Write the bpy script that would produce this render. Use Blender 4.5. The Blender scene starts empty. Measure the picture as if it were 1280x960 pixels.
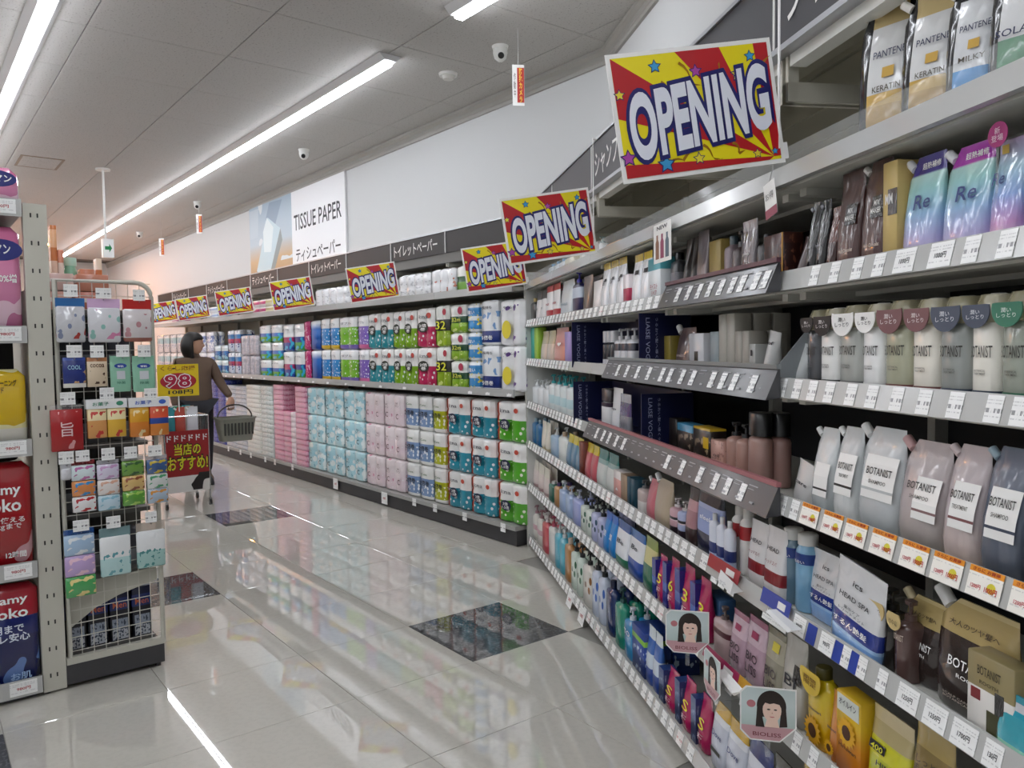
import bpy, math, random
import numpy as np
from mathutils import Matrix, Vector

# ------------------------------------------------------------------ camera, world, exposure
SC = bpy.context.scene
COL = SC.collection
FOC, PITCH, ROLL, EYE, YAW = 970.84, -0.0498268, -0.0139293, 1.47757, math.radians(38.3)


def _w(v):
    return np.array([v[0] * math.sin(YAW) - v[1] * math.cos(YAW), v[0] * math.cos(YAW) + v[1] * math.sin(YAW), v[2]])


_cp, _sp, _cr, _sr = math.cos(PITCH), math.sin(PITCH), math.cos(ROLL), math.sin(ROLL)
_f = np.array([0, _cp, _sp]); _u = np.array([0, -_sp, _cp]); _r = np.array([1.0, 0, 0])
C_RIGHT, C_UP, C_FWD = _w(_cr * _r + _sr * _u), _w(-_sr * _r + _cr * _u), _w(_f)
C_POS = np.array([0, 0, EYE])
cam = bpy.data.cameras.new('camera'); cam_o = bpy.data.objects.new('camera', cam); COL.objects.link(cam_o)
cam.sensor_width = 36.0; cam.lens = FOC / 1280 * 36; cam.clip_start = 0.02; cam.clip_end = 100
cam_o.matrix_world = Matrix(((C_RIGHT[0], C_UP[0], -C_FWD[0], C_POS[0]), (C_RIGHT[1], C_UP[1], -C_FWD[1], C_POS[1]),
                             (C_RIGHT[2], C_UP[2], -C_FWD[2], C_POS[2]), (0, 0, 0, 1)))
SC.camera = cam_o
world = bpy.data.worlds.new('world'); SC.world = world; world.use_nodes = True
world.node_tree.nodes['Background'].inputs[0].default_value = (0.9, 0.95, 1, 1)
world.node_tree.nodes['Background'].inputs[1].default_value = 0.0
SC.view_settings.view_transform = 'Standard'; SC.view_settings.look = 'None'
SC.view_settings.gamma = 1.0; SC.view_settings.use_curve_mapping = False
SC.view_settings.exposure = 0.66
LED_POWER = 16.0
WARM_POWER = 420.0


def ray(px, py):
    d = C_RIGHT * ((px - 640) / FOC) + C_UP * (-(py - 480) / FOC) + C_FWD
    return d


def project(p):
    d = np.array(p) - C_POS
    z = d @ C_FWD
    return 640 + FOC * (d @ C_RIGHT) / z, 480 - FOC * (d @ C_UP) / z


class Frame:
    """A wall-aligned frame: x runs along the shelf front, y goes into the shelf, z up."""

    def __init__(self, origin, deg):
        self.o = np.array([origin[0], origin[1], 0.0]); self.a = math.radians(deg)
        self.x = np.array([math.cos(self.a), math.sin(self.a), 0]); self.y = np.array([-math.sin(self.a), math.cos(self.a), 0])

    def w(self, s, d, z=0.0):
        return self.o + self.x * s + self.y * d + np.array([0, 0, z])

    def pix(self, px, py, d=0.0):
        r = ray(px, py)
        t = ((self.o + self.y * d - C_POS) @ self.y) / (r @ self.y)
        p = C_POS + r * t - self.o
        return p @ self.x, p[2]

    def s_at(self, px, d, z, lo, hi):
        a, b = lo, hi
        for _ in range(40):
            m = (a + b) / 2
            if project(self.w(m, d, z))[0] < px:
                a = m
            else:
                b = m
        return (a + b) / 2


FR = Frame((-4.339, 3.569), -29.0)      # shampoo shelving along the slanted wall
FT = Frame((0.0, 3.5), 0.0)             # tissue shelving along the back wall
FL = Frame((-3.83, 0.0), 90.0)          # end of the gondola, faces +X
CEIL = 3.6
RND = random.Random(7)

# ------------------------------------------------------------------ object helpers


def link(name, data, parent=None, loc=(0, 0, 0), rotz=0.0, rot=None):
    o = bpy.data.objects.new(name, data)
    COL.objects.link(o)
    o.location = loc
    o.rotation_euler = rot if rot is not None else (0, 0, rotz)
    if parent is not None:
        o.parent = parent
    return o


def tag(o, label, cat, group=None, kind=None):
    o['label'] = label; o['category'] = cat
    if group:
        o['group'] = group
    if kind:
        o['kind'] = kind
    return o


def thing(name, label, cat, loc, rotz=0.0, group=None, rot=None):
    return tag(link(name, None, None, loc, rotz, rot), label, cat, group)


def structure(o):
    o['kind'] = 'structure'
    return o


_lin = {}


def rgb(h):
    if not isinstance(h, str):
        return tuple(h) + (1.0,) if len(h) == 3 else tuple(h)
    if h not in _lin:
        v = [int(h[i:i + 2], 16) / 255 for i in (0, 2, 4)]
        _lin[h] = tuple((c / 12.92 if c <= 0.04045 else ((c + 0.055) / 1.055) ** 2.4) for c in v) + (1.0,)
    return _lin[h]


_mats = {}


def mat(color, rough=0.45, metal=0.0, spec=0.5, coat=0.0, alpha=1.0, emit=0.0, key=''):
    k = (color, rough, metal, spec, coat, alpha, emit, key)
    if k in _mats:
        return _mats[k]
    m = bpy.data.materials.new('plain_' + str(color)); m.use_nodes = True
    b = m.node_tree.nodes['Principled BSDF']
    b.inputs['Base Color'].default_value = rgb(color); b.inputs['Roughness'].default_value = rough
    b.inputs['Metallic'].default_value = metal; b.inputs['Specular IOR Level'].default_value = spec
    b.inputs['Coat Weight'].default_value = coat; b.inputs['Coat Roughness'].default_value = 0.12
    b.inputs['Alpha'].default_value = alpha
    if emit:
        b.inputs['Emission Color'].default_value = rgb(color); b.inputs['Emission Strength'].default_value = emit
    _mats[k] = m
    return m


def printed(bands, dots=None, rough=0.35, coat=0.3, axis='Z', smooth=False, metal=0.0, noise=None, side=None):
    """Flat print: colour bands along one axis of the piece, optional dots (color, scale, size, z0, z1), optional
    blotchy motif noise (color, scale, threshold, z0, z1), optional band of another colour near the piece's left edge (side)."""
    k = ('p', tuple(bands), dots, rough, coat, axis, smooth, metal, noise, side)
    if k in _mats:
        return _mats[k]
    m = bpy.data.materials.new('print_' + bands[0][1]); m.use_nodes = True
    nt = m.node_tree; N = nt.nodes; L = nt.links
    b = N['Principled BSDF']; b.inputs['Roughness'].default_value = rough; b.inputs['Coat Weight'].default_value = coat
    b.inputs['Coat Roughness'].default_value = 0.15; b.inputs['Metallic'].default_value = metal
    tc = N.new('ShaderNodeTexCoord'); sx = N.new('ShaderNodeSeparateXYZ'); L.new(tc.outputs['Generated'], sx.inputs[0])
    cr = N.new('ShaderNodeValToRGB'); cr.color_ramp.interpolation = 'LINEAR' if smooth else 'CONSTANT'
    L.new(sx.outputs[axis], cr.inputs[0])
    el = cr.color_ramp.elements
    el[0].position = bands[0][0]; el[0].color = rgb(bands[0][1])
    if len(bands) == 1:
        el[1].position = 1.0; el[1].color = rgb(bands[0][1])
    for i, (p, c) in enumerate(bands[1:]):
        e = el[1] if i == 0 else el.new(p)
        e.position = p; e.color = rgb(c)
    out = cr.outputs[0]

    def between(z0, z1, src):
        g = N.new('ShaderNodeMath'); g.operation = 'GREATER_THAN'; L.new(src, g.inputs[0]); g.inputs[1].default_value = z0
        l_ = N.new('ShaderNodeMath'); l_.operation = 'LESS_THAN'; L.new(src, l_.inputs[0]); l_.inputs[1].default_value = z1
        a = N.new('ShaderNodeMath'); a.operation = 'MULTIPLY'; L.new(g.outputs[0], a.inputs[0]); L.new(l_.outputs[0], a.inputs[1])
        return a.outputs[0]

    def over(col, fac, prev):
        mx = N.new('ShaderNodeMix'); mx.data_type = 'RGBA'
        L.new(fac, mx.inputs[0]); L.new(prev, mx.inputs[6]); mx.inputs[7].default_value = rgb(col)
        return mx.outputs[2]
    if side:
        g = N.new('ShaderNodeMath'); g.operation = 'LESS_THAN'; L.new(sx.outputs['X'], g.inputs[0]); g.inputs[1].default_value = side[1]
        out = over(side[0], g.outputs[0], out)
    if dots:
        col, sc, size, z0, z1 = dots
        v = N.new('ShaderNodeTexVoronoi'); v.inputs['Scale'].default_value = sc; v.inputs['Randomness'].default_value = 0.75
        L.new(tc.outputs['Generated'], v.inputs['Vector'])
        t = N.new('ShaderNodeMath'); t.operation = 'LESS_THAN'; L.new(v.outputs['Distance'], t.inputs[0]); t.inputs[1].default_value = size
        a = N.new('ShaderNodeMath'); a.operation = 'MULTIPLY'; L.new(t.outputs[0], a.inputs[0]); L.new(between(z0, z1, sx.outputs['Z']), a.inputs[1])
        out = over(col, a.outputs[0], out)
    if noise:
        col, sc, th, z0, z1 = noise
        v = N.new('ShaderNodeTexNoise'); v.inputs['Scale'].default_value = sc; v.inputs['Detail'].default_value = 1.5
        L.new(tc.outputs['Generated'], v.inputs['Vector'])
        t = N.new('ShaderNodeMath'); t.operation = 'GREATER_THAN'; L.new(v.outputs['Fac'], t.inputs[0]); t.inputs[1].default_value = th
        a = N.new('ShaderNodeMath'); a.operation = 'MULTIPLY'; L.new(t.outputs[0], a.inputs[0]); L.new(between(z0, z1, sx.outputs['Z']), a.inputs[1])
        out = over(col, a.outputs[0], out)
    L.new(out, b.inputs['Base Color'])
    _mats[k] = m
    return m


_wr = set()


def wrinkle(m, scale=2.6, strength=0.16):
    """Fine film creases: bump only."""
    if m.name in _wr:
        return m
    _wr.add(m.name)
    nt = m.node_tree; N = nt.nodes; L = nt.links; b = N['Principled BSDF']
    tc = N.new('ShaderNodeTexCoord'); nz = N.new('ShaderNodeTexNoise'); nz.inputs['Scale'].default_value = scale
    nz.inputs['Detail'].default_value = 1.0; nz.inputs['Distortion'].default_value = 1.2; L.new(tc.outputs['Generated'], nz.inputs['Vector'])
    bp = N.new('ShaderNodeBump'); bp.inputs['Strength'].default_value = strength; bp.inputs['Distance'].default_value = 0.02
    L.new(nz.outputs['Fac'], bp.inputs['Height']); L.new(bp.outputs[0], b.inputs['Normal']); L.new(bp.outputs[0], b.inputs['Coat Normal'])
    b.inputs['Coat Weight'].default_value = max(b.inputs['Coat Weight'].default_value, 0.7); b.inputs['Coat Roughness'].default_value = 0.08
    return m


def tag_print(base='f2f2f0', ink='55555b', head=None, price=0.75):
    """Price-ticket print: small unreadable text lines and one heavier price line."""
    k = ('tag', base, ink, head, price)
    if k in _mats:
        return _mats[k]
    m = bpy.data.materials.new('ticket_print'); m.use_nodes = True
    nt = m.node_tree; N = nt.nodes; L = nt.links; b = N['Principled BSDF']; b.inputs['Roughness'].default_value = 0.3
    tc = N.new('ShaderNodeTexCoord'); sx = N.new('ShaderNodeSeparateXYZ'); L.new(tc.outputs['Generated'], sx.inputs[0])
    cr = N.new('ShaderNodeValToRGB'); cr.color_ramp.interpolation = 'CONSTANT'; L.new(sx.outputs['Z'], cr.inputs[0])
    el = cr.color_ramp.elements
    rows = [(0, 0), (0.2, 0.35), (0.25, 0), (0.36, price), (0.52, 0), (0.68, .35), (0.72, 0), (0.8, .35), (0.84, 0)]
    for i, (p, v) in enumerate(rows):
        e = el[i] if i < 2 else el.new(p)
        e.position = p; e.color = (v, v, v, 1)
    mp = N.new('ShaderNodeMapping'); mp.inputs['Scale'].default_value = (15, 1, 1.0); L.new(tc.outputs['Generated'], mp.inputs[0])
    nz = N.new('ShaderNodeTexNoise'); nz.inputs['Scale'].default_value = 1.0; L.new(mp.outputs[0], nz.inputs['Vector'])
    t = N.new('ShaderNodeMath'); t.operation = 'GREATER_THAN'; L.new(nz.outputs['Fac'], t.inputs[0]); t.inputs[1].default_value = 0.48
    mu = N.new('ShaderNodeMath'); mu.operation = 'MULTIPLY'; L.new(t.outputs[0], mu.inputs[0]); L.new(cr.outputs[0], mu.inputs[1])
    mx = N.new('ShaderNodeMix'); mx.data_type = 'RGBA'; L.new(mu.outputs[0], mx.inputs[0])
    mx.inputs[6].default_value = rgb(base); mx.inputs[7].default_value = rgb(ink)
    out = mx.outputs[2]
    if head:
        g = N.new('ShaderNodeMath'); g.operation = 'GREATER_THAN'; L.new(sx.outputs['Z'], g.inputs[0]); g.inputs[1].default_value = 0.8
        m2 = N.new('ShaderNodeMix'); m2.data_type = 'RGBA'; L.new(g.outputs[0], m2.inputs[0]); L.new(out, m2.inputs[6]); m2.inputs[7].default_value = rgb(head)
        out = m2.outputs[2]
    L.new(out, b.inputs['Base Color'])
    _mats[k] = m
    return m


# ------------------------------------------------------------------ mesh helpers


def mesh(name, verts, faces, mats=(), smooth=False, fm=None, angle=40):
    me = bpy.data.meshes.new(name)
    me.from_pydata([tuple(v) for v in verts], [], faces)
    for m in mats:
        me.materials.append(m)
    if fm:
        me.polygons.foreach_set('material_index', fm)
    if smooth:
        me.polygons.foreach_set('use_smooth', [True] * len(me.polygons))
        me.set_sharp_from_angle(angle=math.radians(angle))
    me.update()
    return me


class MB:
    """Collects shapes of one part into one mesh."""

    def __init__(self):
        self.v = []; self.f = []; self.m = []

    def add(self, v, f, mi=0):
        n = len(self.v); self.v += [tuple(p) for p in v]; self.f += [tuple(i + n for i in q) for q in f]; self.m += [mi] * len(f)
        return self

    def box(self, x0, x1, y0, y1, z0, z1, mi=0):
        v = [(x, y, z) for z in (z0, z1) for y in (y0, y1) for x in (x0, x1)]
        return self.add(v, [(0, 2, 3, 1), (4, 5, 7, 6), (0, 1, 5, 4), (2, 6, 7, 3), (0, 4, 6, 2), (1, 3, 7, 5)], mi)

    def loft(self, rings, cap=True, mi=0):
        n = len(rings[0]); v = [p for r in rings for p in r]; f = []
        for k in range(len(rings) - 1):
            for i in range(n):
                j = (i + 1) % n
                f.append((k * n + i, k * n + j, (k + 1) * n + j, (k + 1) * n + i))
        if cap:
            f.append(tuple(range(n - 1, -1, -1))); f.append(tuple((len(rings) - 1) * n + i for i in range(n)))
        return self.add(v, f, mi)

    def tube(self, pts, r, n=8, mi=0):
        pts = [Vector(p) for p in pts]; rings = []
        for i, p in enumerate(pts):
            d = (pts[min(i + 1, len(pts) - 1)] - pts[max(i - 1, 0)]).normalized()
            a = d.orthogonal().normalized() if abs(d.z) > 0.99 else d.cross(Vector((0, 0, 1))).normalized()
            if abs(d.z) > 0.99:
                a = Vector((1, 0, 0))
            b = d.cross(a).normalized()
            rings.append([tuple(p + (a * math.cos(2 * math.pi * k / n) + b * math.sin(2 * math.pi * k / n)) * r) for k in range(n)])
        return self.loft(rings, True, mi)

    def cyl(self, x, y, z0, z1, r0, r1=None, n=12, mi=0):
        r1 = r0 if r1 is None else r1
        return self.loft([[(x + r * math.cos(2 * math.pi * k / n), y + r * math.sin(2 * math.pi * k / n), z) for k in range(n)] for r, z in ((r0, z0), (r1, z1))], True, mi)

    def flat(self, pts, y=0.0, mi=0):
        """A flat polygon in the x-z plane, facing -y."""
        return self.add([(p[0], y, p[1]) for p in pts], [tuple(range(len(pts)))], mi)

    def mesh(self, name, mats, smooth=False, angle=40):
        return mesh(name, self.v, self.f, mats if isinstance(mats, (list, tuple)) else [mats], smooth, self.m, angle)


def rrect(w, d, r, n=3, cx=0.0, cy=None):
    """Rounded rectangle ring in x-y; y from 0 (front) to d."""
    cy = d / 2 if cy is None else cy
    r = max(min(r, w / 2 - 1e-4, d / 2 - 1e-4), 1e-4); out = []
    for qx, qy, a0 in ((1, 1, 0), (-1, 1, 90), (-1, -1, 180), (1, -1, 270)):
        for k in range(n):
            a = math.radians(a0 + 90 * k / (n - 1)) if n > 1 else math.radians(a0 + 45)
            out.append((cx + qx * (w / 2 - r) + r * math.cos(a), cy + qy * (d / 2 - r) + r * math.sin(a)))
    return out


def ring(pts, z):
    return [(x, y, z) for x, y in pts]


def rbox(w, d, h, r=0.003, mats=None, name='body', smooth=True, z0=0.0):
    mb = MB(); e = min(r, h / 3, w / 3, d / 3)
    a = rrect(w, d, r, 2 if r < 0.006 else 3); b = rrect(w - 2 * e, d - 2 * e, max(r - e, 1e-4), 2 if r < 0.006 else 3, 0, d / 2)
    mb.loft([ring(b, z0), ring(a, z0 + e), ring(a, z0 + h - e), ring(b, z0 + h)])
    return mb.mesh(name, mats, smooth, 50)


_txt = {}


def text_mesh(s, w, h, m, bold=0.0, warp=None, shear=0.0, keep=False, z=0.0, key='', skewz=0.0):
    """Lettering as a flat mesh in the x-z plane, centred on x, baseline box bottom at z, facing -y; fitted into w x h."""
    k = (s, round(w, 4), round(h, 4), id(m), bold, key, shear, keep, round(z, 4), skewz)
    if k in _txt:
        return _txt[k]
    cu = bpy.data.curves.new('lettering', 'FONT'); cu.body = s; cu.resolution_u = 6 if s == 'OPENING' else 2; cu.offset = bold; cu.shear = shear; cu.align_x = 'CENTER'
    o = bpy.data.objects.new('lettering_tmp', cu); COL.objects.link(o)
    dg = bpy.context.evaluated_depsgraph_get()
    me = bpy.data.meshes.new_from_object(o.evaluated_get(dg))
    bpy.data.objects.remove(o); bpy.data.curves.remove(cu)
    n = len(me.vertices); co = np.zeros(n * 3); me.vertices.foreach_get('co', co); co = co.reshape(-1, 3)
    if n:
        x0, y0 = co[:, 0].min(), co[:, 1].min(); sx, sy = max(np.ptp(co[:, 0]), 1e-6), max(np.ptp(co[:, 1]), 1e-6)
        kx, ky = w / sx, h / sy
        if keep:
            kx = ky = min(kx, ky)
        xs = (co[:, 0] - x0 - sx / 2) * kx; zs = (co[:, 1] - y0) * ky + z
        zs = zs + skewz * xs
        ys = np.zeros(n) if warp is None else np.array([warp(a) for a in xs])
        me.vertices.foreach_set('co', np.stack([xs, ys, zs], 1).ravel())
    me.materials.clear(); me.materials.append(m)
    me.polygons.foreach_set('material_index', [0] * len(me.polygons))
    me.update()
    _txt[k] = me
    return me


# ------------------------------------------------------------------ common materials
M_WHITE = mat('e9e8e4', 0.4)
M_PLASTIC = mat('f1f0ee', 0.3, coat=0.3)
M_BEIGE = mat('c6c3b6', 0.45)
M_SHELF = mat('c9c8c0', 0.4)
M_BACKP = mat('bdb9a8', 0.5)
M_RAIL = mat('b9b9b6', 0.22, coat=0.5)
M_CLEAR = mat('eef2f2', 0.06, alpha=0.12)
M_DARK = mat('3b3a3c', 0.5)
M_BLACK = mat('121214', 0.3, coat=0.3)
M_INK = mat('22242c', 0.5)
M_CHROME = mat('c8cacc', 0.22, metal=1.0)
M_SILVER = mat('b4b6ba', 0.3, metal=0.8)
M_NAVY = mat('12173f', 0.35)
M_TAG = tag_print()
M_TAGRED = tag_print('f4f1ee', 'b03038')
M_TAGYEL = tag_print('f7f3ea', '9a9a9e', 'e8962a', 0.0)
M_TAGTX = tag_print(price=0.0)

# ------------------------------------------------------------------ room shell


def noise_bump(m, scale, strength, dist=0.01, color2=None, th=0.6):
    nt = m.node_tree; N = nt.nodes; L = nt.links; b = N['Principled BSDF']
    tc = N.new('ShaderNodeTexCoord'); nz = N.new('ShaderNodeTexNoise'); nz.inputs['Scale'].default_value = scale; nz.inputs['Detail'].default_value = 3
    L.new(tc.outputs['Object'], nz.inputs['Vector'])
    if strength:
        bp = N.new('ShaderNodeBump'); bp.inputs['Strength'].default_value = strength; bp.inputs['Distance'].default_value = dist
        L.new(nz.outputs['Fac'], bp.inputs['Height']); L.new(bp.outputs[0], b.inputs['Normal'])
    if color2:
        cr = N.new('ShaderNodeValToRGB'); L.new(nz.outputs['Fac'], cr.inputs[0])
        cr.color_ramp.elements[0].position = th; cr.color_ramp.elements[0].color = b.inputs['Base Color'].default_value
        cr.color_ramp.elements[1].position = th + 0.06; cr.color_ramp.elements[1].color = rgb(color2)
        L.new(cr.outputs[0], b.inputs['Base Color'])
    return m


M_TILE = noise_bump(mat('cdc9bf', 0.02, spec=1.0, key='tile'), 40, 0.0, color2='cac6bc', th=0.5)
M_TILEK = noise_bump(mat('545556', 0.03, spec=0.8, key='tilek'), 55, 0.0, color2='68696a', th=0.52)
for _m, _i in ((M_TILE, 1.9), (M_TILEK, 1.6)):
    _m.node_tree.nodes['Principled BSDF'].inputs['IOR'].default_value = _i
M_GROUT = mat('8d8a84', 0.7)
M_CEIL = noise_bump(mat('bfbcb9', 0.8, key='ceil'), 75, 0.3, 0.004, color2='928e8a', th=0.61)
M_WALL = noise_bump(mat('cbcccc', 0.6, key='wall'), 120, 0.08, 0.002)
M_TRIM = mat('a5a29c', 0.45)

wall_dx, wall_dy = math.cos(math.radians(-29)), math.sin(math.radians(-29))
CX, CY = FR.w(0.0, 0.62)[:2]            # a point of the slanted wall
kk = (4.1 - CY) / wall_dy; CORNER = (CX + wall_dx * kk, 4.1)
WEND = (CORNER[0] + wall_dx * 11.5, CORNER[1] + wall_dy * 11.5)
XMIN, XMAX, YMIN = -21.0, WEND[0], -5.0

floor = structure(link('floor', MB().add([(XMIN, YMIN, -0.004), (XMAX, YMIN, -0.004), (XMAX, WEND[1], -0.004), (CORNER[0], 4.1, -0.004), (XMIN, 4.1, -0.004),
                                           (XMIN, YMIN, -0.1), (XMAX, YMIN, -0.1), (XMAX, WEND[1], -0.1), (CORNER[0], 4.1, -0.1), (XMIN, 4.1, -0.1)],
                                          [(0, 1, 2, 3, 4), (9, 8, 7, 6, 5), (0, 5, 6, 1), (1, 6, 7, 2), (2, 7, 8, 3), (3, 8, 9, 4), (4, 9, 5, 0)]).mesh('floor', M_GROUT)))
TA = math.radians(0.61); TU = np.array([-math.cos(TA), math.sin(TA)]); TV = np.array([math.sin(TA), math.cos(TA)])
T0 = np.array([-2.332, 1.448])


def tile_mesh(m):
    return rbox(0.598, 0.598, 0.0038, 0.0012, [m], 'tile', False, -0.0038)


tm_l, tm_k = tile_mesh(M_TILE), tile_mesh(M_TILEK)
rest = MB()
in_room = lambda x, y: y < 4.05 and (x < CORNER[0] or (y - CORNER[1]) < (x - CORNER[0]) * wall_dy / wall_dx - 0.05)
for iu in range(-9, 31):
    for iv in range(-10, 5):
        c = T0 + 0.6 * ((iu + 0.5) * TU + (iv + 0.5) * TV)
        if not (XMIN + .3 < c[0] < XMAX - .3 and YMIN + .3 < c[1] and in_room(c[0] + .25, c[1] + .25)):
            continue
        black = (iu % 6 == 1 and iv in (1, -3)) or (iu % 6 == 4 and iv == -1)
        if -1 <= iu < 19 and -5 <= iv:
            o = link('tile', tm_k if black else tm_l, floor, (c[0], c[1], 0), math.pi - TA)
            o.location = (c[0] - 0.299 * TV[0] * -1, c[1] + 0.299 * TV[1], 0)
        else:
            q = [c + 0.299 * (a * TU + b * TV) for a, b in ((-1, -1), (-1, 1), (1, 1), (1, -1))]
            v = [(p[0], p[1], z) for z in (-0.0038, 0) for p in q]
            rest.add(v, [(4, 5, 6, 7), (0, 1, 5, 4), (1, 2, 6, 5), (2, 3, 7, 6), (3, 0, 4, 7)], 1 if black else 0)
ro = link('tile', rest.mesh('tile_rest', [M_TILE, M_TILEK]), floor); ro['kind'] = 'stuff'

ceiling = structure(link('ceiling', MB().box(XMIN, XMAX, YMIN, 4.3, CEIL + 0.012, CEIL + 0.1).mesh('ceiling', mat('6e6a66', 0.8))))
pm = rbox(0.9045, 0.9045, 0.012, 0.002, [M_CEIL], 'panel', False)
for ix in range(-17, 9):
    for iy in range(-6, 4):
        x0, y0 = -4.86 + 0.91 * ix, 1.06 + 0.91 * iy
        if x0 < XMIN or x0 + .9 > XMAX or y0 < YMIN:
            continue
        link('panel', pm, ceiling, (x0 + 0.455, y0 + 0.002, CEIL))


def wall(name, a, b, z0=0.0, z1=CEIL, t=0.1, m=M_WALL):
    a, b = np.array(a), np.array(b); L = np.linalg.norm(b - a); ang = math.atan2(b[1] - a[1], b[0] - a[0])
    return structure(link(name, MB().box(0, L, 0, t, z0, z1).mesh(name, m), None, (a[0], a[1], 0), ang))


wall_back = wall('wall_back', (XMIN, 4.1), CORNER, z1=CEIL)
wall_right = wall('wall_right', CORNER, WEND, z1=CEIL)
wall('wall_side', WEND, (XMAX, YMIN))
wall('wall_front', (XMAX, YMIN), (XMIN, YMIN))
wall('wall_left', (XMIN, YMIN), (XMIN, 4.1))


def crown(name, a, b):
    a, b = np.array(a), np.array(b); L = np.linalg.norm(b - a); ang = math.atan2(b[1] - a[1], b[0] - a[0])
    prof = [(0, 3.488), (-0.022, 3.488), (-0.022, 3.512), (-0.03, 3.518), (-0.03, 3.55), (-0.055, 3.572), (-0.055, 3.5985), (0, 3.5985)]
    mb = MB().loft([[(x, p[0], p[1]) for p in prof] for x in (0, L)])
    return structure(link(name, mb.mesh(name, M_TRIM), None, (a[0], a[1], 0), ang))


crown('trim_1', (XMIN, 4.1), CORNER)
crown('trim_2', CORNER, WEND)

# ------------------------------------------------------------------ ceiling lights


def led_bar(x0, x1, y, label):
    t = thing('ceiling_light_bar', label, 'ceiling light', (x0, y, CEIL), 0, 'linear ceiling lights')
    w = 0.09; L = x1 - x0
    mb = MB().loft([[(x, -w, -0.002), (x, -w * 0.55, -0.045), (x, w * 0.55, -0.045), (x, w, -0.002)] for x in (0, L)])
    link('housing', mb.mesh('housing', mat('d4d4d4', 0.35)), t)
    n = max(1, round(L / 1.25)); seg = (L - 0.06) / n
    dm = mat('f4f8ff', 0.5, emit=LED_POWER, key='led')
    dme = MB().loft([[(x, -0.036, 0), (x, -0.028, -0.025), (x, 0.028, -0.025), (x, 0.036, 0)] for x in (0, seg - 0.006)]).mesh('diffuser', dm)
    for i in range(n):
        link('diffuser', dme, t, (0.03 + i * seg, 0, -0.0455))
    return t


led_bar(-19.6, -5.04, 2.9, 'long white linear ceiling light running above the tissue aisle')
led_bar(-4.14, -2.95, 2.9 - 0.04, 'short linear ceiling light starting near the dome camera over the slanted shelf')
led_bar(-19.6, 1.3, 0.79, 'linear ceiling light running above the wire end rack')
led_bar(-19.6, 4.0, -1.3, 'linear ceiling light over the next aisle behind the gondola')
led_bar(-19.6, 4.0, -3.4, 'linear ceiling light over the farther aisle behind the gondola')
for i, (x, y) in enumerate(((-16.6, 1.2), (-17.6, 2.4), (-16.4, -0.4), (-18.6, 0.8))):
    t = thing('warm_downlight', 'round warm ceiling downlight at the far end of the aisle', 'downlight', (x, y, CEIL), 0, 'warm downlights at the far end')
    link('rim', MB().cyl(0, 0, -0.03, -0.002, 0.1, 0.11, 20).mesh('rim', M_WHITE, True), t)
    link('lens', MB().cyl(0, 0, -0.034, -0.03, 0.08, 0.085, 20).mesh('lens', mat('ff9a3c', 0.4, emit=WARM_POWER, key='warm')), t)

# ------------------------------------------------------------------ things on the ceiling


def dome_camera(x, y, label):
    t = thing('dome_camera', label, 'security camera', (x, y, CEIL), 0, 'white ceiling security cameras')
    link('mount', MB().cyl(0, 0, -0.02, 0, 0.055, 0.06, 16).mesh('mount', M_WHITE, True), t)
    prof = [(0.05, -0.02), (0.052, -0.05), (0.042, -0.085), (0.02, -0.105), (0.004, -0.11)]
    link('housing', MB().loft([[(r * math.cos(a), r * math.sin(a), z) for a in [2 * math.pi * k / 16 for k in range(16)]] for r, z in prof]).mesh('housing', M_WHITE, True, 70), t)
    d = Vector((0.75, -0.45, -0.48)).normalized()
    mb = MB().tube([Vector((0, 0, -0.055)) + d * 0.02, Vector((0, 0, -0.055)) + d * 0.056], 0.022, 12)
    link('lens', mb.mesh('lens', M_BLACK, True), t)


dome_camera(-4.45, 3.45, 'white dome camera on the ceiling above the corner of the shelves')
dome_camera(-7.97, 3.5, 'white dome camera on the ceiling in front of the tissue paper sign')
dome_camera(-11.62, 3.47, 'white dome camera beyond the tissue paper sign above a hanging notice')
dome_camera(-15.15, 3.5, 'white dome camera farthest along the tissue wall')
t = thing('smoke_detector', 'round white smoke detector on the ceiling beside the dome camera', 'smoke detector', (-5.13, 3.46, CEIL))
link('base', MB().cyl(0, 0, -0.02, 0, 0.07, 0.075, 20).mesh('base', M_WHITE, True), t)
link('sensor_cap', MB().cyl(0, 0, -0.045, -0.02, 0.04, 0.055, 20).mesh('sensor_cap', mat('d8d6d0', 0.5), True), t)
t = thing('ceiling_hatch', 'framed square inspection hatch in the ceiling', 'hatch', (-10.2, 1.34, CEIL))
mb = MB()
for a in ((-0.3, 0.3, -0.21, -0.185), (-0.3, 0.3, 0.185, 0.21), (-0.3, -0.275, -0.185, 0.185), (0.275, 0.3, -0.185, 0.185)):
    mb.box(a[0], a[1], a[2], a[3], -0.006, 0)
link('frame', mb.mesh('frame', mat('8a7a6a', 0.5)), t)
link('cover', MB().box(-0.274, 0.274, -0.184, 0.184, -0.004, 0).mesh('cover', M_CEIL), t)


def z_above(x, y, py):
    lo, hi = -1.0, 4.5
    for _ in range(40):
        m = (lo + hi) / 2
        if project((x, y, m))[1] > py:
            lo = m
        else:
            hi = m
    return (lo + hi) / 2


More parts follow.
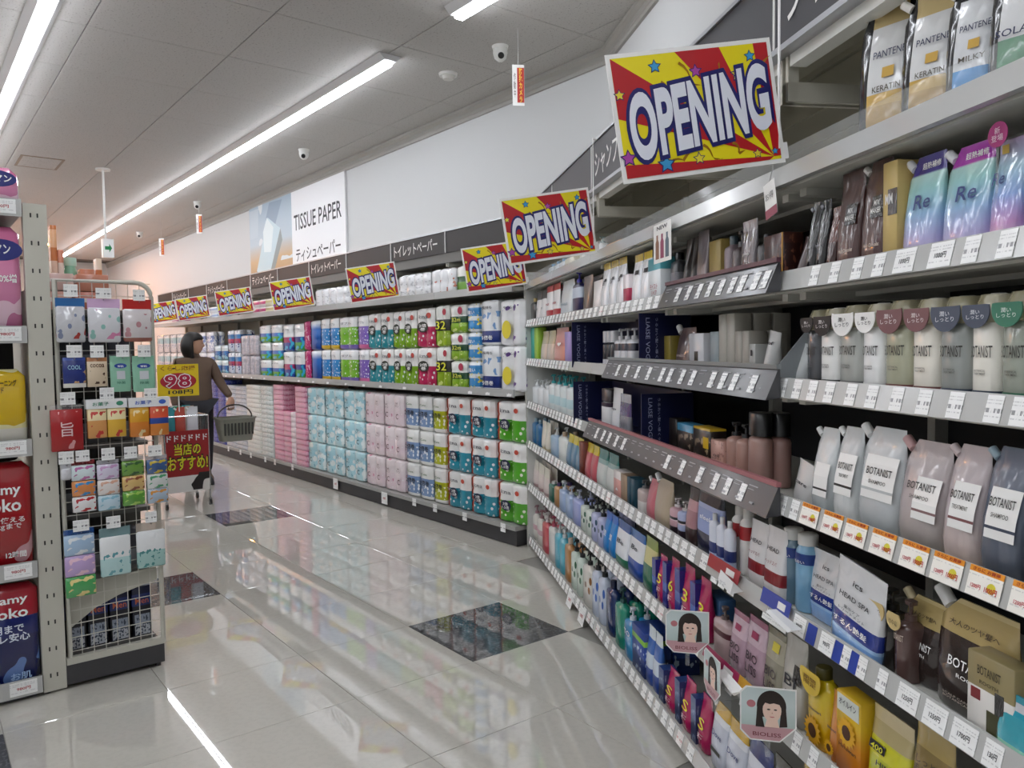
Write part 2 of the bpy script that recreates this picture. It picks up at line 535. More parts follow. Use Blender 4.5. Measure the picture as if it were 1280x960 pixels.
# hanging exit sign
t = thing('exit_sign', 'white boxed exit sign with green arrow hanging from the ceiling on a rod', 'exit sign', (-10.14, 1.97, CEIL))
zt, zb = z_above(-10.14, 1.97, 299) - CEIL, z_above(-10.14, 1.97, 322) - CEIL
link('rod', MB().cyl(0, 0, zt, 0, 0.012, 0.012, 8).mesh('rod', M_WHITE, True), t)
link('ceiling_plate', MB().cyl(0, 0, -0.02, 0, 0.08, 0.08, 16).mesh('ceiling_plate', M_WHITE, True), t)
g = link('lamp_box', MB().box(-0.05, 0.05, -0.04, 0.075, zb, zt).mesh('lamp_box', mat('f5f7f5', 0.4)), t)
hz = (zb + zt) / 2
mb = MB().add([(0.052, y, hz + z) for y, z in ((0.055, 0), (0.025, 0.05), (0.025, 0.02), (-0.02, 0.02), (-0.02, -0.02), (0.025, -0.02), (0.025, -0.05))], [tuple(range(7))])
link('arrow', mb.mesh('arrow', mat('0f8a4c', 0.5)), g)


def hanging_notice(px, py0, py1, pw, d, label):
    y = 3.5 - d
    r = ray(px, (py0 + py1) / 2); tt = (y - C_POS[1]) / r[1]; P = C_POS + r * tt
    z0, z1 = z_above(P[0], P[1], py1), z_above(P[0], P[1], py0)
    wd = pw / FOC * ((P - C_POS) @ C_FWD)
    t = thing('hanging_notice', label, 'notice', (P[0], P[1], z0), math.radians(60), 'small red notices hung from the ceiling')
    h = z1 - z0
    link('string', MB().box(-0.001, 0.001, 0, 0.002, h, CEIL - z0).mesh('string', mat('dddddd', 0.5)), t)
    c = link('card', MB().box(-wd / 2, wd / 2, 0, 0.003, 0, h).mesh('card', mat('f0efec', 0.4)), t)
    link('red_strip', MB().box(-wd * 0.1, wd * 0.48, -0.002, 0, 0.02, h - 0.02).mesh('red_strip', mat('b8261e', 0.4)), c)
    link('lettering', text_mesh('防\n犯\nカ\nメ\nラ', wd * 0.3, h * 0.85, mat('f3c33c', 0.5), 0.03, z=h * 0.07), c, (wd * 0.19, -0.004, 0))
    link('small_print', text_mesh('作\n動\n中', wd * 0.18, h * 0.6, mat('5a2a2a', 0.5), 0.0, z=h * 0.2), c, (-wd * 0.3, -0.002, 0))


hanging_notice(648, 81, 132, 15, 0.15, 'red and white vertical notice hanging near the corner above the shelves')
hanging_notice(249, 268, 292, 7, 0.1, 'red and white vertical notice hanging past the tissue paper sign')
hanging_notice(202, 298, 320, 6, 0.1, 'small pale vertical notice hanging farthest along the tissue wall')

# ------------------------------------------------------------------ wall sign
t = thing('wall_sign', 'white wall sign reading tissue paper with a photo of a tissue box', 'wall sign', (-9.71, 4.085, 2.3))
link('white_panel', MB().box(0, 1.53, -0.012, 0.012, 0, 1.185).mesh('white_panel', mat('eeeef0', 0.5)), t)
link('lettering', text_mesh('TISSUE PAPER', 1.36, 0.2, M_INK, 0.01, z=0), t, (0.755, -0.0135, 0.68))
link('lettering', text_mesh('ティシュペーパー', 1.28, 0.17, M_INK, 0.01, z=0), t, (0.755, -0.0135, 0.28))
ph = link('photo_panel', MB().box(-1.52, -0.005, -0.012, 0.012, 0, 1.185).mesh('photo_panel', printed((((0.0, '9a7350'), (0.35, 'c9a77c'), (0.55, 'b9c7d0'), (1.0, 'a5b9c8'))), smooth=True, rough=0.5, coat=0, noise=('d8dde0', 2.2, 0.6, 0.3, 1.0))), t)
mb = MB()
mb.flat([(-1.28, 0.28), (-0.85, 0.12), (-0.38, 0.78), (-0.82, 0.98)], -0.0135, 0)
mb.flat([(-0.85, 0.12), (-0.8, 0.02), (-0.32, 0.62), (-0.38, 0.78)], -0.0135, 1)
mb.flat([(-1.28, 0.28), (-0.85, 0.12), (-0.8, 0.02), (-1.25, 0.12)], -0.0134, 2)
mb.flat([(-0.98, 0.52), (-0.72, 0.5), (-0.62, 0.82), (-0.85, 0.98), (-1.0, 0.8)], -0.0139, 3)
mb.flat([(-1.5, 0.75), (-1.2, 0.75), (-1.15, 1.15), (-1.5, 1.15)], -0.0134, 4)
mb.flat([(-0.9, 0.95), (-0.55, 0.85), (-0.3, 1.15), (-0.75, 1.17)], -0.0134, 5)
link('photo_print', mb.mesh('photo_print', [mat('c3d6dc', 0.5), mat('8f9898', 0.5), mat('5c5148', 0.5), mat('dde7e8', 0.5), mat('bcc9d2', 0.5), mat('92a4b8', 0.5)]), ph)

# ------------------------------------------------------------------ shelving
R_LIPS = [1.872, 1.605, 1.332, 1.028, 0.742, 0.436, 0.045]       # lip bottoms of the shampoo shelves, top to bottom
R_TOP = [z + 0.022 for z in R_LIPS]
M_FASC = mat('2b2a30', 0.4)
_cache = {}


def cached(key, fn):
    if key not in _cache:
        _cache[key] = fn()
    return _cache[key]


def bay_words(k, names):
    return names[k]


ORD = ['first', 'second', 'third', 'fourth', 'fifth', 'sixth', 'seventh', 'eighth', 'ninth', 'tenth', 'eleventh', 'twelfth']


def shampoo_bay(i):
    s0 = i * 0.9
    p = FR.w(s0, 0.0)
    t = thing('display_shelving_bay', f'{ORD[i]} grey bay of the slanted hair care shelving counted from the tissue shelf', 'shelving', (p[0], p[1], 0), FR.a)

    def back():
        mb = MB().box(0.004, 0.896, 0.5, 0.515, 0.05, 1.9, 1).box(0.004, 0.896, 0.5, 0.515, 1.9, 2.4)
        for k in range(4):
            z = 1.96 + k * 0.105
            mb.box(0.01, 0.89, 0.488, 0.5, z, z + 0.05)
        return mb.mesh('back_panel', [M_BACKP, mat('232326', 0.6)])  # lower part near black: the shade behind the goods put into its colour
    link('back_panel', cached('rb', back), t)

    def plinth():
        return MB().box(0.0, 0.9, 0.03, 0.5, 0.004, 0.045).mesh('plinth', M_DARK)
    link('plinth', cached('rp', plinth), t)
    link('upright', cached('ru', lambda: MB().box(0.0, 0.03, 0.46, 0.5, 0.045, 2.2).mesh('upright', M_SHELF)), t)
    for j, z in enumerate(R_LIPS):
        def board(zz):
            mb = MB().box(0.002, 0.898, 0.008, 0.49, 0.0, 0.02).box(0.002, 0.898, 0.008, 0.02, -0.004, 0.02)
            if zz > 0.1:
                mb.box(0.002, 0.898, 0.2, 0.23, -0.012, 0).box(0.03, 0.06, 0.06, 0.46, -0.02, 0).box(0.84, 0.87, 0.06, 0.46, -0.02, 0)
            return mb.mesh('shelf_board', M_SHELF)
        b = link('shelf_board', cached(('board', z > 0.1), lambda: board(z)), t, (0, 0, z))

        def rail():
            prof = [(0.0, 0.0), (-0.016, 0.002), (-0.003, 0.053), (0.001, 0.053), (0.006, 0.02)]
            return MB().loft([[(x, q[0], q[1]) for q in prof] for x in (0.002, 0.898)]).mesh('price_rail', M_RAIL)
        link('price_rail', cached('rail', rail), b)
        if j == 0:
            link('clear_fence', cached('fence', lambda: MB().box(0.003, 0.897, 0.006, 0.009, 0.05, 0.1).mesh('clear_fence', M_CLEAR)), b)
    # header board with its strip lamp housing and arms
    link('header_board', cached('hb', lambda: MB().box(0.003, 0.897, 0.0, 0.025, 2.23, 2.44).mesh('header_board', M_FASC)), t)
    link('header_edge', cached('he', lambda: MB().box(0, 0.9, -0.008, 0.03, 2.44, 2.452).box(0, 0.9, -0.008, 0.03, 2.215, 2.23).mesh('header_edge', M_SILVER)), t)
    link('header_seam', cached('hs', lambda: MB().box(0.003, 0.009, -0.004, 0.0, 2.232, 2.438).mesh('header_seam', M_WHITE)), t)
    link('strip_lamp', cached('sl', lambda: MB().box(0.03, 0.87, 0.03, 0.075, 2.185, 2.215).mesh('strip_lamp', mat('e4e4de', 0.4))), t)
    for x in (0.015, 0.885):
        link('bracket', cached('br', lambda: MB().box(-0.006, 0.006, 0.03, 0.5, 2.1, 2.15).box(-0.006, 0.006, 0.03, 0.06, 2.1, 2.3).mesh('bracket', M_BEIGE)), t, (x, 0, 0))
    def roof():
        mb = MB().box(0.001, 0.899, 0.02, 0.6, 2.425, 2.438)
        for k in range(5):
            y = 0.09 + k * 0.1
            mb.box(0.005, 0.895, y, y + 0.035, 2.405, 2.425)
        return mb.mesh('canopy_roof', M_BACKP)
    link('canopy_roof', cached('roof', roof), t)
    if i in (2, 4):
        link('lettering', text_mesh('シャンプー', 0.46, 0.125, M_WHITE, 0.01), t, (0.3, -0.002, 2.27))
    if i == 0:
        link('side_panel', MB().box(-0.012, -0.002, 0.0, 0.5, 0.02, 2.0).mesh('side_panel', mat('cfd0cc', 0.4)), t)
        link('post', MB().box(-0.035, -0.012, -0.012, 0.03, 0.0, 2.0).mesh('post', M_SHELF), t)
    return t


for i in range(6):
    shampoo_bay(i)

T_DECK, T_MID, T_TOPS = 0.15, 1.135, 1.9
TX = [-4.40, -5.43] + [-5.43 - 0.905 * k for k in range(1, 11)]


def tissue_bay(i):
    x1, x0 = TX[i], TX[i + 1]; L = x1 - x0
    t = thing('display_shelving_bay', f'{ORD[i]} bay of the tissue shelving along the white wall counted from the corner', 'shelving', (x0, 3.5, 0))
    bx = lambda nm, m, *a: link(nm, cached((nm, round(L, 3), a), lambda: MB().box(*a).mesh(nm, m)), t)
    bx('back_panel', M_BACKP, 0.003, L - 0.003, 0.57, 0.585, 0.05, 2.4)
    bx('plinth', M_DARK, 0, L, 0.0, 0.55, 0.005, 0.118)
    bx('deck_board', mat('a3a29e', 0.4), 0.001, L - 0.001, -0.012, 0.56, 0.118, 0.15)
    bx('shelf_board', M_SHELF, 0.001, L - 0.001, 0.0, 0.56, T_MID - 0.025, T_MID)
    bx('price_rail', M_RAIL, 0.001, L - 0.001, -0.016, 0.0, T_MID - 0.035, T_MID + 0.02)
    bx('shelf_board', M_SHELF, 0.001, L - 0.001, 0.0, 0.56, T_TOPS - 0.025, T_TOPS)
    bx('price_rail', M_RAIL, 0.001, L - 0.001, -0.016, 0.0, T_TOPS - 0.035, T_TOPS + 0.02)
    bx('upright', M_SHELF, 0, 0.03, 0.53, 0.57, 0.15, 2.4)
    bx('header_board', mat('171514', 0.45), 0.004, L - 0.004, 0.1, 0.125, 2.25, 2.425)
    bx('header_edge', M_SILVER, 0, L, 0.092, 0.13, 2.425, 2.437)
    bx('strip_lamp', mat('6d6c68', 0.5), 0, L, 0.11, 0.2, 2.17, 2.25)
    for x in (0.01, L - 0.02):
        link('bracket', cached('tbr', lambda: MB().box(0, 0.012, 0.12, 0.57, 2.14, 2.17).mesh('bracket', M_BEIGE)), t, (x, 0, 0))
    bx('header_seam', M_WHITE, 0.004, 0.012, 0.094, 0.1, 2.25, 2.437)
    bx('canopy_roof', M_BACKP, 0.001, L - 0.001, 0.12, 0.59, 2.4, 2.42)
    words = {1: 'トイレットペーパー', 3: 'トイレットペーパー', 5: 'ティシュペーパー', 7: 'ティシュペーパー', 9: 'ティシュペーパー'}.get(i)
    if words:
        link('lettering', text_mesh(words, 0.72, 0.105, M_WHITE, 0.008), t, (0.43, 0.098, 2.285))
    return t


for i in range(11):
    tissue_bay(i)

# ------------------------------------------------------------------ product recipes: lists of (part, mesh, material-ready, loc)


def ell(w, d, n=16):
    return [(w / 2 * math.cos(2 * math.pi * k / n), d / 2 + d / 2 * math.sin(2 * math.pi * k / n)) for k in range(n)]


def sq_ell(w, d, p=0.7, n=16):
    o = []
    for k in range(n):
        a = 2 * math.pi * k / n; c, s = math.cos(a), math.sin(a)
        o.append((w / 2 * math.copysign(abs(c) ** p, c), d / 2 + d / 2 * math.copysign(abs(s) ** p, s)))
    return o


def sc_ring(pts, k, z, d):
    return [(x * k, d / 2 + (y - d / 2) * k, z) for x, y in pts]


def bottle(w, d, h, body, cap, style='cap', neck=0.42, band=None, text=None, tagc=None, text2=None, square=0.75, inkcol='2a2a30'):
    """Bottle: body + cap or pump; band = (color, z0, z1) wrapped label; text = (string, zrel, wrel, hrel)."""
    out = []
    p = sq_ell(w, d, square)
    ch = {'cap': 0.14, 'pump': 0.26, 'disc': 0.1, 'tall': 0.3, 'sleeve': 0.2}[style]
    hb = h * (1 - ch)
    mb = MB().loft([sc_ring(p, 0.93, 0, d), sc_ring(p, 1, 0.006, d), sc_ring(p, 1, hb * 0.86, d), sc_ring(p, 0.9, hb * 0.93, d), sc_ring(p, neck, hb * 0.985, d), sc_ring(p, neck, hb, d)])
    out.append(('body', mb.mesh('body', body, True, 60), (0, 0, 0), 0))
    cw = min(w, d) * neck; mb = MB()
    if style == 'pump':
        mb.cyl(0, d / 2, hb, hb + h * 0.07, cw * 0.62, cw * 0.58).cyl(0, d / 2, hb + h * 0.07, hb + h * 0.19, cw * 0.2)
        mb.loft([ring([(x * 0.9, y) for x, y in rrect(cw * 1.1, cw * 1.0, cw * 0.3, 3, 0, d / 2)], hb + h * 0.19), ring(rrect(cw * 1.1, cw, cw * 0.3, 3, 0, d / 2), hb + h * 0.24)])
        mb.tube([(0, d / 2, hb + h * 0.215), (cw * 0.9, d / 2 - cw * 0.7, hb + h * 0.215), (cw * 1.15, d / 2 - cw * 0.9, hb + h * 0.195)], cw * 0.14, 6)
        nm = 'pump'
    elif style == 'sleeve':
        q = sq_ell(w * 0.62, d * 0.62, 0.8); q = [(x, y + d * 0.19) for x, y in q]
        mb.loft([sc_ring(q, 1, hb * 0.97, d), sc_ring(q, 1, h * 0.96, d), sc_ring(q, 0.92, h * 0.975, d), sc_ring(q, 0.5, h, d)]); nm = 'cap'
    elif style == 'tall':
        q = sq_ell(w * 0.96, d * 0.96, square); q = [(x, y + d * 0.02) for x, y in q]
        mb.loft([sc_ring(q, 1, hb * 0.985, d), sc_ring(q, 1, h - 0.004, d), sc_ring(q, 0.93, h, d)]); nm = 'cap'
    else:
        q = ell(cw * 1.5 if style == 'disc' else cw * 1.25, cw * 1.25, 12); o = cw * 1.25 / 2
        q = [(x, y - o + d / 2) for x, y in q]
        mb.loft([sc_ring(q, 1, hb * 0.995, d), sc_ring(q, 1, h - 0.003, d), sc_ring(q, 0.9, h, d)]); nm = 'cap'
    out.append((nm, mb.mesh(nm, cap, True, 50), (0, 0, 0), 0))
    if band:
        q = [(x * 1.012, d / 2 + (y - d / 2) * 1.012) for x, y in p]
        out.append(('label', MB().loft([ring(q, hb * band[1]), ring(q, hb * band[2])], False).mesh('label', band[0], True, 60), (0, 0, 0), 0))
    fy = lambda x: -0.0016 + d / 2 * (1 - max(0.0, 1 - abs(x / (w / 2)) ** (2 / square)) ** (square / 2))
    for tx in (text, text2):
        if tx:
            m = tx[4] if len(tx) > 4 else mat(inkcol, 0.5)
            out.append(('lettering', text_mesh(tx[0], w * tx[2], h * tx[3], m, 0.005, fy, key='bw%.4f%.4f%.2f' % (w, d, square), z=0), (0, -0.0008, h * tx[1]), 0))
    if style == 'sleeve':
        q = sq_ell(w * 0.98, d * 0.98, 0.75); q = [(x, y + d * 0.01) for x, y in q]
        out.append(('film_sleeve', MB().loft([sc_ring(q, 1, hb * 0.93, d), sc_ring(q, 0.97, hb * 1.08, d), sc_ring(q, 0.9, h * 0.93, d), sc_ring(q, 0.75, h * 0.99, d)], False).mesh('film_sleeve', mat('d8cfa8', 0.12, coat=0.6, alpha=0.45), True, 60), (0, 0, 0), 0))
    if tagc:
        r = w * (0.5 if style == 'sleeve' else 0.46); mb = MB(); n = 14; zc = hb * (1.06 if style == 'sleeve' else 1.02)
        pts = [(r * math.cos(a), zc + r * 0.95 * math.sin(a)) for a in [math.pi * (0.9 + 1.2 * k / n) for k in range(n + 1)]] + [(r * 0.75, hb + h * 0.1), (-r * 0.75, hb + h * 0.1)]
        f, g = [(x, -0.012, z) for x, z in pts], [(x, -0.010, z) for x, z in pts]
        m_ = len(f)
        mb.add(f + g, [tuple(range(m_)), tuple(range(2 * m_ - 1, m_ - 1, -1))] + [(i, i + m_, (i + 1) % m_ + m_, (i + 1) % m_) for i in range(m_)])
        out.append(('neck_tag', mb.mesh('neck_tag', tagc[0]), (0, 0, 0), 0))
        out.append(('lettering', text_mesh(tagc[1], r * 1.25, r * 0.5, mat(tagc[2], 0.5), 0.005, z=0), (0, -0.0128, zc - r * 0.45), 0))
    return out


def squeeze_tube(w, d, h, body, cap, text=None, band=None, capup=False):
    out = []; hc = h * 0.12
    rings = []
    for k in range(7):
        t_ = k / 6; ww = w * (0.86 + 0.14 * t_); dd = max(d * (1 - t_ ** 1.6), 0.004)
        rings.append([(x, y + (d - dd) / 2, hc + (h - hc) * t_) for x, y in ell(ww, dd, 14)])
    flip = (lambda r: [(x, y, h - z) for x, y, z in r][::-1]) if capup else (lambda r: r)
    out.append(('body', MB().loft([flip(r) for r in rings]).mesh('body', body, True, 60), (0, 0, 0), 0))
    q = ell(w * 0.7, d * 0.82, 14); q = [(x, y + d * 0.09) for x, y in q]
    out.append(('cap', MB().loft([flip(sc_ring(q, 1, 0, d)), flip(sc_ring(q, 1, hc + 0.002, d))]).mesh('cap', cap, True, 60), (0, 0, 0), 0))
    if text:
        m = text[4] if len(text) > 4 else M_INK

        def front(zr):
            t_ = min(max((zr * h - hc) / (h - hc), 0.0), 1.0)
            return (d - max(d * (1 - t_ ** 1.6), 0.004)) / 2
        y0, y1 = front(text[1]), front(text[1] + text[3])
        out.append(('lettering', text_mesh(text[0], w * text[2], h * text[3], m, 0.02), (0, y0 - 0.0025, h * text[1]), -math.atan2(y1 - y0, h * text[3])))
    return out


def pouch(w, d, h, body, spout=None, texts=(), side=None, label=None, slot=True, lean=0.0):
    """Stand-up refill pouch: full gusset below, flat seal at the top, cut corner with a spout cap."""
    prof = [(0.0, 0.78, 0.9), (0.03, 0.92, 0.96), (0.2, 1.0, 1.0), (0.45, 0.85, 1.0), (0.65, 0.55, 1.0), (0.8, 0.24, 0.99), (0.88, 0.07, 0.985), (1.0, 0.05, 0.98)]
    rings = []
    for t_, dk, wk in prof:
        dd = max(d * dk, 0.004); rr = []
        for x, y in sq_ell(w * wk, dd, 0.62, 16):
            lim = -w / 2 + (max(0, t_ - 0.8) / 0.2) * w * 0.26
            if spout and x < lim:
                x = lim
            rr.append((x, y + (d * 0.5 - dd * 0.5), h * t_))
        rings.append(rr)
    mats = [body, side] if side else [body]
    mb = MB().loft(rings)
    if side:
        n = 16
        for fi in range(len(mb.m) - 2):
            i = fi % n
            if i in (6, 7, 8, 15, 0, 14) or i in (1,):
                mb.m[fi] = 1
    for q in mats:
        wrinkle(q)
    out = [('body', mb.mesh('body', mats, True, 60), (0, 0, 0), 0)]
    if spout:
        r = w * 0.055 + 0.003; c = Vector((-w / 2 + w * 0.11, d / 2, h * 0.915)); dr_ = Vector((-0.75, 0, 0.66))
        out.append(('spout_cap', MB().tube([c - dr_ * 0.004, c + dr_ * w * 0.2], r, 10).mesh('spout_cap', spout, True, 60), (0, 0, 0), 0))

    def fy(t_):
        ts = [q[0] for q in prof]; ds = [max(d * q[1], 0.004) for q in prof]
        return d / 2 - float(np.interp(t_, ts, ds)) / 2
    if label:                                   # (material, x0, x1, z0, z1) a flat white panel on the front
        m, a, b_, z0, z1 = label
        mb = MB(); nn = 5
        zz = [z0 + (z1 - z0) * k / nn for k in range(nn + 1)]
        v = []
        for zt_ in zz:
            v += [(w * a, fy(zt_) - 0.0022, h * zt_), (w * b_, fy(zt_) - 0.0022, h * zt_)]
        mb.add(v, [(2 * k, 2 * k + 1, 2 * k + 3, 2 * k + 2) for k in range(nn)])
        out.append(('label', mb.mesh('label', m), (0, 0, 0), 0))
    for tx in texts:
        m = tx[4] if len(tx) > 4 else M_INK
        xo = tx[5] if len(tx) > 5 else 0.0
        # tilt the lettering to follow the front face
        za, zb_ = tx[1], tx[1] + tx[3]
        me = text_mesh(tx[0], w * tx[2], h * tx[3], m, 0.006)
        tilt = math.atan2(fy(zb_) - fy(za), h * tx[3])
        out.append(('lettering', me, (w * xo, fy(za) - 0.0035, h * za), -tilt))
    return out


def carton(w, d, h, body, texts=(), panel=None, r=0.002):
    out = [('body', rbox(w, d, h, r, [body], 'body'), (0, 0, 0), 0)]
    for pn in (panel if isinstance(panel, list) else [panel] if panel else []):
        m, a, b_, z0, z1 = pn
        out.append(('label', MB().box(w * a, w * b_, -0.0012, 0, h * z0, h * z1).mesh('label', m), (0, 0, 0), 0))
    for tx in texts:
        m = tx[4] if len(tx) > 4 else M_INK
        xo = tx[5] if len(tx) > 5 else 0.0
        out.append(('lettering', text_mesh(tx[0], w * tx[2], h * tx[3], m, 0.006), (w * xo, -0.0022, h * tx[1]), 0))
    return out


def roll_pack(w, d, h, m, nx=2, ny=2, nz=3, texts=(), label=None, grip=True):
    """Film-wrapped pack of paper rolls: bulging columns pinched between the layers."""
    def cross(k):
        pts = []; rx, ry = w / nx / 2, d / ny / 2; N = 5
        def side(cnt, horiz, rev, fixed):
            for i in (range(cnt) if not rev else range(cnt - 1, -1, -1)):
                for j in range(N):
                    a = math.pi * (j + 0.5) / N
                    yield i, a
        for i, a in side(nx, True, False, 0):       # front, left to right
            pts.append((-w / 2 + rx * (2 * i + 1) - rx * math.cos(a), ry - ry * (0.35 + 0.65 * math.sin(a)) * 1.0))
        for i, a in side(ny, False, False, 0):
            pts.append((w / 2 - rx + rx * (0.35 + 0.65 * math.sin(a)), ry * (2 * i + 1) - ry * math.cos(a)))
        for i, a in side(nx, True, True, 0):
            pts.append((-w / 2 + rx * (2 * i + 1) + rx * math.cos(a), d - ry + ry * (0.35 + 0.65 * math.sin(a))))
        for i, a in side(ny, False, True, 0):
            pts.append((-w / 2 + rx - rx * (0.35 + 0.65 * math.sin(a)), ry * (2 * i + 1) + ry * math.cos(a)))
        return [(x * k, d / 2 + (y - d / 2) * k) for x, y in pts]
    rings = [ring(cross(0.8), 0.0), ring(cross(0.97), 0.012)]
    for k in range(nz):
        a, b = h * k / nz, h * (k + 1) / nz
        rings += [ring(cross(1.0), a + (b - a) * 0.2), ring(cross(1.0), a + (b - a) * 0.8)]
        if k < nz - 1:
            rings.append(ring(cross(0.965), b))
    rings += [ring(cross(0.96), h - 0.012), ring(cross(0.78), h)]
    wrinkle(m, 5.0, 0.1)
    out = [('wrapper', MB().loft(rings).mesh('wrapper', m, True, 80), (0, 0, 0), 0)]
    if label:
        for lm, a, b_, z0, z1 in label:
            n = 16; cx, cz = w * (a + b_) / 2, h * (z0 + z1) / 2; rx, rz = w * (b_ - a) / 2, h * (z1 - z0) / 2
            pts = [(cx + rx * math.cos(2 * math.pi * k / n), cz + rz * math.sin(2 * math.pi * k / n)) for k in range(n)]
            out.append(('label', MB().flat(pts, -0.003).mesh('label', lm), (0, 0, 0), 0))
    for tx in texts:
        mm = tx[4] if len(tx) > 4 else M_INK
        xo = tx[5] if len(tx) > 5 else 0.0
        out.append(('lettering', text_mesh(tx[0], w * tx[2], h * tx[3], mm, 0.01), (w * xo, -0.0045, h * tx[1]), 0))
    return out


def put(rec, frame, name, label, cat, s, d, z, group=None, rz=0.0, tilt=0.0, bare=False):
    p = frame.w(s, d, z)
    if bare or len(rec) == 1:
        o = link(name, rec[0][1], None, p, 0, (0, tilt, frame.a + rz))
        return tag(o, label, cat, group)
    o = thing(name, label, cat, p, 0, group, (0, tilt, frame.a + rz))
    for nm, me, loc, rx in rec:
        c = link(nm, me, o, loc)
        if rx:
            c.rotation_euler = (rx, 0, 0)
    return o


def shelf_item(frame, z, px0, px1, pytop, maker, name, label, cat, n=1, rows=1, d=0.03, dep=0.06, lo=-0.2, hi=5.6, gap=0.94, rz=0.0, tilt=0.0, h=None, group=None, bare_rows=True, hmax=None):
    """Stand n equal products between two picture columns on a shelf; their height comes from the picture row of their tops."""
    s0, s1 = frame.s_at(px0, d, z, lo, hi), frame.s_at(px1, d, z, lo, hi)
    if h is None:
        h = frame.pix((px0 + px1) / 2, pytop, d + dep * 0.4)[1] - z
    if hmax:
        h = min(h, hmax)
    w = (s1 - s0) / n
    rec = maker(w * gap, dep, h)
    grp = group or (label if (n > 1 or rows > 1) else None)
    for i in range(n):
        for r in range(rows):
            use = rec if (r == 0 or not bare_rows) else [q for q in rec if q[0] in ('body', 'cap', 'pump', 'wrapper', 'spout_cap')]
            put(use, frame, name, label, cat, s0 + w * (i + 0.5), d + r * (dep + 0.006), z, grp, rz, tilt)
    return s0, s1, h


# ------------------------------------------------------------------ goods on the tissue shelves


def T(z, px0, px1, maker, name, label, cat, n=1, high=1, h=0.3, dep=0.24, d=0.03, rows=1):
    s0, s1 = FT.s_at(px0, d, z, -16, -4.0), FT.s_at(px1, d, z, -16, -4.0)
    w = (s1 - s0) / n; rec = maker(w * 0.975, dep, h - 0.002)
    for i in range(n):
        for k in range(high):
            pos = '' if high == 1 else (', topmost of its stack' if k == high - 1 else ', bottom of its stack' if k == 0 else ', middle of its stack')
            put(rec, FT, name, label + pos, cat, s0 + w * (i + 0.5), d, z + k * h, label if n * high > 1 else None)


def rp(mm, texts=(), nx=2, nz=3, label=None):
    return lambda w, d, h: roll_pack(w, d, h, mm, nx, 2, nz, texts, label)


W_ = mat('f4f4f2', 0.5); NV = mat('15203f', 0.5); K_ = mat('1b1d22', 0.5)
DOTW = lambda c, z1=0.55: (c, 7.0, 0.3, 0.05, z1)
teal_pack = printed(((0, '1f8fa6'), (0.54, 'f3f1ee')), ('e9eef0', 7.0, 0.28, 0.04, 0.5), side=('c9502c', 0.17))
green_pack = printed(((0, '4fa81c'), (0.54, 'f3f1ee')), ('f2f4e0', 7.0, 0.28, 0.04, 0.5), side=('c9502c', 0.17))
tg_text = (('i:na', 0.72, 0.34, 0.09, mat('50525a', 0.5), -0.1), ('2倍\n1.5倍', 0.34, 0.24, 0.17, W_, -0.12))
tg_lab = [(NV, -0.3, 0.06, 0.3, 0.56), (mat('c8503c', 0.5), 0.2, 0.34, 0.72, 0.84)]
NAME_R = 'toilet_roll_pack'; CAT_R = 'toilet paper'
T(T_DECK, 619, 656, rp(green_pack, tg_text, label=tg_lab), NAME_R, 'green and white toilet roll pack next to the corner post', CAT_R, 1, 3, 0.305, 0.3)
T(T_DECK, 557, 618, rp(teal_pack, tg_text, label=tg_lab), NAME_R, 'teal and white toilet roll pack with orange side', CAT_R, 2, 3, 0.305, 0.3)
yb = printed(((0, 'f1f1ee'), (0.12, '7f9cc6'), (0.62, 'f1f1ee')), ('f4f6f8', 6.0, 0.3, 0.14, 0.5))
yy = printed(((0, 'f1f1ee'), (0.12, 'b9bf1e'), (0.62, 'f1f1ee')), ('f2f2d8', 6.0, 0.3, 0.14, 0.5))
t2 = (('2倍巻', 0.42, 0.7, 0.15, K_), ('Cuna', 0.72, 0.4, 0.06, mat('5b7a4e', 0.5)))
T(T_DECK, 540, 556, rp(yy, t2, 1), NAME_R, 'mustard and white double length toilet roll pack on the deck', CAT_R, 1, 3, 0.3, 0.22)
T(T_DECK, 506, 540, rp(yb, t2, 1), NAME_R, 'pale blue and white double length toilet roll pack on the deck', CAT_R, 2, 3, 0.3, 0.22)
pk = printed(((0, 'f2e2e6'), (0.3, 'ecd6dd'), (0.7, 'f3e6e8')), ('f7eef0', 9, 0.2, 0, 1), noise=('d98aa6', 9, 0.68, 0, 1), smooth=True)
lb = printed(((0, 'cdeef2'), (0.5, 'a6dcea'), (1, 'c8ecf2')), ('eef8f8', 4, 0.42, 0, 1), smooth=True, noise=('6fb4c8', 12, 0.68, 0, 1))  # large pale dots: white highlights on the rolls painted into the print
c2 = lambda col: (('Soft\nライン', 0.55, 0.17, 0.16, mat(col, 0.5), -0.25), ('C', 0.28, 0.12, 0.16, mat(col, 0.5), -0.24), ('Soft\nライン', 0.6, 0.17, 0.16, mat(col, 0.5), 0.26), ('C', 0.24, 0.12, 0.16, mat(col, 0.5), 0.27))
T(T_DECK, 456, 505, rp(pk, c2('6a4450')), NAME_R, 'pale pink toilet roll pack stacked on the deck', CAT_R, 2, 3, 0.3, 0.22)
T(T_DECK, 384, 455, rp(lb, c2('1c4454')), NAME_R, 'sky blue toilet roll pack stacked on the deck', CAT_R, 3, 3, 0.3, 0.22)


def tbundle(mm, n=5):
    """Bundle of tissue boxes wrapped in film: each box shows."""
    def mk(w, d, h):
        hb = h / n; out = []
        me = rbox(w, d, hb - 0.003, 0.002, [mm], 'tissue_box')
        for k in range(n):
            out.append(('tissue_box', me, (0, 0, k * hb), 0))
        return out
    return mk


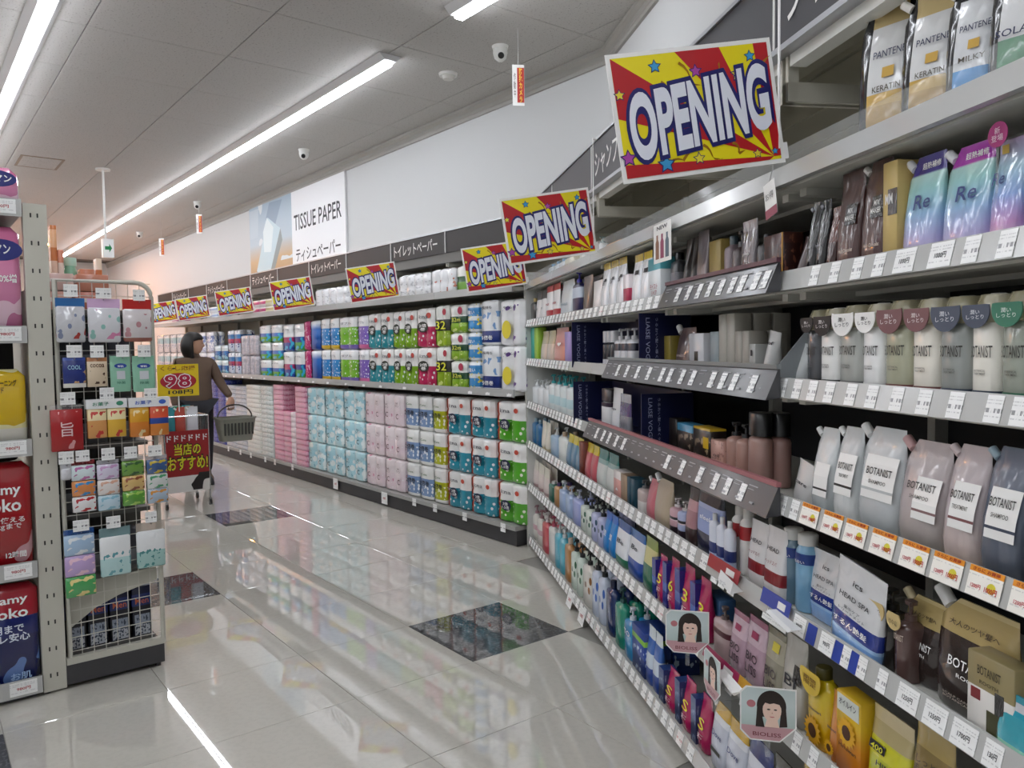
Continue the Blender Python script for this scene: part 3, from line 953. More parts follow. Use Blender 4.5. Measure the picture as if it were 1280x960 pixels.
pbox = printed(((0, 'dd7fa4'), (0.5, 'e9a3bd'), (1, 'd9648f')), smooth=True, noise=('f6e2ea', 16, 0.55, 0, 1))
pbox2 = printed(((0, 'eddde2'), (1, 'f1e6ea')), smooth=True, noise=('c98aa0', 15, 0.62, 0, 1))
T(T_DECK, 371, 384, tbundle(pbox), 'tissue_box_bundle', 'rose pink five box tissue bundle beside the sky blue packs', 'tissue bundle', 1, 3, 0.3, 0.24)
T(T_DECK, 365, 371, tbundle(pbox2), 'tissue_box_bundle', 'pale grey pink tissue bundle between two rose ones', 'tissue bundle', 1, 2, 0.3, 0.24)
T(T_DECK, 356, 365, tbundle(pbox), 'tissue_box_bundle', 'rose pink tissue bundle in the column with an empty top', 'tissue bundle', 1, 2, 0.3, 0.24)
T(T_DECK, 344, 356, tbundle(pbox), 'tissue_box_bundle', 'rose pink tissue bundle next to the green patterned ones', 'tissue bundle', 1, 3, 0.3, 0.24)
gbox = printed(((0, 'e6e6e0'), (1, 'eceae4')), noise=('4f8a56', 6, 0.66, 0.1, 0.9))
gbox2 = printed(((0, 'dfe6e4'), (1, 'eceae4')), noise=('4c8f8a', 11, 0.6, 0, 1))
T(T_DECK, 328, 343, tbundle(gbox2), 'tissue_box_bundle', 'white tissue bundle speckled teal green', 'tissue bundle', 1, 3, 0.29, 0.24)
T(T_DECK, 310, 328, tbundle(gbox), 'tissue_box_bundle', 'white tissue bundle with green leaf motif', 'tissue bundle', 1, 3, 0.29, 0.24)
gr1 = printed(((0, 'b7b9c2'), (0.2, 'd8d8da'), (0.6, 'c4c6ce')), noise=('8c90a2', 10, 0.6, 0, 1))
bl1 = printed(((0, '2b3590'), (0.6, '3a4699')), noise=('aab0d8', 9, 0.62, 0, 1))
T(T_DECK, 284, 310, tbundle(gr1), 'tissue_box_bundle', 'silver grey tissue bundle stacked beside the green leaf ones', 'tissue bundle', 2, 3, 0.28, 0.24)
T(T_DECK, 256, 284, tbundle(bl1), 'tissue_box_bundle', 'royal blue tissue bundle beyond the silver grey ones', 'tissue bundle', 3, 3, 0.3, 0.24)
T(T_DECK, 228, 256, tbundle(gr1), 'tissue_box_bundle', 'silver grey tissue bundle beyond the royal blue ones', 'tissue bundle', 3, 3, 0.28, 0.24)
T(T_DECK, 205, 228, tbundle(pbox2), 'tissue_box_bundle', 'pale tissue bundle beyond the second silver grey ones', 'tissue bundle', 3, 3, 0.28, 0.24)

wp = printed(((0, 'e9e9ec'), (1, 'f4f4f4')), noise=('6f4a9a', 3.2, 0.66, 0.1, 0.9), smooth=True)
T(T_MID, 623, 655, rp(wp, (('やわらか', 0.8, 0.5, 0.06, M_INK),), label=[(mat('e6d23a', 0.5), -0.32, 0.05, 0.15, 0.55)]), NAME_R, 'white toilet roll pack with yellow oval and purple flowers', CAT_R, 1, 2, 0.34, 0.26)
T(T_MID, 599, 622, rp(printed(((0, 'eef0f2'), (0.06, '17317c'), (0.32, 'eef0f2')), noise=('7fa8d8', 4, 0.62, 0.35, 0.75)), (('5倍巻', 0.12, 0.6, 0.1, W_), ('長持ち', 0.8, 0.55, 0.07, K_)), 1), NAME_R, 'tall white roll pack with navy band and small red picture', CAT_R, 1, 2, 0.345, 0.24)
T(T_MID, 583, 598, rp(printed(((0, 'eef2f4'), (0.1, '3f93d0'), (0.4, 'eef2f4'), (0.55, '3f93d0'), (0.85, 'eef2f4')), noise=('e4d24a', 5, 0.66, 0, 1)), (('強い', 0.62, 0.6, 0.14, W_),), 1), NAME_R, 'sky blue and white banded roll pack stacked three high', CAT_R, 1, 3, 0.225, 0.2)
T(T_MID, 562, 582, rp(printed(((0, '8cb528'), (0.35, '1e4f30'), (0.58, 'f0f0ea')), noise=('d8e48a', 6, 0.6, 0, 0.35)), (('32m', 0.39, 0.55, 0.15, mat('dce04a', 0.5)),), 2, label=[(mat('b03050', 0.5), 0.1, 0.4, 0.65, 0.92)]), NAME_R, 'lime and dark green roll pack stacked three high', CAT_R, 1, 3, 0.225, 0.2)
T(T_MID, 544, 561, rp(printed(((0, '93b01c'), (0.38, '202018'), (0.66, 'f0f0ea')), noise=('d8e48a', 6, 0.6, 0, 0.38)), (('32', 0.42, 0.75, 0.2, mat('e4e23a', 0.5)),), 2, label=[(mat('b83c4a', 0.5), 0.15, 0.42, 0.76, 0.92)]), NAME_R, 'yellow green roll pack with black band and number thirty two', CAT_R, 1, 2, 0.34, 0.22)
mk4 = lambda c: printed(((0, c), (0.52, 'f1efec')), ('f2f2f2', 7.0, 0.26, 0.04, 0.5))
tx4 = (('i:na', 0.74, 0.5, 0.09, mat('50525a', 0.5)), ('2倍\n巻', 0.42, 0.42, 0.18, W_, -0.05))
lb4 = [(mat('20281e', 0.5), -0.36, 0.24, 0.38, 0.66), (mat('c0453a', 0.5), 0.14, 0.42, 0.74, 0.88)]
T(T_MID, 520, 543, rp(mk4('bf2458'), tx4, label=lb4), NAME_R, 'crimson and white toilet roll pack on the middle shelf', CAT_R, 1, 2, 0.335, 0.24)
T(T_MID, 491, 520, rp(mk4('7fae17'), tx4, label=lb4), NAME_R, 'leaf green and white toilet roll pack on the middle shelf', CAT_R, 2, 2, 0.33, 0.24)
T(T_MID, 460, 491, rp(mk4('2c929e'), tx4, label=lb4), NAME_R, 'teal and white toilet roll pack on the middle shelf', CAT_R, 2, 2, 0.33, 0.24)
dk = lambda c, b: printed(((0, b), (0.14, c), (0.68, 'efeff0')), ('eef2f6', 9, 0.25, 0.14, 0.66))
tk = (('ダブル', 0.76, 0.6, 0.08, mat('6a6e78', 0.5)),)
T(T_MID, 446, 460, rp(dk('7d5fb8', 'd86aa0'), tk, 1), NAME_R, 'purple dotted roll pack with pink base on the middle shelf', CAT_R, 1, 2, 0.325, 0.22)
T(T_MID, 423, 446, rp(dk('79b92e', '7d6ab8'), tk), NAME_R, 'lime dotted roll pack with violet base on the middle shelf', CAT_R, 1, 2, 0.325, 0.22)
T(T_MID, 400, 423, rp(dk('2e88cc', 'd9b432'), tk, 1), NAME_R, 'blue dotted roll pack with yellow base on the middle shelf', CAT_R, 2, 2, 0.325, 0.22)
T(T_MID, 387, 400, rp(printed(((0, '153a8a'), (0.7, '2a72c8'), (0.9, 'dce4ee'), (1, 'eef0f2')), smooth=True), (), 1), NAME_R, 'deep blue shaded roll pack beside a magenta one', CAT_R, 1, 2, 0.32, 0.24)
T(T_MID, 380, 387, rp(printed(((0, 'c22a70'),), noise=('f0c0d4', 8, 0.6, 0, 1)), (), 1), NAME_R, 'narrow magenta roll pack on the middle shelf', CAT_R, 1, 2, 0.32, 0.24)
kt = lambda a, b: printed(((0, b), (0.32, a), (0.52, 'eef0f0')), noise=('35b0d8', 4, 0.58, 0, 0.5))
T(T_MID, 366, 380, rp(kt('1c3f9c', '2f9a3c'), tk, 1), 'kitchen_roll_pack', 'white kitchen roll pack with navy and green waves', 'kitchen paper', 1, 2, 0.31, 0.24)
T(T_MID, 352, 366, rp(kt('b02a6c', '1c3f9c'), tk, 1), 'kitchen_roll_pack', 'white kitchen roll pack with navy waves and pink spot', 'kitchen paper', 1, 2, 0.31, 0.24)
T(T_MID, 323, 352, rp(kt('2f6cc0', '58b02c'), tk, 1, 2), 'kitchen_roll_pack', 'white kitchen roll pack with blue wave and green hill', 'kitchen paper', 2, 3, 0.21, 0.24)
T(T_MID, 301, 322, rp(printed(((0, 'b8b4bc'),), noise=('cfc6cc', 12, 0.5, 0, 1)), (), 2), 'kitchen_roll_pack', 'plain grey kitchen roll pack on the middle shelf', 'kitchen paper', 2, 2, 0.26, 0.24)
T(T_MID, 284, 300, rp(printed(((0, 'c8d2e2'), (0.4, 'b43a5c'), (0.6, '4a86c0'), (0.8, 'e6e9ee')), noise=('3a3a78', 6, 0.62, 0, 1)), (), 1), 'kitchen_roll_pack', 'white kitchen roll pack with red and blue stripes', 'kitchen paper', 2, 2, 0.3, 0.24)
T(T_MID, 267, 284, rp(printed(((0, '8cc4d8'), (0.3, '2a78b8'), (0.6, 'd8e8ec')), noise=('1c4a8c', 5, 0.6, 0, 0.6)), (), 1), 'wipes_pack', 'aqua and blue wipes pack on the middle shelf', 'wipes', 2, 2, 0.2, 0.2)
T(T_MID, 238, 267, rp(printed(((0, 'b8bcd8'), (0.5, '7f92c4'), (0.8, 'e2e4ea')), noise=('f0f0f2', 9, 0.5, 0, 1)), (), 1), 'wipes_pack', 'lavender and white wipes pack behind the shopper', 'wipes', 3, 2, 0.3, 0.2)
T(T_MID, 196, 238, rp(printed(((0, 'd8d0d0'), (0.5, 'a8c4c8'), (0.8, 'e6e2e0')), noise=('8a94b0', 9, 0.58, 0, 1)), (), 1), 'wipes_pack', 'pale mixed wipes pack at the far end of the middle shelf', 'wipes', 5, 2, 0.3, 0.2)

clr = printed(((0, 'eeeef0'),), rough=0.2, coat=0.8, noise=('c8c8cc', 9, 0.6, 0, 1))
T(T_TOPS, 537, 568, rp(printed(((0, 'eeeef0'),), rough=0.2, coat=0.8, noise=('c0705a', 5, 0.66, 0, 1)), (), 3, 2), NAME_R, 'clear wrapped white roll pack with red print on the top shelf', CAT_R, 1, 1, 0.215, 0.2)
T(T_TOPS, 496, 537, rp(clr, (), 4, 2), NAME_R, 'clear wrapped plain white roll pack between two opening signs', CAT_R, 1, 1, 0.21, 0.2)
T(T_TOPS, 568, 600, rp(printed(((0, '6aa02c'), (0.4, '2a5a34'), (0.6, 'f0f0ea'))), (), 2, 2), NAME_R, 'green and white roll pack on the top shelf behind a sign', CAT_R, 1, 1, 0.215, 0.2)
T(T_TOPS, 392, 436, rp(clr, (), 5, 2), NAME_R, 'clear wrapped plain white roll pack next to the smaller opening sign', CAT_R, 1, 1, 0.2, 0.2)
T(T_TOPS, 436, 494, rp(clr, (), 5, 2), NAME_R, 'clear wrapped plain white roll pack behind an opening sign', CAT_R, 1, 1, 0.2, 0.2)
T(T_TOPS, 316, 332, tbundle(printed(((0, 'e8dfe0'), (0.4, 'c8447c'), (0.8, 'ece4e4'))), 2), 'tissue_box_bundle', 'white tissue bundle with pink squares on the top shelf', 'tissue bundle', 2, 1, 0.18, 0.2)
T(T_TOPS, 332, 345, tbundle(printed(((0, 'e6dfc4'), (0.5, 'd0b878'), (0.8, 'ece4d4'))), 2), 'tissue_box_bundle', 'cream tissue bundle on the top shelf', 'tissue bundle', 1, 1, 0.18, 0.2)
T(T_TOPS, 259, 272, tbundle(printed(((0, 'dfe4ec'), (0.5, '9fb4d8'), (0.8, 'e8ecf0'))), 2), 'tissue_box_bundle', 'pale blue tissue bundle on the top shelf', 'tissue bundle', 1, 1, 0.18, 0.2)
T(T_TOPS, 215, 222, tbundle(printed(((0, 'e4d0da'), (0.5, 'c86a94'), (0.8, 'ece4e4'))), 2), 'tissue_box_bundle', 'pink tissue bundle at the far end of the top shelf', 'tissue bundle', 1, 1, 0.18, 0.2)

# ------------------------------------------------------------------ goods on the shampoo shelves


def R(j, px0, px1, ytop, maker, name, label, cat, **kw):
    return shelf_item(FR, R_TOP[j], px0, px1, ytop, maker, name, label, cat, **kw)


def B(body, cap, style='cap', **k):
    k2 = dict(k); band = k2.pop('band', None)
    bm = body if not isinstance(body, str) else mat(body, 0.28, coat=0.4)
    cm = cap if not isinstance(cap, str) else mat(cap, 0.3, coat=0.3)
    if band:
        k2['band'] = (mat(band[0], 0.35) if isinstance(band[0], str) else band[0], band[1], band[2])
    return lambda w, d, h: bottle(w, d, h, bm, cm, style, **k2)


def Tu(body, cap, **k):
    bm = body if not isinstance(body, str) else mat(body, 0.3, coat=0.4)
    return lambda w, d, h: squeeze_tube(w, d, h, bm, mat(cap, 0.3, coat=0.3), **k)


def Po(body, spout=None, **k):
    bm = body if not isinstance(body, str) else mat(body, 0.3, coat=0.5)
    return lambda w, d, h: pouch(w, d, h, bm, mat(spout, 0.35) if spout else None, **k)


def Ca(body, **k):
    bm = body if not isinstance(body, str) else mat(body, 0.4)
    return lambda w, d, h: carton(w, d, h, bm, **k)


# --- top shelf
GOLDP = printed(((0, 'b08a3a'), (0.28, 'c9a452'), (0.36, 'd9d9d8'), (0.82, 'c4ae7a')), rough=0.22, coat=0.7, side=('17171a', 0.24))
BLUP = printed(((0, 'c9b48a'), (0.12, '1f8ad0'), (0.32, 'd9dadc'), (0.85, '1c1c20')), rough=0.22, coat=0.7, side=('17171a', 0.24))
GRNP = printed(((0, 'dcdcdc'), (0.15, '1d7a4a'), (0.42, 'dcdcdc'), (0.85, '1c1c20')), rough=0.22, coat=0.7, side=('17171a', 0.24))
ptx = lambda b: (('PANTENE', 0.6, 0.6, 0.05, mat('20264a', 0.5), 0.13), (b, 0.37, 0.52, 0.04, mat('4a4030', 0.5), 0.12))
PLAB = ((mat('c49a34', 0.4), 0.02, 0.24, 0.46, 0.53))
R(0, 1076, 1122, 6, Po(GOLDP, 'e8e4dc', side=M_BLACK, texts=ptx('KERATIN'), label=PLAB), 'refill_pouch', 'white and gold refill pouch with black gusset beside the empty stretch of top shelf', 'refill pouch', dep=0.075, d=0.05, hmax=0.37, rz=0.45)
R(0, 1128, 1178, -6, Po(GOLDP, 'e8e4dc', side=M_BLACK, texts=ptx('KERATIN'), label=PLAB), 'refill_pouch', 'white and gold refill pouch with black gusset next to a blue banded pouch', 'refill pouch', dep=0.075, d=0.05, hmax=0.37, rz=0.45)
R(0, 1182, 1230, -20, Po(BLUP, 'e8e4dc', side=M_BLACK, texts=ptx('MILKY'), label=PLAB), 'refill_pouch', 'white refill pouch with blue band and black gusset on the top shelf', 'refill pouch', dep=0.075, d=0.05, hmax=0.37, rz=0.45)
R(0, 1236, 1290, -40, Po(GRNP, 'e8e4dc', side=M_BLACK, texts=(('SOLA', 0.44, 0.6, 0.06, mat('20264a', 0.5)),)), 'refill_pouch', 'white refill pouch with green band and black gusset on the top shelf', 'refill pouch', dep=0.075, d=0.05, hmax=0.37, rz=0.45)
R(0, 668, 682, 332, Ca(printed(((0, 'c0785a'), (0.5, 'e4e0da')))), 'carton', 'low orange and white carton on the top shelf by the corner', 'carton', h=0.07, d=0.1)
R(0, 684, 704, 326, B('cfd6da', '5a9ac0', 'cap'), 'lotion_bottle', 'small grey lotion bottle with blue cap on the top shelf', 'bottle', n=3, h=0.12, d=0.08)
R(0, 706, 718, 316, Ca(printed(((0, 'd9b23a'), (0.6, 'efe6c8')))), 'carton', 'yellow carton on the top shelf behind an opening sign', 'carton', h=0.1, d=0.08)
R(0, 722, 752, 305, B('cfd0d0', '8fa4a4', 'pump'), 'lotion_bottle', 'pale grey pump bottle on the top shelf behind an opening sign', 'bottle', n=3, h=0.14, d=0.08)
R(0, 757, 776, 305, Ca(printed(((0, 'b8743a'), (0.5, 'd8a878')))), 'carton', 'low orange brown carton on the top shelf', 'carton', h=0.055, d=0.04)

# --- second shelf
R(1, 662, 668, 374, B('1c1a18', 'b89a4a'), 'hair_oil_bottle', 'tiny black bottle with gold cap on the second shelf by the corner', 'bottle', rows=2)
R(1, 668, 680, 365, Tu(printed(((0, 'ece9e8'), (0.7, '3a3a3e'))), 'e8e8e8', text=('V', 0.4, 0.3, 0.08)), 'hair_cream_tube', 'white tube with black head on the second shelf', 'tube', n=2, rows=2, dep=0.045)
R(1, 680, 697, 357, Tu(printed(((0, 'b02430'), (0.22, 'f0eeee'), (0.8, 'c03038'))), 'e8e8e8', text=('max', 0.45, 0.5, 0.06, mat('a02030', 0.5))), 'hair_cream_tube', 'white tube with red ends on the second shelf', 'tube', n=2, rows=2, dep=0.045)
R(1, 698, 713, 352, Po('d4dce0', None, texts=(('mist', 0.35, 0.6, 0.08, mat('708898', 0.5)),)), 'refill_pouch', 'pale silver refill pouch on the second shelf', 'refill pouch', rows=2)
R(1, 713, 724, 340, B('171a52', '3a34b0', 'pump', band=('c8d2e0', 0.55, 0.85)), 'styling_spray', 'navy spray bottle with violet blue trigger', 'spray bottle')
R(1, 725, 737, 346, Tu('54463e', '2a2220'), 'hair_cream_tube', 'taupe brown tube on the second shelf', 'tube', rows=2, dep=0.045)
R(1, 737, 749, 352, Tu('e9e4e2', '6a4c44'), 'hair_cream_tube', 'cream tube with brown cap on the second shelf', 'tube', rows=2, dep=0.045)
GOLDTOP = printed(((0, 'eceef2'), (0.78, 'f2f2f4'), (0.86, 'd8b93c')), rough=0.25, coat=0.6)
R(1, 749, 778, 327, Po(GOLDTOP, None, texts=(('&', 0.55, 0.3, 0.1),), label=(M_INK, 0.0, 0.3, 0.62, 0.68)), 'refill_pouch', 'white refill pouch with crimped gold top on the second shelf', 'refill pouch', n=3, rows=1, dep=0.05)
R(1, 779, 786, 345, Ca(printed(((0, 'c23a5c'), (0.6, 'f0e6e8')))), 'carton', 'slim pink carton between white pouches', 'carton')
R(1, 787, 809, 318, Po(GOLDTOP, None, label=(M_INK, -0.1, 0.35, 0.62, 0.7)), 'refill_pouch', 'larger white refill pouch with gold top beside a teal carton', 'refill pouch', n=2, dep=0.05)
R(1, 810, 826, 325, Ca(printed(((0, 'e9eef0'), (0.74, '4fa2ae'))), texts=(('モイスト\nリペア', 0.2, 0.6, 0.25, mat('b04050', 0.5)),)), 'carton', 'white carton with teal top on the second shelf', 'carton')
R(1, 835, 846, 318, B('3a3b40', '17171a', 'cap', band=('7f8088', 0.2, 0.7)), 'hair_oil_bottle', 'small smoky bottle with black cap in the dark display tray', 'bottle', d=0.06)
R(1, 849, 867, 300, Tu('3d3431', '1b1919', capup=False), 'hair_cream_tube', 'dark brown tube in the display tray', 'tube', n=2, d=0.06)
R(1, 868, 882, 290, Po('6e6264', None), 'refill_pouch', 'mauve grey sachet standing in the display tray', 'refill pouch', d=0.06, dep=0.03)
R(1, 886, 901, 303, Ca('a08a4c'), 'carton', 'tan carton in the display tray', 'carton', d=0.07)
R(1, 902, 912, 298, B(printed(((0, '5a4a48'), (0.4, '8a7a80'))), '3a4a52', 'cap'), 'hair_oil_bottle', 'glass oil bottle with slate cap in the display tray', 'bottle', d=0.06)
R(1, 912, 922, 290, B('4a3c3c', '26282c', 'pump'), 'hair_oil_bottle', 'brown pump bottle in the display tray', 'bottle', d=0.06)
R(1, 922, 942, 277, Po(printed(((0, '4a3438'), (0.4, '5c5256'), (0.85, '7a7478')), rough=0.25), None, texts=(('plus', 0.5, 0.4, 0.06, mat('c9c4c0', 0.5)),)), 'refill_pouch', 'tall smoky grey sachet in the display tray', 'refill pouch', d=0.06, dep=0.03)
R(1, 943, 953, 296, B('2a2426', '121214', 'cap'), 'hair_oil_bottle', 'near black bottle in the display tray', 'bottle', d=0.06)
R(1, 954, 980, 296, Ca(printed(((0, '3a1c18'), (0.8, '4a241e')), noise=('7a4a38', 5, 0.6, 0, 1)), panel=(mat('a8843c', 0.35, metal=0.6), 0.42, 0.48, 0.0, 1.0)), 'carton', 'chocolate brown gift carton with gold edge', 'carton', d=0.06)
R(1, 986, 1003, 300, Tu('4a3434', '2a2224'), 'hair_cream_tube', 'dark plum tube leaning on the second shelf', 'tube', d=0.06, tilt=0.25)
R(1, 1004, 1028, 255, Po(printed(((0, '141416'), (0.5, '1e1e22')), rough=0.16, coat=0.9), '9a9aa0', texts=(('hydro', 0.4, 0.5, 0.05, mat('8a8a90', 0.4)),)), 'refill_pouch', 'glossy black refill pouch on the second shelf', 'refill pouch', n=2, dep=0.05)
R(1, 1029, 1041, 262, Po(printed(((0, '3a1a14'), (0.5, '5a2a20')), rough=0.16, coat=0.9), None), 'refill_pouch', 'glossy russet refill pouch on the second shelf', 'refill pouch', dep=0.05)
BRN = printed(((0, '2e201e'), (0.12, '4a2d29'), (0.9, '3a2320')), rough=0.32, coat=0.4)
btx = (('MIX\nMAKER', 0.52, 0.4, 0.12, W_, 0.16), ('Hot Chocolat', 0.22, 0.6, 0.035, mat('d9c8b8', 0.5), 0.1))
R(1, 1040, 1070, 218, Po(BRN, None, texts=btx, label=(M_BLACK, -0.05, 0.42, 0.48, 0.68)), 'refill_pouch', 'chocolate brown refill pouch beside the glossy russet one', 'refill pouch', dep=0.05)
R(1, 1070, 1104, 205, Po(BRN, 'dcdad6', texts=btx, label=(M_BLACK, -0.05, 0.42, 0.48, 0.68)), 'refill_pouch', 'chocolate brown refill pouch with white spout beside the cream gold carton', 'refill pouch', dep=0.05)
R(1, 1102, 1121, 208, Ca('c9b070', texts=(('MM', 0.6, 0.5, 0.1, W_),), panel=(M_BLACK, -0.1, 0.5, 0.5, 0.74)), 'carton', 'slim cream gold carton on the second shelf', 'carton', dep=0.07)
REM = lambda top: printed(((0, 'd8d6e2'), (0.22, 'b4aedb'), (0.45, '92b6da'), (0.7, '9cd0cf'), (0.82, 'b8dcd8'), (0.84, top), (1, top)), smooth=True, rough=0.18, coat=0.9)
rtx = (('Re', 0.5, 0.45, 0.14, mat('3a4a80', 0.5), 0.12), ('Treatment', 0.12, 0.5, 0.04, mat('9a86b4', 0.5), 0.1), ('超熱補修', 0.87, 0.5, 0.06, W_, 0.16))
R(1, 1120, 1167, 199, Po(REM('3a2f86'), 'e6e6ea', texts=rtx, label=None), 'refill_pouch', 'pearly blue refill pouch with violet top', 'refill pouch', dep=0.06)
R(1, 1168, 1227, 186, Po(REM('a52aa6'), 'e6e6ea', texts=rtx), 'refill_pouch', 'pearly blue refill pouch with magenta top', 'refill pouch', dep=0.06)
R(1, 1228, 1268, 178, Po(printed(((0, 'd9cfdc'), (0.25, 'c894c8'), (0.5, '8aa6dc'), (0.75, 'a6c8d8'), (1, 'b8a8c8')), smooth=True, rough=0.15, coat=0.9), None, texts=(('Re', 0.6, 0.4, 0.12, mat('3a4a80', 0.5), -0.2),), label=(mat('c9a83a', 0.4), -0.35, -0.12, 0.88, 0.96)), 'refill_pouch', 'pearly lilac refill pouch with round magenta sticker', 'refill pouch', dep=0.06)
s_, z_ = FR.pix(1247, 168, 0.03)
t = thing('round_sticker_card', 'round magenta promotional card standing above the pearly lilac pouch', 'card', FR.w(s_, 0.03, z_ - 0.02), FR.a)
n = 20
link('disc', MB().loft([[(0.022 * math.cos(2 * math.pi * k / n), y, 0.02 + 0.022 * math.sin(2 * math.pi * k / n)) for k in range(n)][::-1] for y in (0, 0.001)]).mesh('disc', mat('a51e6e', 0.3)), t)
link('stem', MB().box(-0.003, 0.003, 0, 0.001, -0.08, 0).mesh('stem', M_CLEAR), t)
link('lettering', text_mesh('新\n登場', 0.026, 0.024, mat('f2d8e6', 0.5)), t, (0, -0.001, 0.008))
R(1, 1270, 1310, 196, Po(printed(((0, 'c6c2e4'), (0.3, '9fb6dc'), (1, '2f8a88')), smooth=True, rough=0.2, coat=0.8), None), 'refill_pouch', 'teal topped refill pouch past the pearly lilac one', 'refill pouch', dep=0.06)

# --- third shelf
R(2, 662, 668, 408, Ca('3fae9c'), 'carton', 'sea green slim carton on the third shelf by the corner', 'carton')
R(2, 668, 673, 410, Ca('9ac43a'), 'carton', 'lime slim carton on the third shelf', 'carton')
R(2, 674, 690, 414, Po(printed(((0, 'd8c4b4'), (0.6, 'b8a888'))), None), 'refill_pouch', 'beige refill pouch on the third shelf', 'refill pouch', n=2)
R(2, 690, 706, 410, Po(printed(((0, 'd88a7a'), (0.5, 'c86a68'))), None, texts=(('♥', 0.5, 0.3, 0.1, W_),)), 'refill_pouch', 'coral pink refill pouch on the third shelf', 'refill pouch')
R(2, 706, 714, 415, Ca('a08cc4'), 'carton', 'lilac carton on the third shelf beside the navy display', 'carton')
R(2, 752, 766, 414, B('22222a', 'c8c8cc', 'tall', band=('d0d0d4', 0.1, 0.35)), 'hair_oil_bottle', 'small black and silver bottle on stepped navy display', 'bottle', n=3, d=0.09)
R(2, 766, 790, 410, B(printed(((0, 'd9d9dc'), (0.62, '14162c'), (0.85, 'd9d9dc'))), 'd0d0d4', 'pump', square=0.5), 'shampoo_bottle', 'white pump bottle with navy collar in the navy display', 'shampoo', n=3, d=0.07)
R(2, 826, 838, 420, Ca('8a7a34'), 'carton', 'olive carton beyond the navy display', 'carton', d=0.09)
R(2, 840, 862, 410, Po('4a3a3a', 'c9c8c6', texts=(('mist', 0.4, 0.5, 0.06, mat('b8a8a0', 0.5)),)), 'refill_pouch', 'dark brown refill pouch with pale spout', 'refill pouch', d=0.07)
R(2, 861, 880, 417, Ca(printed(((0, '5a2430'), (0.14, 'd6d6da'))), panel=(M_BLACK, -0.12, 0.12, 0.25, 0.6)), 'carton', 'white carton with picture of a dark bottle', 'carton', d=0.06)
R(2, 887, 898, 415, Ca('9aa6aa'), 'carton', 'short silver blue carton in the silver display', 'carton', d=0.06)
R(2, 898, 918, 393, Ca('b8b4aa', r=0.003), 'carton', 'tall champagne silver carton in the silver display', 'carton', n=2, d=0.06, rows=3)
R(2, 918, 936, 414, Ca('a9a49a', r=0.003), 'carton', 'mid height champagne silver carton', 'carton', n=2, d=0.06, rows=2)
R(2, 936, 944, 430, Ca('b4b4b0', texts=(('▪', 0.7, 0.3, 0.15),)), 'carton', 'small pale silver carton', 'carton', d=0.06)
R(2, 945, 960, 414, Tu('c4c4c2', 'a4a4a4', text=('ef', 0.75, 0.5, 0.07)), 'hair_cream_tube', 'silver tube leaning in the silver display', 'tube', d=0.06, tilt=0.15)
R(2, 986, 1000, 430, Tu('c8cccc', '2a2a2a'), 'hair_cream_tube', 'pale leaning tube with black cap beside the bottle row', 'tube', d=0.05, tilt=0.2)
BOT = [(1005, 1021, 388, '55565a', '151516', 'e8e8e8', '121214'), (1021, 1044, 386, 'f0efec', '151516', 'e8e8e8', '121214'),
       (1044, 1072, 382, 'b2b4ae', 'f0efec', '2a2a2a', '6a6a6a'), (1073, 1099, 380, 'f3f3f2', 'f0efec', '2a2a2a', 'd8d8d8'),
       (1100, 1133, 376, 'b4b49c', '7d5658', 'f0e8e6', '7a4a48'), (1134, 1167, 374, 'efe9dc', '7d5658', 'f0e8e6', '7a4a48'),
       (1168, 1206, 371, '9a9e9a', '4c5565', 'e4e8ee', '3c4658'), (1207, 1243, 368, 'efebe0', '4c5565', 'e4e8ee', '3c4658'),
       (1244, 1284, 364, '9ea498', '3a7a62', 'e4f0ea', '2f6a50'), (1285, 1330, 360, 'efebe0', '3a7a62', 'e4f0ea', '2f6a50')]
BN = ['smoked clear shampoo bottle with black heart neck tag', 'white treatment bottle with black neck tag', 'clear shampoo bottle with white neck tag', 'white treatment bottle with white neck tag',
      'clear olive shampoo bottle with mauve neck tag', 'ivory treatment bottle with mauve neck tag', 'clear grey shampoo bottle with slate neck tag', 'ivory treatment bottle with slate neck tag',
      'clear sage shampoo bottle with green neck tag', 'ivory treatment bottle with green neck tag']
for (a, b, y, body, tc_, ti, bc), lab in zip(BOT, BN):
    R(2, a, b, y, B(mat(body, 0.12, coat=0.6), '3f403c' if body[0] in '59ab' else 'e4e2dc', 'sleeve', square=0.62, neck=0.45, band=(bc, 0.15, 0.19),
                    text=('BOTANIST', 0.44, 0.74, 0.105, mat('34332f', 0.5)), text2=('BOTANICAL\nTREATMENT', 0.29, 0.4, 0.045, mat('5a5a56', 0.5)),
                    tagc=(mat(tc_, 0.4), '潤い\nしっとり', ti)), 'shampoo_bottle', lab + ' on the third shelf', 'shampoo', dep=0.07, gap=0.97)

# --- fourth shelf
R(3, 664, 684, 474, B('e4e8ea', 'f0f2f2', 'pump'), 'shampoo_bottle', 'white slim pump bottle on the fourth shelf by the corner', 'shampoo', n=3, rows=2)
R(3, 684, 714, 468, B('dfe6e6', '3fa4a8', 'pump', band=('b8d4d8', 0.3, 0.6)), 'shampoo_bottle', 'white bottle with teal pump on the fourth shelf', 'shampoo', n=4, rows=2)
R(3, 749, 760, 485, B('e6e6e6', '3a3438', 'tall', band=('2a1c30', 0.8, 0.95)), 'shampoo_bottle', 'slim white bottle with dark collar in the navy display', 'shampoo', d=0.07)
R(3, 760, 772, 484, Tu('e9e9ea', '1c1c30', text=('vogue', 0.5, 0.5, 0.05)), 'hair_cream_tube', 'white tube with navy cap in the navy display', 'tube', d=0.06)
R(3, 772, 786, 492, Po(printed(((0, '8a8a92'), (0.5, '5a4a7a'), (0.8, 'b8b8be')), rough=0.2, coat=0.8), None), 'refill_pouch', 'silver violet sachet in the navy display', 'refill pouch', d=0.05, dep=0.03)
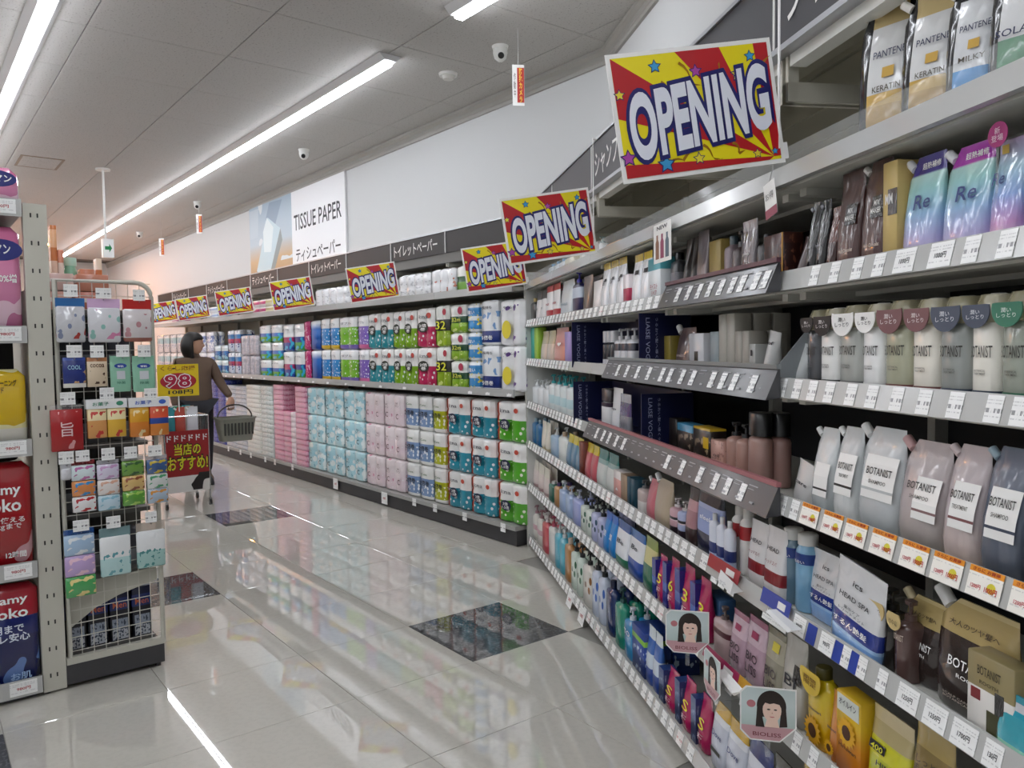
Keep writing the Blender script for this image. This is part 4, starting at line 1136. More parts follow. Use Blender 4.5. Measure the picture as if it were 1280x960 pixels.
R(3, 828, 846, 520, Ca(printed(((0, '5a5034'), (0.15, '231c18')))), 'carton', 'dark carton with olive base on the fourth shelf', 'carton', d=0.1)
R(3, 846, 866, 528, Ca(printed(((0, '2a211c'), (0.8, '3a8ab0')), noise=('8a7a6a', 4, 0.6, 0, 0.8))), 'carton', 'brown carton with blue top flap', 'carton', d=0.05)
R(3, 866, 888, 532, Ca(printed(((0, '2a1f1a'), (0.94, 'c9a41e')), noise=('9a8468', 4, 0.6, 0, 0.8)), panel=(mat('d8b020', 0.4), 0.12, 0.42, 0.5, 0.78)), 'carton', 'brown carton with yellow edge and round yellow mark', 'carton', d=0.05)
R(3, 888, 904, 548, Ca(printed(((0, 'e0a8a8'), (0.3, 'c89a8c')), noise=('a87a70', 6, 0.6, 0, 1)), texts=(('oil', 0.5, 0.5, 0.1),)), 'carton', 'blush pink carton beside black pump bottles', 'carton', d=0.05)
R(3, 904, 928, 526, B('b48c80', '17171a', 'pump'), 'hair_oil_bottle', 'blush bottle with black pump on the fourth shelf', 'bottle', n=2, d=0.06)
R(3, 929, 949, 514, B('a8857c', '141416', 'tall', square=0.9), 'hair_spray_can', 'tall rose brown can with black cap', 'spray can', d=0.05)
R(3, 951, 972, 514, B('a07c74', '141416', 'tall', square=0.9), 'hair_spray_can', 'tall rose brown can with black cap set deeper', 'spray can', d=0.1)
R(3, 981, 1010, 575, Tu('c8c6c4', 'd8d4d2', text=('care', 0.5, 0.5, 0.06)), 'hair_cream_tube', 'clear grey tube leaning beside the white refill pouches', 'tube', d=0.04, tilt=0.2)
bt2 = lambda sub: (('BOTANIST', 0.56, 0.62, 0.07, mat('2a2a2a', 0.5), 0.08), (sub, 0.48, 0.42, 0.035, mat('66645e', 0.5), 0.08))
PW = lambda bc: printed(((0, 'eeedea'), (0.18, bc), (0.24, 'f3f2ef')), rough=0.4)
PB = lambda a, b: printed(((0, a), (0.45, b), (0.8, b)), smooth=True, rough=0.25, coat=0.6)
R(3, 1008, 1034, 532, Po(PB('9fa6a8', 'd6dadb'), 'e2e2e0', label=(PW('1a1a1c'), -0.2, 0.48, 0.22, 0.6)), 'refill_pouch', 'frosted white refill pouch with black band beside the leaning tube', 'refill pouch', dep=0.07)
R(3, 1035, 1064, 531, Po(PB('dedfdd', 'cdd1d2'), 'e8e8e6', texts=bt2('TREATMENT'), label=(PW('1a1a1c'), -0.3, 0.48, 0.3, 0.72)), 'refill_pouch', 'frosted white refill pouch with ivory panel', 'refill pouch', dep=0.07, d=0.03)
R(3, 1064, 1116, 532, Po(PB('9fa4a4', 'd0d4d6'), 'e8e8e6', texts=bt2('SHAMPOO'), label=(PW('b8bcbc'), -0.3, 0.48, 0.34, 0.74)), 'refill_pouch', 'wide frosted clear refill pouch with full white label', 'refill pouch', dep=0.07)
R(3, 1112, 1170, 548, Po(PB('8f8880', 'bdb2b2'), 'c9a0a0', texts=bt2('SHAMPOO'), label=(PW('8a6a6a'), -0.05, 0.48, 0.3, 0.68)), 'refill_pouch', 'frosted taupe pink refill pouch with mauve top', 'refill pouch', dep=0.08)
R(3, 1168, 1216, 553, Po(PB('c8b4a8', 'c2b6b8'), 'd8c8c8', texts=bt2('TREATMENT'), label=(PW('7a4a4c'), -0.2, 0.48, 0.32, 0.7)), 'refill_pouch', 'frosted pink refill pouch with ivory panel', 'refill pouch', dep=0.08)
R(3, 1214, 1268, 556, Po(PB('4c5058', '6a7282'), '9ab0bc', texts=bt2('SHAMPOO'), label=(PW('3c4658'), -0.25, 0.48, 0.32, 0.7)), 'refill_pouch', 'frosted slate blue refill pouch with white label', 'refill pouch', dep=0.08)
R(3, 1267, 1325, 560, Po(PB('6a6e78', '7d8696'), '9ab0bc', texts=bt2('TREATMENT'), label=(PW('3c4658'), -0.1, 0.48, 0.32, 0.7)), 'refill_pouch', 'paler frosted slate blue refill pouch ending its row', 'refill pouch', dep=0.08)

# --- fifth shelf
R(4, 664, 674, 522, B('2a6a9a', '8fa8b4', 'cap'), 'shampoo_bottle', 'blue bottle on the fifth shelf by the corner', 'shampoo', n=2, rows=2)
R(4, 675, 685, 526, Tu('e4ddd0', 'c8b898'), 'hair_cream_tube', 'cream tube on the fifth shelf', 'tube', n=2, rows=2, dep=0.045)
R(4, 686, 696, 532, B('9fb8d0', 'e8e8e4', 'pump'), 'shampoo_bottle', 'powder blue pump bottle on the fifth shelf', 'shampoo', rows=2)
R(4, 696, 706, 538, B('dfe2de', 'b09a80', 'cap'), 'shampoo_bottle', 'white bottle with tan cap on the fifth shelf', 'shampoo', rows=2)
YT = lambda c: printed(((0, c), (0.7, c), (0.74, 'd8c020')), rough=0.3, coat=0.5)
R(4, 706, 724, 543, Po(YT('6f90a8'), None), 'refill_pouch', 'steel blue refill pouch with yellow top', 'refill pouch', n=3)
R(4, 724, 729, 550, Ca('7a3a2c'), 'carton', 'russet carton on the fifth shelf', 'carton')
R(4, 729, 743, 553, Po(YT('c8606a'), None), 'refill_pouch', 'coral red refill pouch with yellow top', 'refill pouch', n=2)
R(4, 743, 767, 562, Po(printed(((0, 'd4d8d4'), (0.62, '8fb0ac'), (0.74, '2f7a74'))), None), 'refill_pouch', 'white refill pouch with teal top on the fifth shelf', 'refill pouch', n=2)
R(4, 767, 776, 585, Ca(printed(((0, 'e4a8a0'), (0.7, 'e8e0dc'))), texts=(('▲', 0.3, 0.4, 0.1, W_),)), 'carton', 'salmon carton on the fifth shelf', 'carton')
R(4, 776, 784, 590, Ca('a48a72'), 'carton', 'tan carton on the fifth shelf', 'carton')
R(4, 784, 793, 594, Ca('1f4a5c'), 'carton', 'dark teal carton on the fifth shelf', 'carton', n=2)
R(4, 794, 804, 596, B(printed(((0, 'dcd8d4'), (0.5, 'b8a8a4'))), '6a6a6a', 'pump'), 'shampoo_bottle', 'silver topped white bottle on the fifth shelf', 'shampoo', rows=2)
R(4, 805, 816, 595, Po('c8707c', 'e8e8e8'), 'refill_pouch', 'rose refill pouch with white spout', 'refill pouch', n=1)
R(4, 814, 834, 596, Po('b4a58e', 'e8e8e8'), 'refill_pouch', 'tan refill pouch with white spout', 'refill pouch', n=1)
sp2 = lambda a: printed(((0, '2a1e28'), (0.3, a), (0.52, 'e0c8cc'), (0.56, '1e1c20'), (0.66, a)))
R(4, 834, 844, 618, B(sp2('c8a0a8'), 'd0c8c8', 'pump'), 'shampoo_bottle', 'blush bottle with black stripe on the fifth shelf', 'shampoo', n=1)
R(4, 844, 853, 622, B(sp2('a8b0d0'), 'c8c4c0', 'pump'), 'shampoo_bottle', 'lavender bottle with black stripe on the fifth shelf', 'shampoo', n=1)
R(4, 853, 866, 606, Po(printed(((0, '3a2626'), (0.3, 'a87a80'), (0.6, 'c89aa0'), (0.78, '3a3436'))), None), 'refill_pouch', 'dusty rose and black refill pouch on the fifth shelf', 'refill pouch', n=1)
R(4, 866, 898, 600, Po(printed(((0, '14183a'), (0.3, '8fa0d0'), (0.62, 'a8b4d8'), (0.68, '1c1e28'), (0.82, '8a8a88'))), None, texts=(('sleek', 0.48, 0.5, 0.06, W_),)), 'refill_pouch', 'large periwinkle and black refill pouch on the fifth shelf', 'refill pouch', n=1, dep=0.05)
R(4, 884, 912, 646, B(printed(((0, 'b8c4e0'), (0.25, '22306c'), (0.5, 'd8dce8'))), 'dcdcdc', 'cap'), 'shampoo_bottle', 'small white and navy sample bottle on the fifth shelf', 'shampoo', n=3, d=0.015, dep=0.03, h=0.16)
R(4, 911, 931, 630, B(printed(((0, 'e4e0dc'), (0.62, 'a82428'), (0.86, 'dcd8d4'))), 'cfcbc6', 'cap', neck=0.6), 'shampoo_bottle', 'grey bottle with red shoulder label', 'shampoo', n=2, d=0.05)
HP = printed(((0, 'e2dedc'), (0.2, '8a1f26'), (0.38, 'e4e2e2')), rough=0.3, coat=0.5)
R(4, 930, 953, 648, Po(HP, None, texts=(('HEAD', 0.66, 0.6, 0.06), ('ヘッドスパ', 0.48, 0.6, 0.06, mat('8a1f26', 0.5)))), 'refill_pouch', 'white head care pouch with red band farther from the blue bottles', 'refill pouch', dep=0.05, d=0.04)
R(4, 950, 975, 656, Po(HP, None, texts=(('HEAD', 0.66, 0.6, 0.06), ('ヘッドスパ', 0.48, 0.6, 0.06, mat('8a1f26', 0.5)))), 'refill_pouch', 'white head care pouch with red band touching the blue bottles', 'refill pouch', dep=0.05)
R(4, 971, 988, 655, B(mat('5f7c8e', 0.12, coat=0.6), 'e4e2de', 'cap', neck=0.7, square=0.9, band=('1d3a80', 0.72, 0.88), text=('うるおい', 0.63, 0.7, 0.04, W_)), 'shampoo_bottle', 'steel blue cylinder bottle with white cap and navy collar', 'shampoo', d=0.05)
R(4, 988, 1006, 662, B(mat('7fb0d0', 0.12, coat=0.6), 'e4e2de', 'cap', neck=0.7, square=0.9, band=('1d3a80', 0.72, 0.88), text=('うるおい', 0.63, 0.7, 0.04, W_)), 'shampoo_bottle', 'sky blue cylinder bottle with white cap and navy collar', 'shampoo', d=0.05)
HS = printed(((0, '7fa8dc'), (0.2, '9fc0e4'), (0.24, '1f3488'), (0.42, 'd9d9da'), (1, 'c8c8ca')), rough=0.2, coat=0.8)
htx = (('HEAD SPA', 0.6, 0.62, 0.055, mat('26282c', 0.5)), ('集中ケア\nトリートメント', 0.45, 0.55, 0.08, mat('44464c', 0.5)), ('するん艶髪', 0.3, 0.7, 0.07, W_), ('ics', 0.76, 0.2, 0.06, mat('26282c', 0.5)))
R(4, 1006, 1048, 688, Po(HS, None, texts=htx), 'refill_pouch', 'silver white spa pouch with navy band partly behind its twin', 'refill pouch', dep=0.045, d=0.06)
R(4, 1030, 1092, 702, Po(HS, None, texts=htx), 'refill_pouch', 'silver white spa pouch with navy band in front of its twin', 'refill pouch', dep=0.04, d=0.005, tilt=0.12)
R(4, 1058, 1084, 765, Tu(printed(((0, '5a3c3a'), (0.72, '5a3c3a'), (0.78, 'b8964a'))), '4a3230', text=('root', 0.5, 0.5, 0.07, mat('d8c0b0', 0.5))), 'hair_cream_tube', 'leaning plum brown tube with gold top', 'tube', d=0.025, tilt=0.18, dep=0.04)
R(4, 1086, 1112, 728, B(mat('26221f', 0.15, coat=0.7), '1c1a18', 'pump', text=('BOTANIST', 0.5, 0.62, 0.08, mat('b8b0a4', 0.5)), tagc=(mat('c8b078', 0.4), '大人の\nツヤ髪', '4a3a20')), 'shampoo_bottle', 'dark brown pump bottle with gold and white neck tag', 'shampoo', dep=0.06)
R(4, 1112, 1132, 742, B(mat('5f4844', 0.15, coat=0.7), '5a4440', 'pump', text=('BOTANIST', 0.5, 0.62, 0.08, mat('d8c8b8', 0.5)), tagc=(mat('c8b078', 0.4), '大人の\nツヤ髪', '4a3a20')), 'shampoo_bottle', 'cocoa brown pump bottle with gold neck tag', 'shampoo', dep=0.06)
RT = printed(((0, '2f2421'), (0.6, '382b27'), (0.68, 'b9a36c'), (0.95, 'c9b684')), rough=0.25, coat=0.7)
rtx2 = (('BOTANIST', 0.42, 0.6, 0.085, W_, 0.06), ('ROOTH', 0.34, 0.34, 0.035, W_, 0.06), ('大人のツヤ髪へ', 0.76, 0.66, 0.055, mat('3a2c1c', 0.5)), ('SCALP CARE\nBOTANICAL', 0.12, 0.36, 0.05, mat('b8aca0', 0.5), -0.1))
R(4, 1118, 1170, 742, Po(RT, 'cfc09a', texts=rtx2), 'refill_pouch', 'dark brown refill pouch with gold top behind its twin', 'refill pouch', dep=0.06, d=0.06)
R(4, 1158, 1258, 752, Po(RT, 'd6d6d4', texts=rtx2), 'refill_pouch', 'large dark brown refill pouch with gold top and white spout', 'refill pouch', dep=0.06, d=0.04)
R(4, 1206, 1268, 806, Ca(printed(((0, 'e2dfda'), (0.62, '8f8158'), (1, '8f8158')))
  , texts=(('BOTANIST', 0.78, 0.5, 0.1, mat('3a3424', 0.5)), ('ROOTH', 0.68, 0.4, 0.04, mat('3a3424', 0.5))), panel=[(mat('3a3a18', 0.3), -0.05, 0.45, 0.08, 0.42), (M_BLACK, 0.12, 0.3, 0.42, 0.66), (mat('7a2028', 0.4), -0.4, -0.2, 0.48, 0.6)]), 'carton', 'white carton with gold top and picture of an oil bottle', 'carton', dep=0.045, d=0.005, h=0.16)
R(4, 1238, 1300, 858, Po(printed(((0, '7cc0a8'), (0.3, '3aa0b0'), (0.7, '2f9ab0'), (0.78, 'c8c8cc'), (0.9, '2a8a9c')), rough=0.15, coat=0.9), None), 'refill_pouch', 'glossy turquoise sachet in front of the gold topped carton', 'refill pouch', dep=0.025, d=-0.002, h=0.12)

# --- sixth shelf
R(5, 664, 684, 578, Tu(printed(((0, 'e0d0cc'), (0.6, 'd8d0c4'))), 'c0a0a0'), 'hair_cream_tube', 'pale pink tube on the sixth shelf by the corner', 'tube', n=3, rows=2, dep=0.045)
R(5, 684, 691, 598, B('2a6a5c', 'd8d8d4', 'cap'), 'shampoo_bottle', 'dark green bottle on the sixth shelf', 'shampoo', rows=2)
R(5, 691, 697, 600, B('b88a5c', '3c2c5a', 'cap'), 'shampoo_bottle', 'amber bottle with purple cap on the sixth shelf', 'shampoo', rows=2)
R(5, 697, 713, 602, B('a4b8d8', 'd8dce4', 'pump'), 'shampoo_bottle', 'powder blue bottle on the sixth shelf', 'shampoo', n=2, rows=1)
R(5, 704, 718, 604, B('c4d4b8', 'd8dce0', 'pump'), 'shampoo_bottle', 'pale green bottle on the sixth shelf', 'shampoo', n=1, rows=1, d=0.11)
R(5, 713, 724, 608, B('9fa8d8', 'c8ccd8', 'pump'), 'shampoo_bottle', 'periwinkle bottle on the sixth shelf', 'shampoo', n=1, rows=2)
dots_b = lambda c, dcol: printed(((0, c),), (dcol, 3.0, 0.3, 0.2, 0.8), rough=0.2)
R(5, 724, 737, 618, B(dots_b('cfd6cc', '4a6a5c'), '2a2c30', 'pump'), 'shampoo_bottle', 'pale sage bottle with round print and black pump', 'shampoo', n=2, rows=3)
R(5, 737, 752, 626, B(dots_b('b4b8d8', '3f566a'), '2a2c30', 'pump'), 'shampoo_bottle', 'pale lilac bottle with round print and black pump', 'shampoo', n=2, rows=3)
R(5, 752, 766, 638, Po(printed(((0, '1f86d0'), (0.8, '2a6cc8'))), None, texts=(('潤', 0.4, 0.4, 0.15, W_),)), 'refill_pouch', 'bright blue refill pouch on the sixth shelf', 'refill pouch', n=2)
R(5, 766, 782, 648, Po(printed(((0, '2c7a58'), (0.2, 'e8eaee'), (0.8, '2a5a9c'))), None, texts=(('Be', 0.5, 0.5, 0.1),)), 'refill_pouch', 'white oval refill pouch with green base', 'refill pouch')
R(5, 781, 800, 660, Po(printed(((0, '1d4aa0'), (0.4, 'e4e6ea'), (0.82, '2a6ab0'))), None, texts=(('Be', 0.6, 0.4, 0.1),)), 'refill_pouch', 'white oval refill pouch with blue base', 'refill pouch')
R(5, 800, 815, 668, Po(printed(((0, '1f6a4c'), (0.5, 'cfc88a'), (0.8, '8a9a4a'))), None), 'refill_pouch', 'green and straw refill pouch on the sixth shelf', 'refill pouch')
MAG = printed(((0, '1c2f8c'), (0.35, '3a5ab0'), (0.55, '1c2f8c')), rough=0.25, coat=0.5)
MAG2 = printed(((0, 'b01c58'),), rough=0.25, coat=0.5)


def magenta(w, d, h, q, navy):
    rec = pouch(w * 0.62, d, h, MAG2, None, ((q, 0.4, 0.55, 0.2, mat('e8d83a', 0.5)), ('種', 0.2, 0.5, 0.12, mat('f0d8e0', 0.5))))
    rec = [(p[0], p[1], (p[2][0] + w * 0.17, p[2][1], p[2][2]), p[3]) for p in rec]
    return rec + [('side_panel', MB().box(-w * 0.48, -w * 0.15, 0.002, d, 0.0, h * 0.85).mesh('side_panel', navy), (0, 0, 0), 0)]


for a, b, y, dg_ in ((814, 828, 688, '5'), (827, 843, 692, '6'), (842, 862, 700, '3'), (861, 882, 716, '3')):
    R(5, a, b, y, lambda w, d, h, q=dg_: magenta(w, d, h, q, MAG), 'hair_cream_pack', f'magenta and navy pack printed with a yellow {dict(zip("563", ("five", "six", "three")))[dg_]}', 'hair cream', group='magenta packs on the sixth shelf', dep=0.05)
R(5, 880, 900, 738, Ca(printed(((0, '2a4a70'), (0.5, '3a5f8a'))), texts=(('freee', 0.5, 0.7, 0.2, W_),)), 'carton', 'slate blue carton reading freee', 'carton', dep=0.06, d=0.08)
R(5, 887, 909, 752, B(mat('b8a0a0', 0.2, coat=0.5), '6a5c5a', 'pump', band=('5a2a34', 0.6, 0.75)), 'shampoo_bottle', 'dusty pink pump bottle beside the pink pouches', 'shampoo', dep=0.05)
BP = printed(((0, 'b99aa8'), (0.6, 'cdb2be'), (0.9, '9a5c74')), rough=0.25, coat=0.6)
BG = printed(((0, '8f8a78'), (0.6, 'a8a28e'), (0.9, '6e6a54')), rough=0.25, coat=0.6)
bio = (('BIO\nLISS', 0.2, 0.6, 0.3, mat('3a2c34', 0.5)),)
R(5, 908, 928, 760, Po(BP, None, texts=bio, label=(mat('a03a5c', 0.4), -0.2, 0.15, 0.7, 0.8)), 'refill_pouch', 'mauve pink refill pouch beside the pump bottle', 'refill pouch', dep=0.05)
R(5, 927, 951, 768, Po(BP, None, texts=bio, label=(mat('a03a5c', 0.4), -0.2, 0.15, 0.7, 0.8)), 'refill_pouch', 'mauve pink refill pouch beside the khaki ones', 'refill pouch', dep=0.05)
R(5, 950, 974, 782, Po(BG, None, texts=bio, label=(mat('d8c84a', 0.4), -0.1, 0.25, 0.72, 0.84)), 'refill_pouch', 'khaki refill pouch beside the mauve pink ones', 'refill pouch', dep=0.05)
R(5, 972, 1000, 790, Po(printed(((0, 'b0ada4'), (1, 'a8a498')), rough=0.25, coat=0.6), None, texts=(('BI\nR', 0.25, 0.5, 0.3, M_INK),), label=(M_BLACK, 0.1, 0.48, 0.5, 0.7)), 'refill_pouch', 'grey refill pouch with small black panel', 'refill pouch', dep=0.05)
SUN = printed(((0, 'd8a014'), (0.2, 'd0a00e'), (0.8, 'd8c01a')), smooth=True, rough=0.2, coat=0.7)
flower = lambda w, h, z, cx=0.0: [('flower_print', (lambda mb: mb.mesh('flower_print', [mat('e0a818', 0.4), mat('4a2810', 0.5)]))(sunflower(w, h, z, cx)), (0, 0, 0), 0)]


def sunflower(w, h, z, cx):
    mb = MB(); r = w * 0.4; n = 16; pts = []
    for k in range(2 * n):
        a = math.pi * k / n; q = r if k % 2 == 0 else r * 0.72
        pts.append((cx * w + q * math.cos(a), z * h + q * math.sin(a)))
    mb.flat(pts, -0.0045, 0)
    mb.flat([(cx * w + r * 0.45 * math.cos(2 * math.pi * k / 12), z * h + r * 0.45 * math.sin(2 * math.pi * k / 12)) for k in range(12)], -0.0052, 1)
    return mb


R(5, 1003, 1032, 826, lambda w, d, h: bottle(w, d, h, SUN, mat('4a4418', 0.35), 'cap', text=('Himawari', 0.45, 0.6, 0.04), tagc=(mat('d8b83a', 0.4), '期間\n限定', '6a3a10'), neck=0.6) + flower(w, h, 0.2), 'shampoo_bottle', 'yellow bottle with sunflower print and gold neck tag', 'shampoo', dep=0.055)
R(5, 1030, 1046, 858, lambda w, d, h: squeeze_tube(w, d, h, mat('d08a4c', 0.25, coat=0.5), mat('c87a3a', 0.35), text=('Himawari', 0.45, 0.7, 0.04)) + flower(w, h, 0.2), 'hair_cream_tube', 'peach orange tube with sunflower print', 'tube', dep=0.05)
R(5, 1044, 1076, 862, lambda w, d, h: carton(w, d, h, printed(((0, 'd0701a'), (0.4, 'd88a1c'), (0.7, 'd8b020')), smooth=True), (('Himawari', 0.32, 0.7, 0.05), ('オイルイン', 0.85, 0.7, 0.08)), (mat('d8dcd4', 0.4), -0.44, 0.44, 0.76, 0.97)) + flower(w, h, 0.55), 'carton', 'orange carton with sunflower print and white panel', 'carton', dep=0.05)
R(5, 1076, 1128, 885, Po(printed(((0, 'b8bc1e'), (0.5, 'd0cc2a'), (0.66, 'c8c43a'), (0.68, 'b8a878'), (0.85, 'c8b890')), rough=0.2, coat=0.8), None, texts=(('HIMA', 0.42, 0.5, 0.06, M_INK, 0.1), ('400', 0.56, 0.3, 0.06, mat('e8e43a', 0.5), -0.2)), label=(M_BLACK, -0.4, 0.0, 0.55, 0.64)), 'refill_pouch', 'yellow green refill pouch with gold top and black strip', 'refill pouch', dep=0.06)
R(5, 1128, 1178, 905, Po(printed(((0, '4a3a24'), (0.5, '8a7648'), (0.8, 'a89258')), rough=0.2, coat=0.8), None, texts=(('しっとり\nまとまる', 0.6, 0.7, 0.14, mat('3a2a14', 0.5)),)), 'refill_pouch', 'crumpled gold brown refill pouch on the sixth shelf', 'refill pouch', dep=0.06)

# --- deck
R(6, 664, 676, 630, B('dcd8d0', 'a07a80', 'pump', band=('c8a0a8', 0.4, 0.6)), 'body_wash_bottle', 'white bottle with rose cap on the deck by the corner', 'body wash', n=2, rows=3)
R(6, 676, 684, 636, B('c8505c', 'd8d0d0', 'pump'), 'body_wash_bottle', 'rose red bottle on the deck', 'body wash', rows=3)
R(6, 684, 692, 640, B('d8d6d2', 'b04a60', 'pump'), 'body_wash_bottle', 'white bottle with crimson pump on the deck', 'body wash', rows=3)
R(6, 692, 704, 650, B('5fb4c8', 'd4d8d8', 'pump'), 'body_wash_bottle', 'turquoise bottle on the deck', 'body wash', n=2, rows=3)
R(6, 704, 712, 668, B('b88450', 'c8b8a8', 'cap'), 'body_wash_bottle', 'honey brown bottle on the deck', 'body wash', rows=3)
R(6, 712, 726, 672, B(dots_b('cfdcd0', '3f6a50'), '26282a', 'pump'), 'body_wash_bottle', 'pale green bottle with round print on the deck', 'body wash', n=2, rows=4)
R(6, 726, 738, 684, B(dots_b('d8d4cc', '8a5a2c'), '26282a', 'pump'), 'body_wash_bottle', 'ivory bottle with round print on the deck', 'body wash', n=1, rows=4)
R(6, 738, 754, 692, B(dots_b('c8d0e0', '3a62b0'), '26282a', 'pump'), 'body_wash_bottle', 'pale blue bottle with round print on the deck', 'body wash', n=2, rows=4)
R(6, 755, 766, 720, B(mat('142a5c', 0.15, coat=0.6), '101c3c', 'cap'), 'body_wash_bottle', 'navy bottle on the deck', 'body wash', rows=3)
R(6, 766, 778, 728, B(mat('1f8a72', 0.15, coat=0.6), '1c4a48', 'pump'), 'body_wash_bottle', 'emerald pump bottle on the deck', 'body wash', rows=3)
R(6, 777, 791, 752, B(mat('2a8ac0', 0.15, coat=0.6), 'd8e0e4', 'pump', text=('TO', 0.45, 0.5, 0.1, W_)), 'body_wash_bottle', 'bright blue pump bottle reading TO', 'body wash', rows=2)
NVB = printed(((0, '1a3478'), (0.4, '2a4ca0'), (0.7, '8ac048'), (0.82, '22408c')), noise=('c8d8ec', 5, 0.62, 0, 0.6))
R(6, 790, 806, 770, Ca(NVB), 'carton', 'blue and green carton stacked on the deck', 'carton', rows=2, n=1, dep=0.12)
R(6, 805, 822, 782, Po(printed(((0, '2a4a9c'), (0.3, 'c8d4e0'), (0.55, '3a6ab8'), (0.8, 'd8e0e4'))), None), 'refill_pouch', 'silver blue refill pouch on the deck', 'refill pouch', n=2, dep=0.05)
NVC = printed(((0, '2a3a60'), (0.5, '3a4f80'), (0.85, '24407c')), noise=('8aa0c0', 4, 0.64, 0, 1))
for a, b, y in ((822, 842, 826), (842, 862, 838), (862, 882, 858)):
    R(6, a, b, y, lambda w, d, h: magenta(w, d, h, 'S', NVC), 'body_wash_pack', 'magenta pack with navy panel and yellow S on the deck', 'body wash', group='magenta packs on the deck', dep=0.06)
DV = printed(((0, 'c8ccd8'), (0.7, 'e2e4ea'), (0.8, 'c9a02c')), rough=0.25, coat=0.6)
R(6, 884, 904, 872, Po(DV, 'e8e4e0', texts=(('Dove', 0.5, 0.6, 0.08, mat('22306c', 0.5)),), label=(mat('2a2c20', 0.4), -0.3, 0.3, 0.26, 0.32)), 'refill_pouch', 'pearl white refill pouch with gold top beside the magenta tubes', 'refill pouch', dep=0.06)
R(6, 902, 926, 895, Po(DV, None, texts=(('Dove', 0.5, 0.6, 0.08, mat('22306c', 0.5)),)), 'refill_pouch', 'pearl white refill pouch with gold top next to a navy topped one', 'refill pouch', dep=0.06)
R(6, 926, 956, 918, Po(printed(((0, 'c8ccd8'), (0.6, 'd8dae4'), (0.75, '22306c'))), None, texts=(('Dove', 0.4, 0.6, 0.08, mat('22306c', 0.5)),)), 'refill_pouch', 'pearl white refill pouch with navy top', 'refill pouch', dep=0.06)
R(6, 956, 990, 945, Po(printed(((0, 'd8d4c0'), (0.5, 'c9a82c'), (0.8, '2a281c'))), None), 'refill_pouch', 'gold and black refill pouch on the deck below the grey pouch', 'refill pouch', dep=0.06)
R(6, 990, 1040, 960, Po(DV, None), 'refill_pouch', 'pearl white refill pouch nearly under the sunflower bottle', 'refill pouch', dep=0.06)
# ------------------------------------------------------------------ price tags
TAG_TILT = math.atan2(0.012, 0.046)


def tag_mesh(w, h, m):
    return cached(('tag', round(w, 3), round(h, 3), m.name, m is M_TAGTX), lambda: MB().box(-w / 2, w / 2, -0.0008, 0, 0, h).mesh('price_tag', m))


def price_tag(frame, s, lipz, w, h, m, label, group, text=None, col='26262c', y=-0.0165, tilt=TAG_TILT, dz=0.004):
    if text and m is not M_TAGYEL:
        m = M_TAGTX
    o = link('price_tag', tag_mesh(w, h, m), None, frame.w(s, y, lipz + dz), 0, (-tilt, 0, frame.a))
    tag(o, label, 'price tag', group)
    for tx in ([text] if text else []):
        if m is M_TAGYEL:
            link('lettering', text_mesh(tx, w * 0.36, h * 0.2, mat(col, 0.5), 0.03), o, (w * 0.22, -0.0016, h * 0.24))
            link('lettering', text_mesh('1200円', w * 0.3, h * 0.16, mat('c25058', 0.5), 0.02), o, (-w * 0.22, -0.0016, h * 0.26))
            link('yellow_mark', MB().flat([(w * 0.22 + w * 0.13 * math.cos(2 * math.pi * k / 12), h * 0.42 + h * 0.18 * math.sin(2 * math.pi * k / 12)) for k in range(12)], -0.0012).mesh('yellow_mark', mat('d8cc3a', 0.4)), o)
            link('header_print', text_mesh('さらに お買得', w * 0.8, h * 0.13, mat('a83a14', 0.5), 0.03), o, (0, -0.0014, h * 0.84))
        else:
            link('lettering', text_mesh(tx, w * 0.5, h * 0.24, mat(col, 0.5), 0.02), o, (0, -0.0012, h * 0.36))
    return o


near_px = {1: [1016, 1041, 1069, 1096, 1128, 1173, 1211, 1255], 2: [976, 994, 1013, 1034, 1061, 1087, 1118, 1152, 1191, 1239, 1272], 3: [976, 991], 4: [], 5: [994, 1014, 1040], 6: []}
for j in range(1, 7):
    z = R_LIPS[j]; lab = f'small white price ticket on the rail of the {ORD[j]} hair care shelf'
    if j == 6:
        lab = 'small white price ticket on the rail of the deck'
    grp = lab
    hi = {1: FR.s_at(824, -0.015, z, 0, 5.5), 2: FR.s_at(712, -0.015, z, 0, 5.5), 3: FR.s_at(728, -0.015, z, 0, 5.5), 4: FR.s_at(888, -0.015, z, 0, 5.5), 5: FR.s_at(876, -0.015, z, 0, 5.5), 6: FR.s_at(866, -0.015, z, 0, 5.5)}[j]
    s = 0.09; k = 0
    while s < hi - 0.02:
        price_tag(FR, s, z, 0.05, 0.047, M_TAGRED if RND.random() < 0.12 else M_TAG, lab, grp)
        s += RND.choice((0.074, 0.082, 0.096))
    for px in near_px[j]:
        s = FR.s_at(px, -0.015, z, 0, 5.6)
        big = (j == 1 and px in (1128, 1173))
        price_tag(FR, s, z, 0.06 if big else 0.036, 0.048, M_TAG, lab, grp, '1000円' if big else None)
for px in (1010, 1038, 1067, 1101, 1140, 1181, 1228, 1284):
    s = FR.s_at(px, -0.015, R_LIPS[3], 0, 5.6)
    price_tag(FR, s, R_LIPS[3], 0.076, 0.052, M_TAGYEL, 'wide price ticket with orange header reading 1000 on the fourth shelf rail', 'orange headed tickets on the fourth shelf', '1000円', 'c02828', y=-0.018)
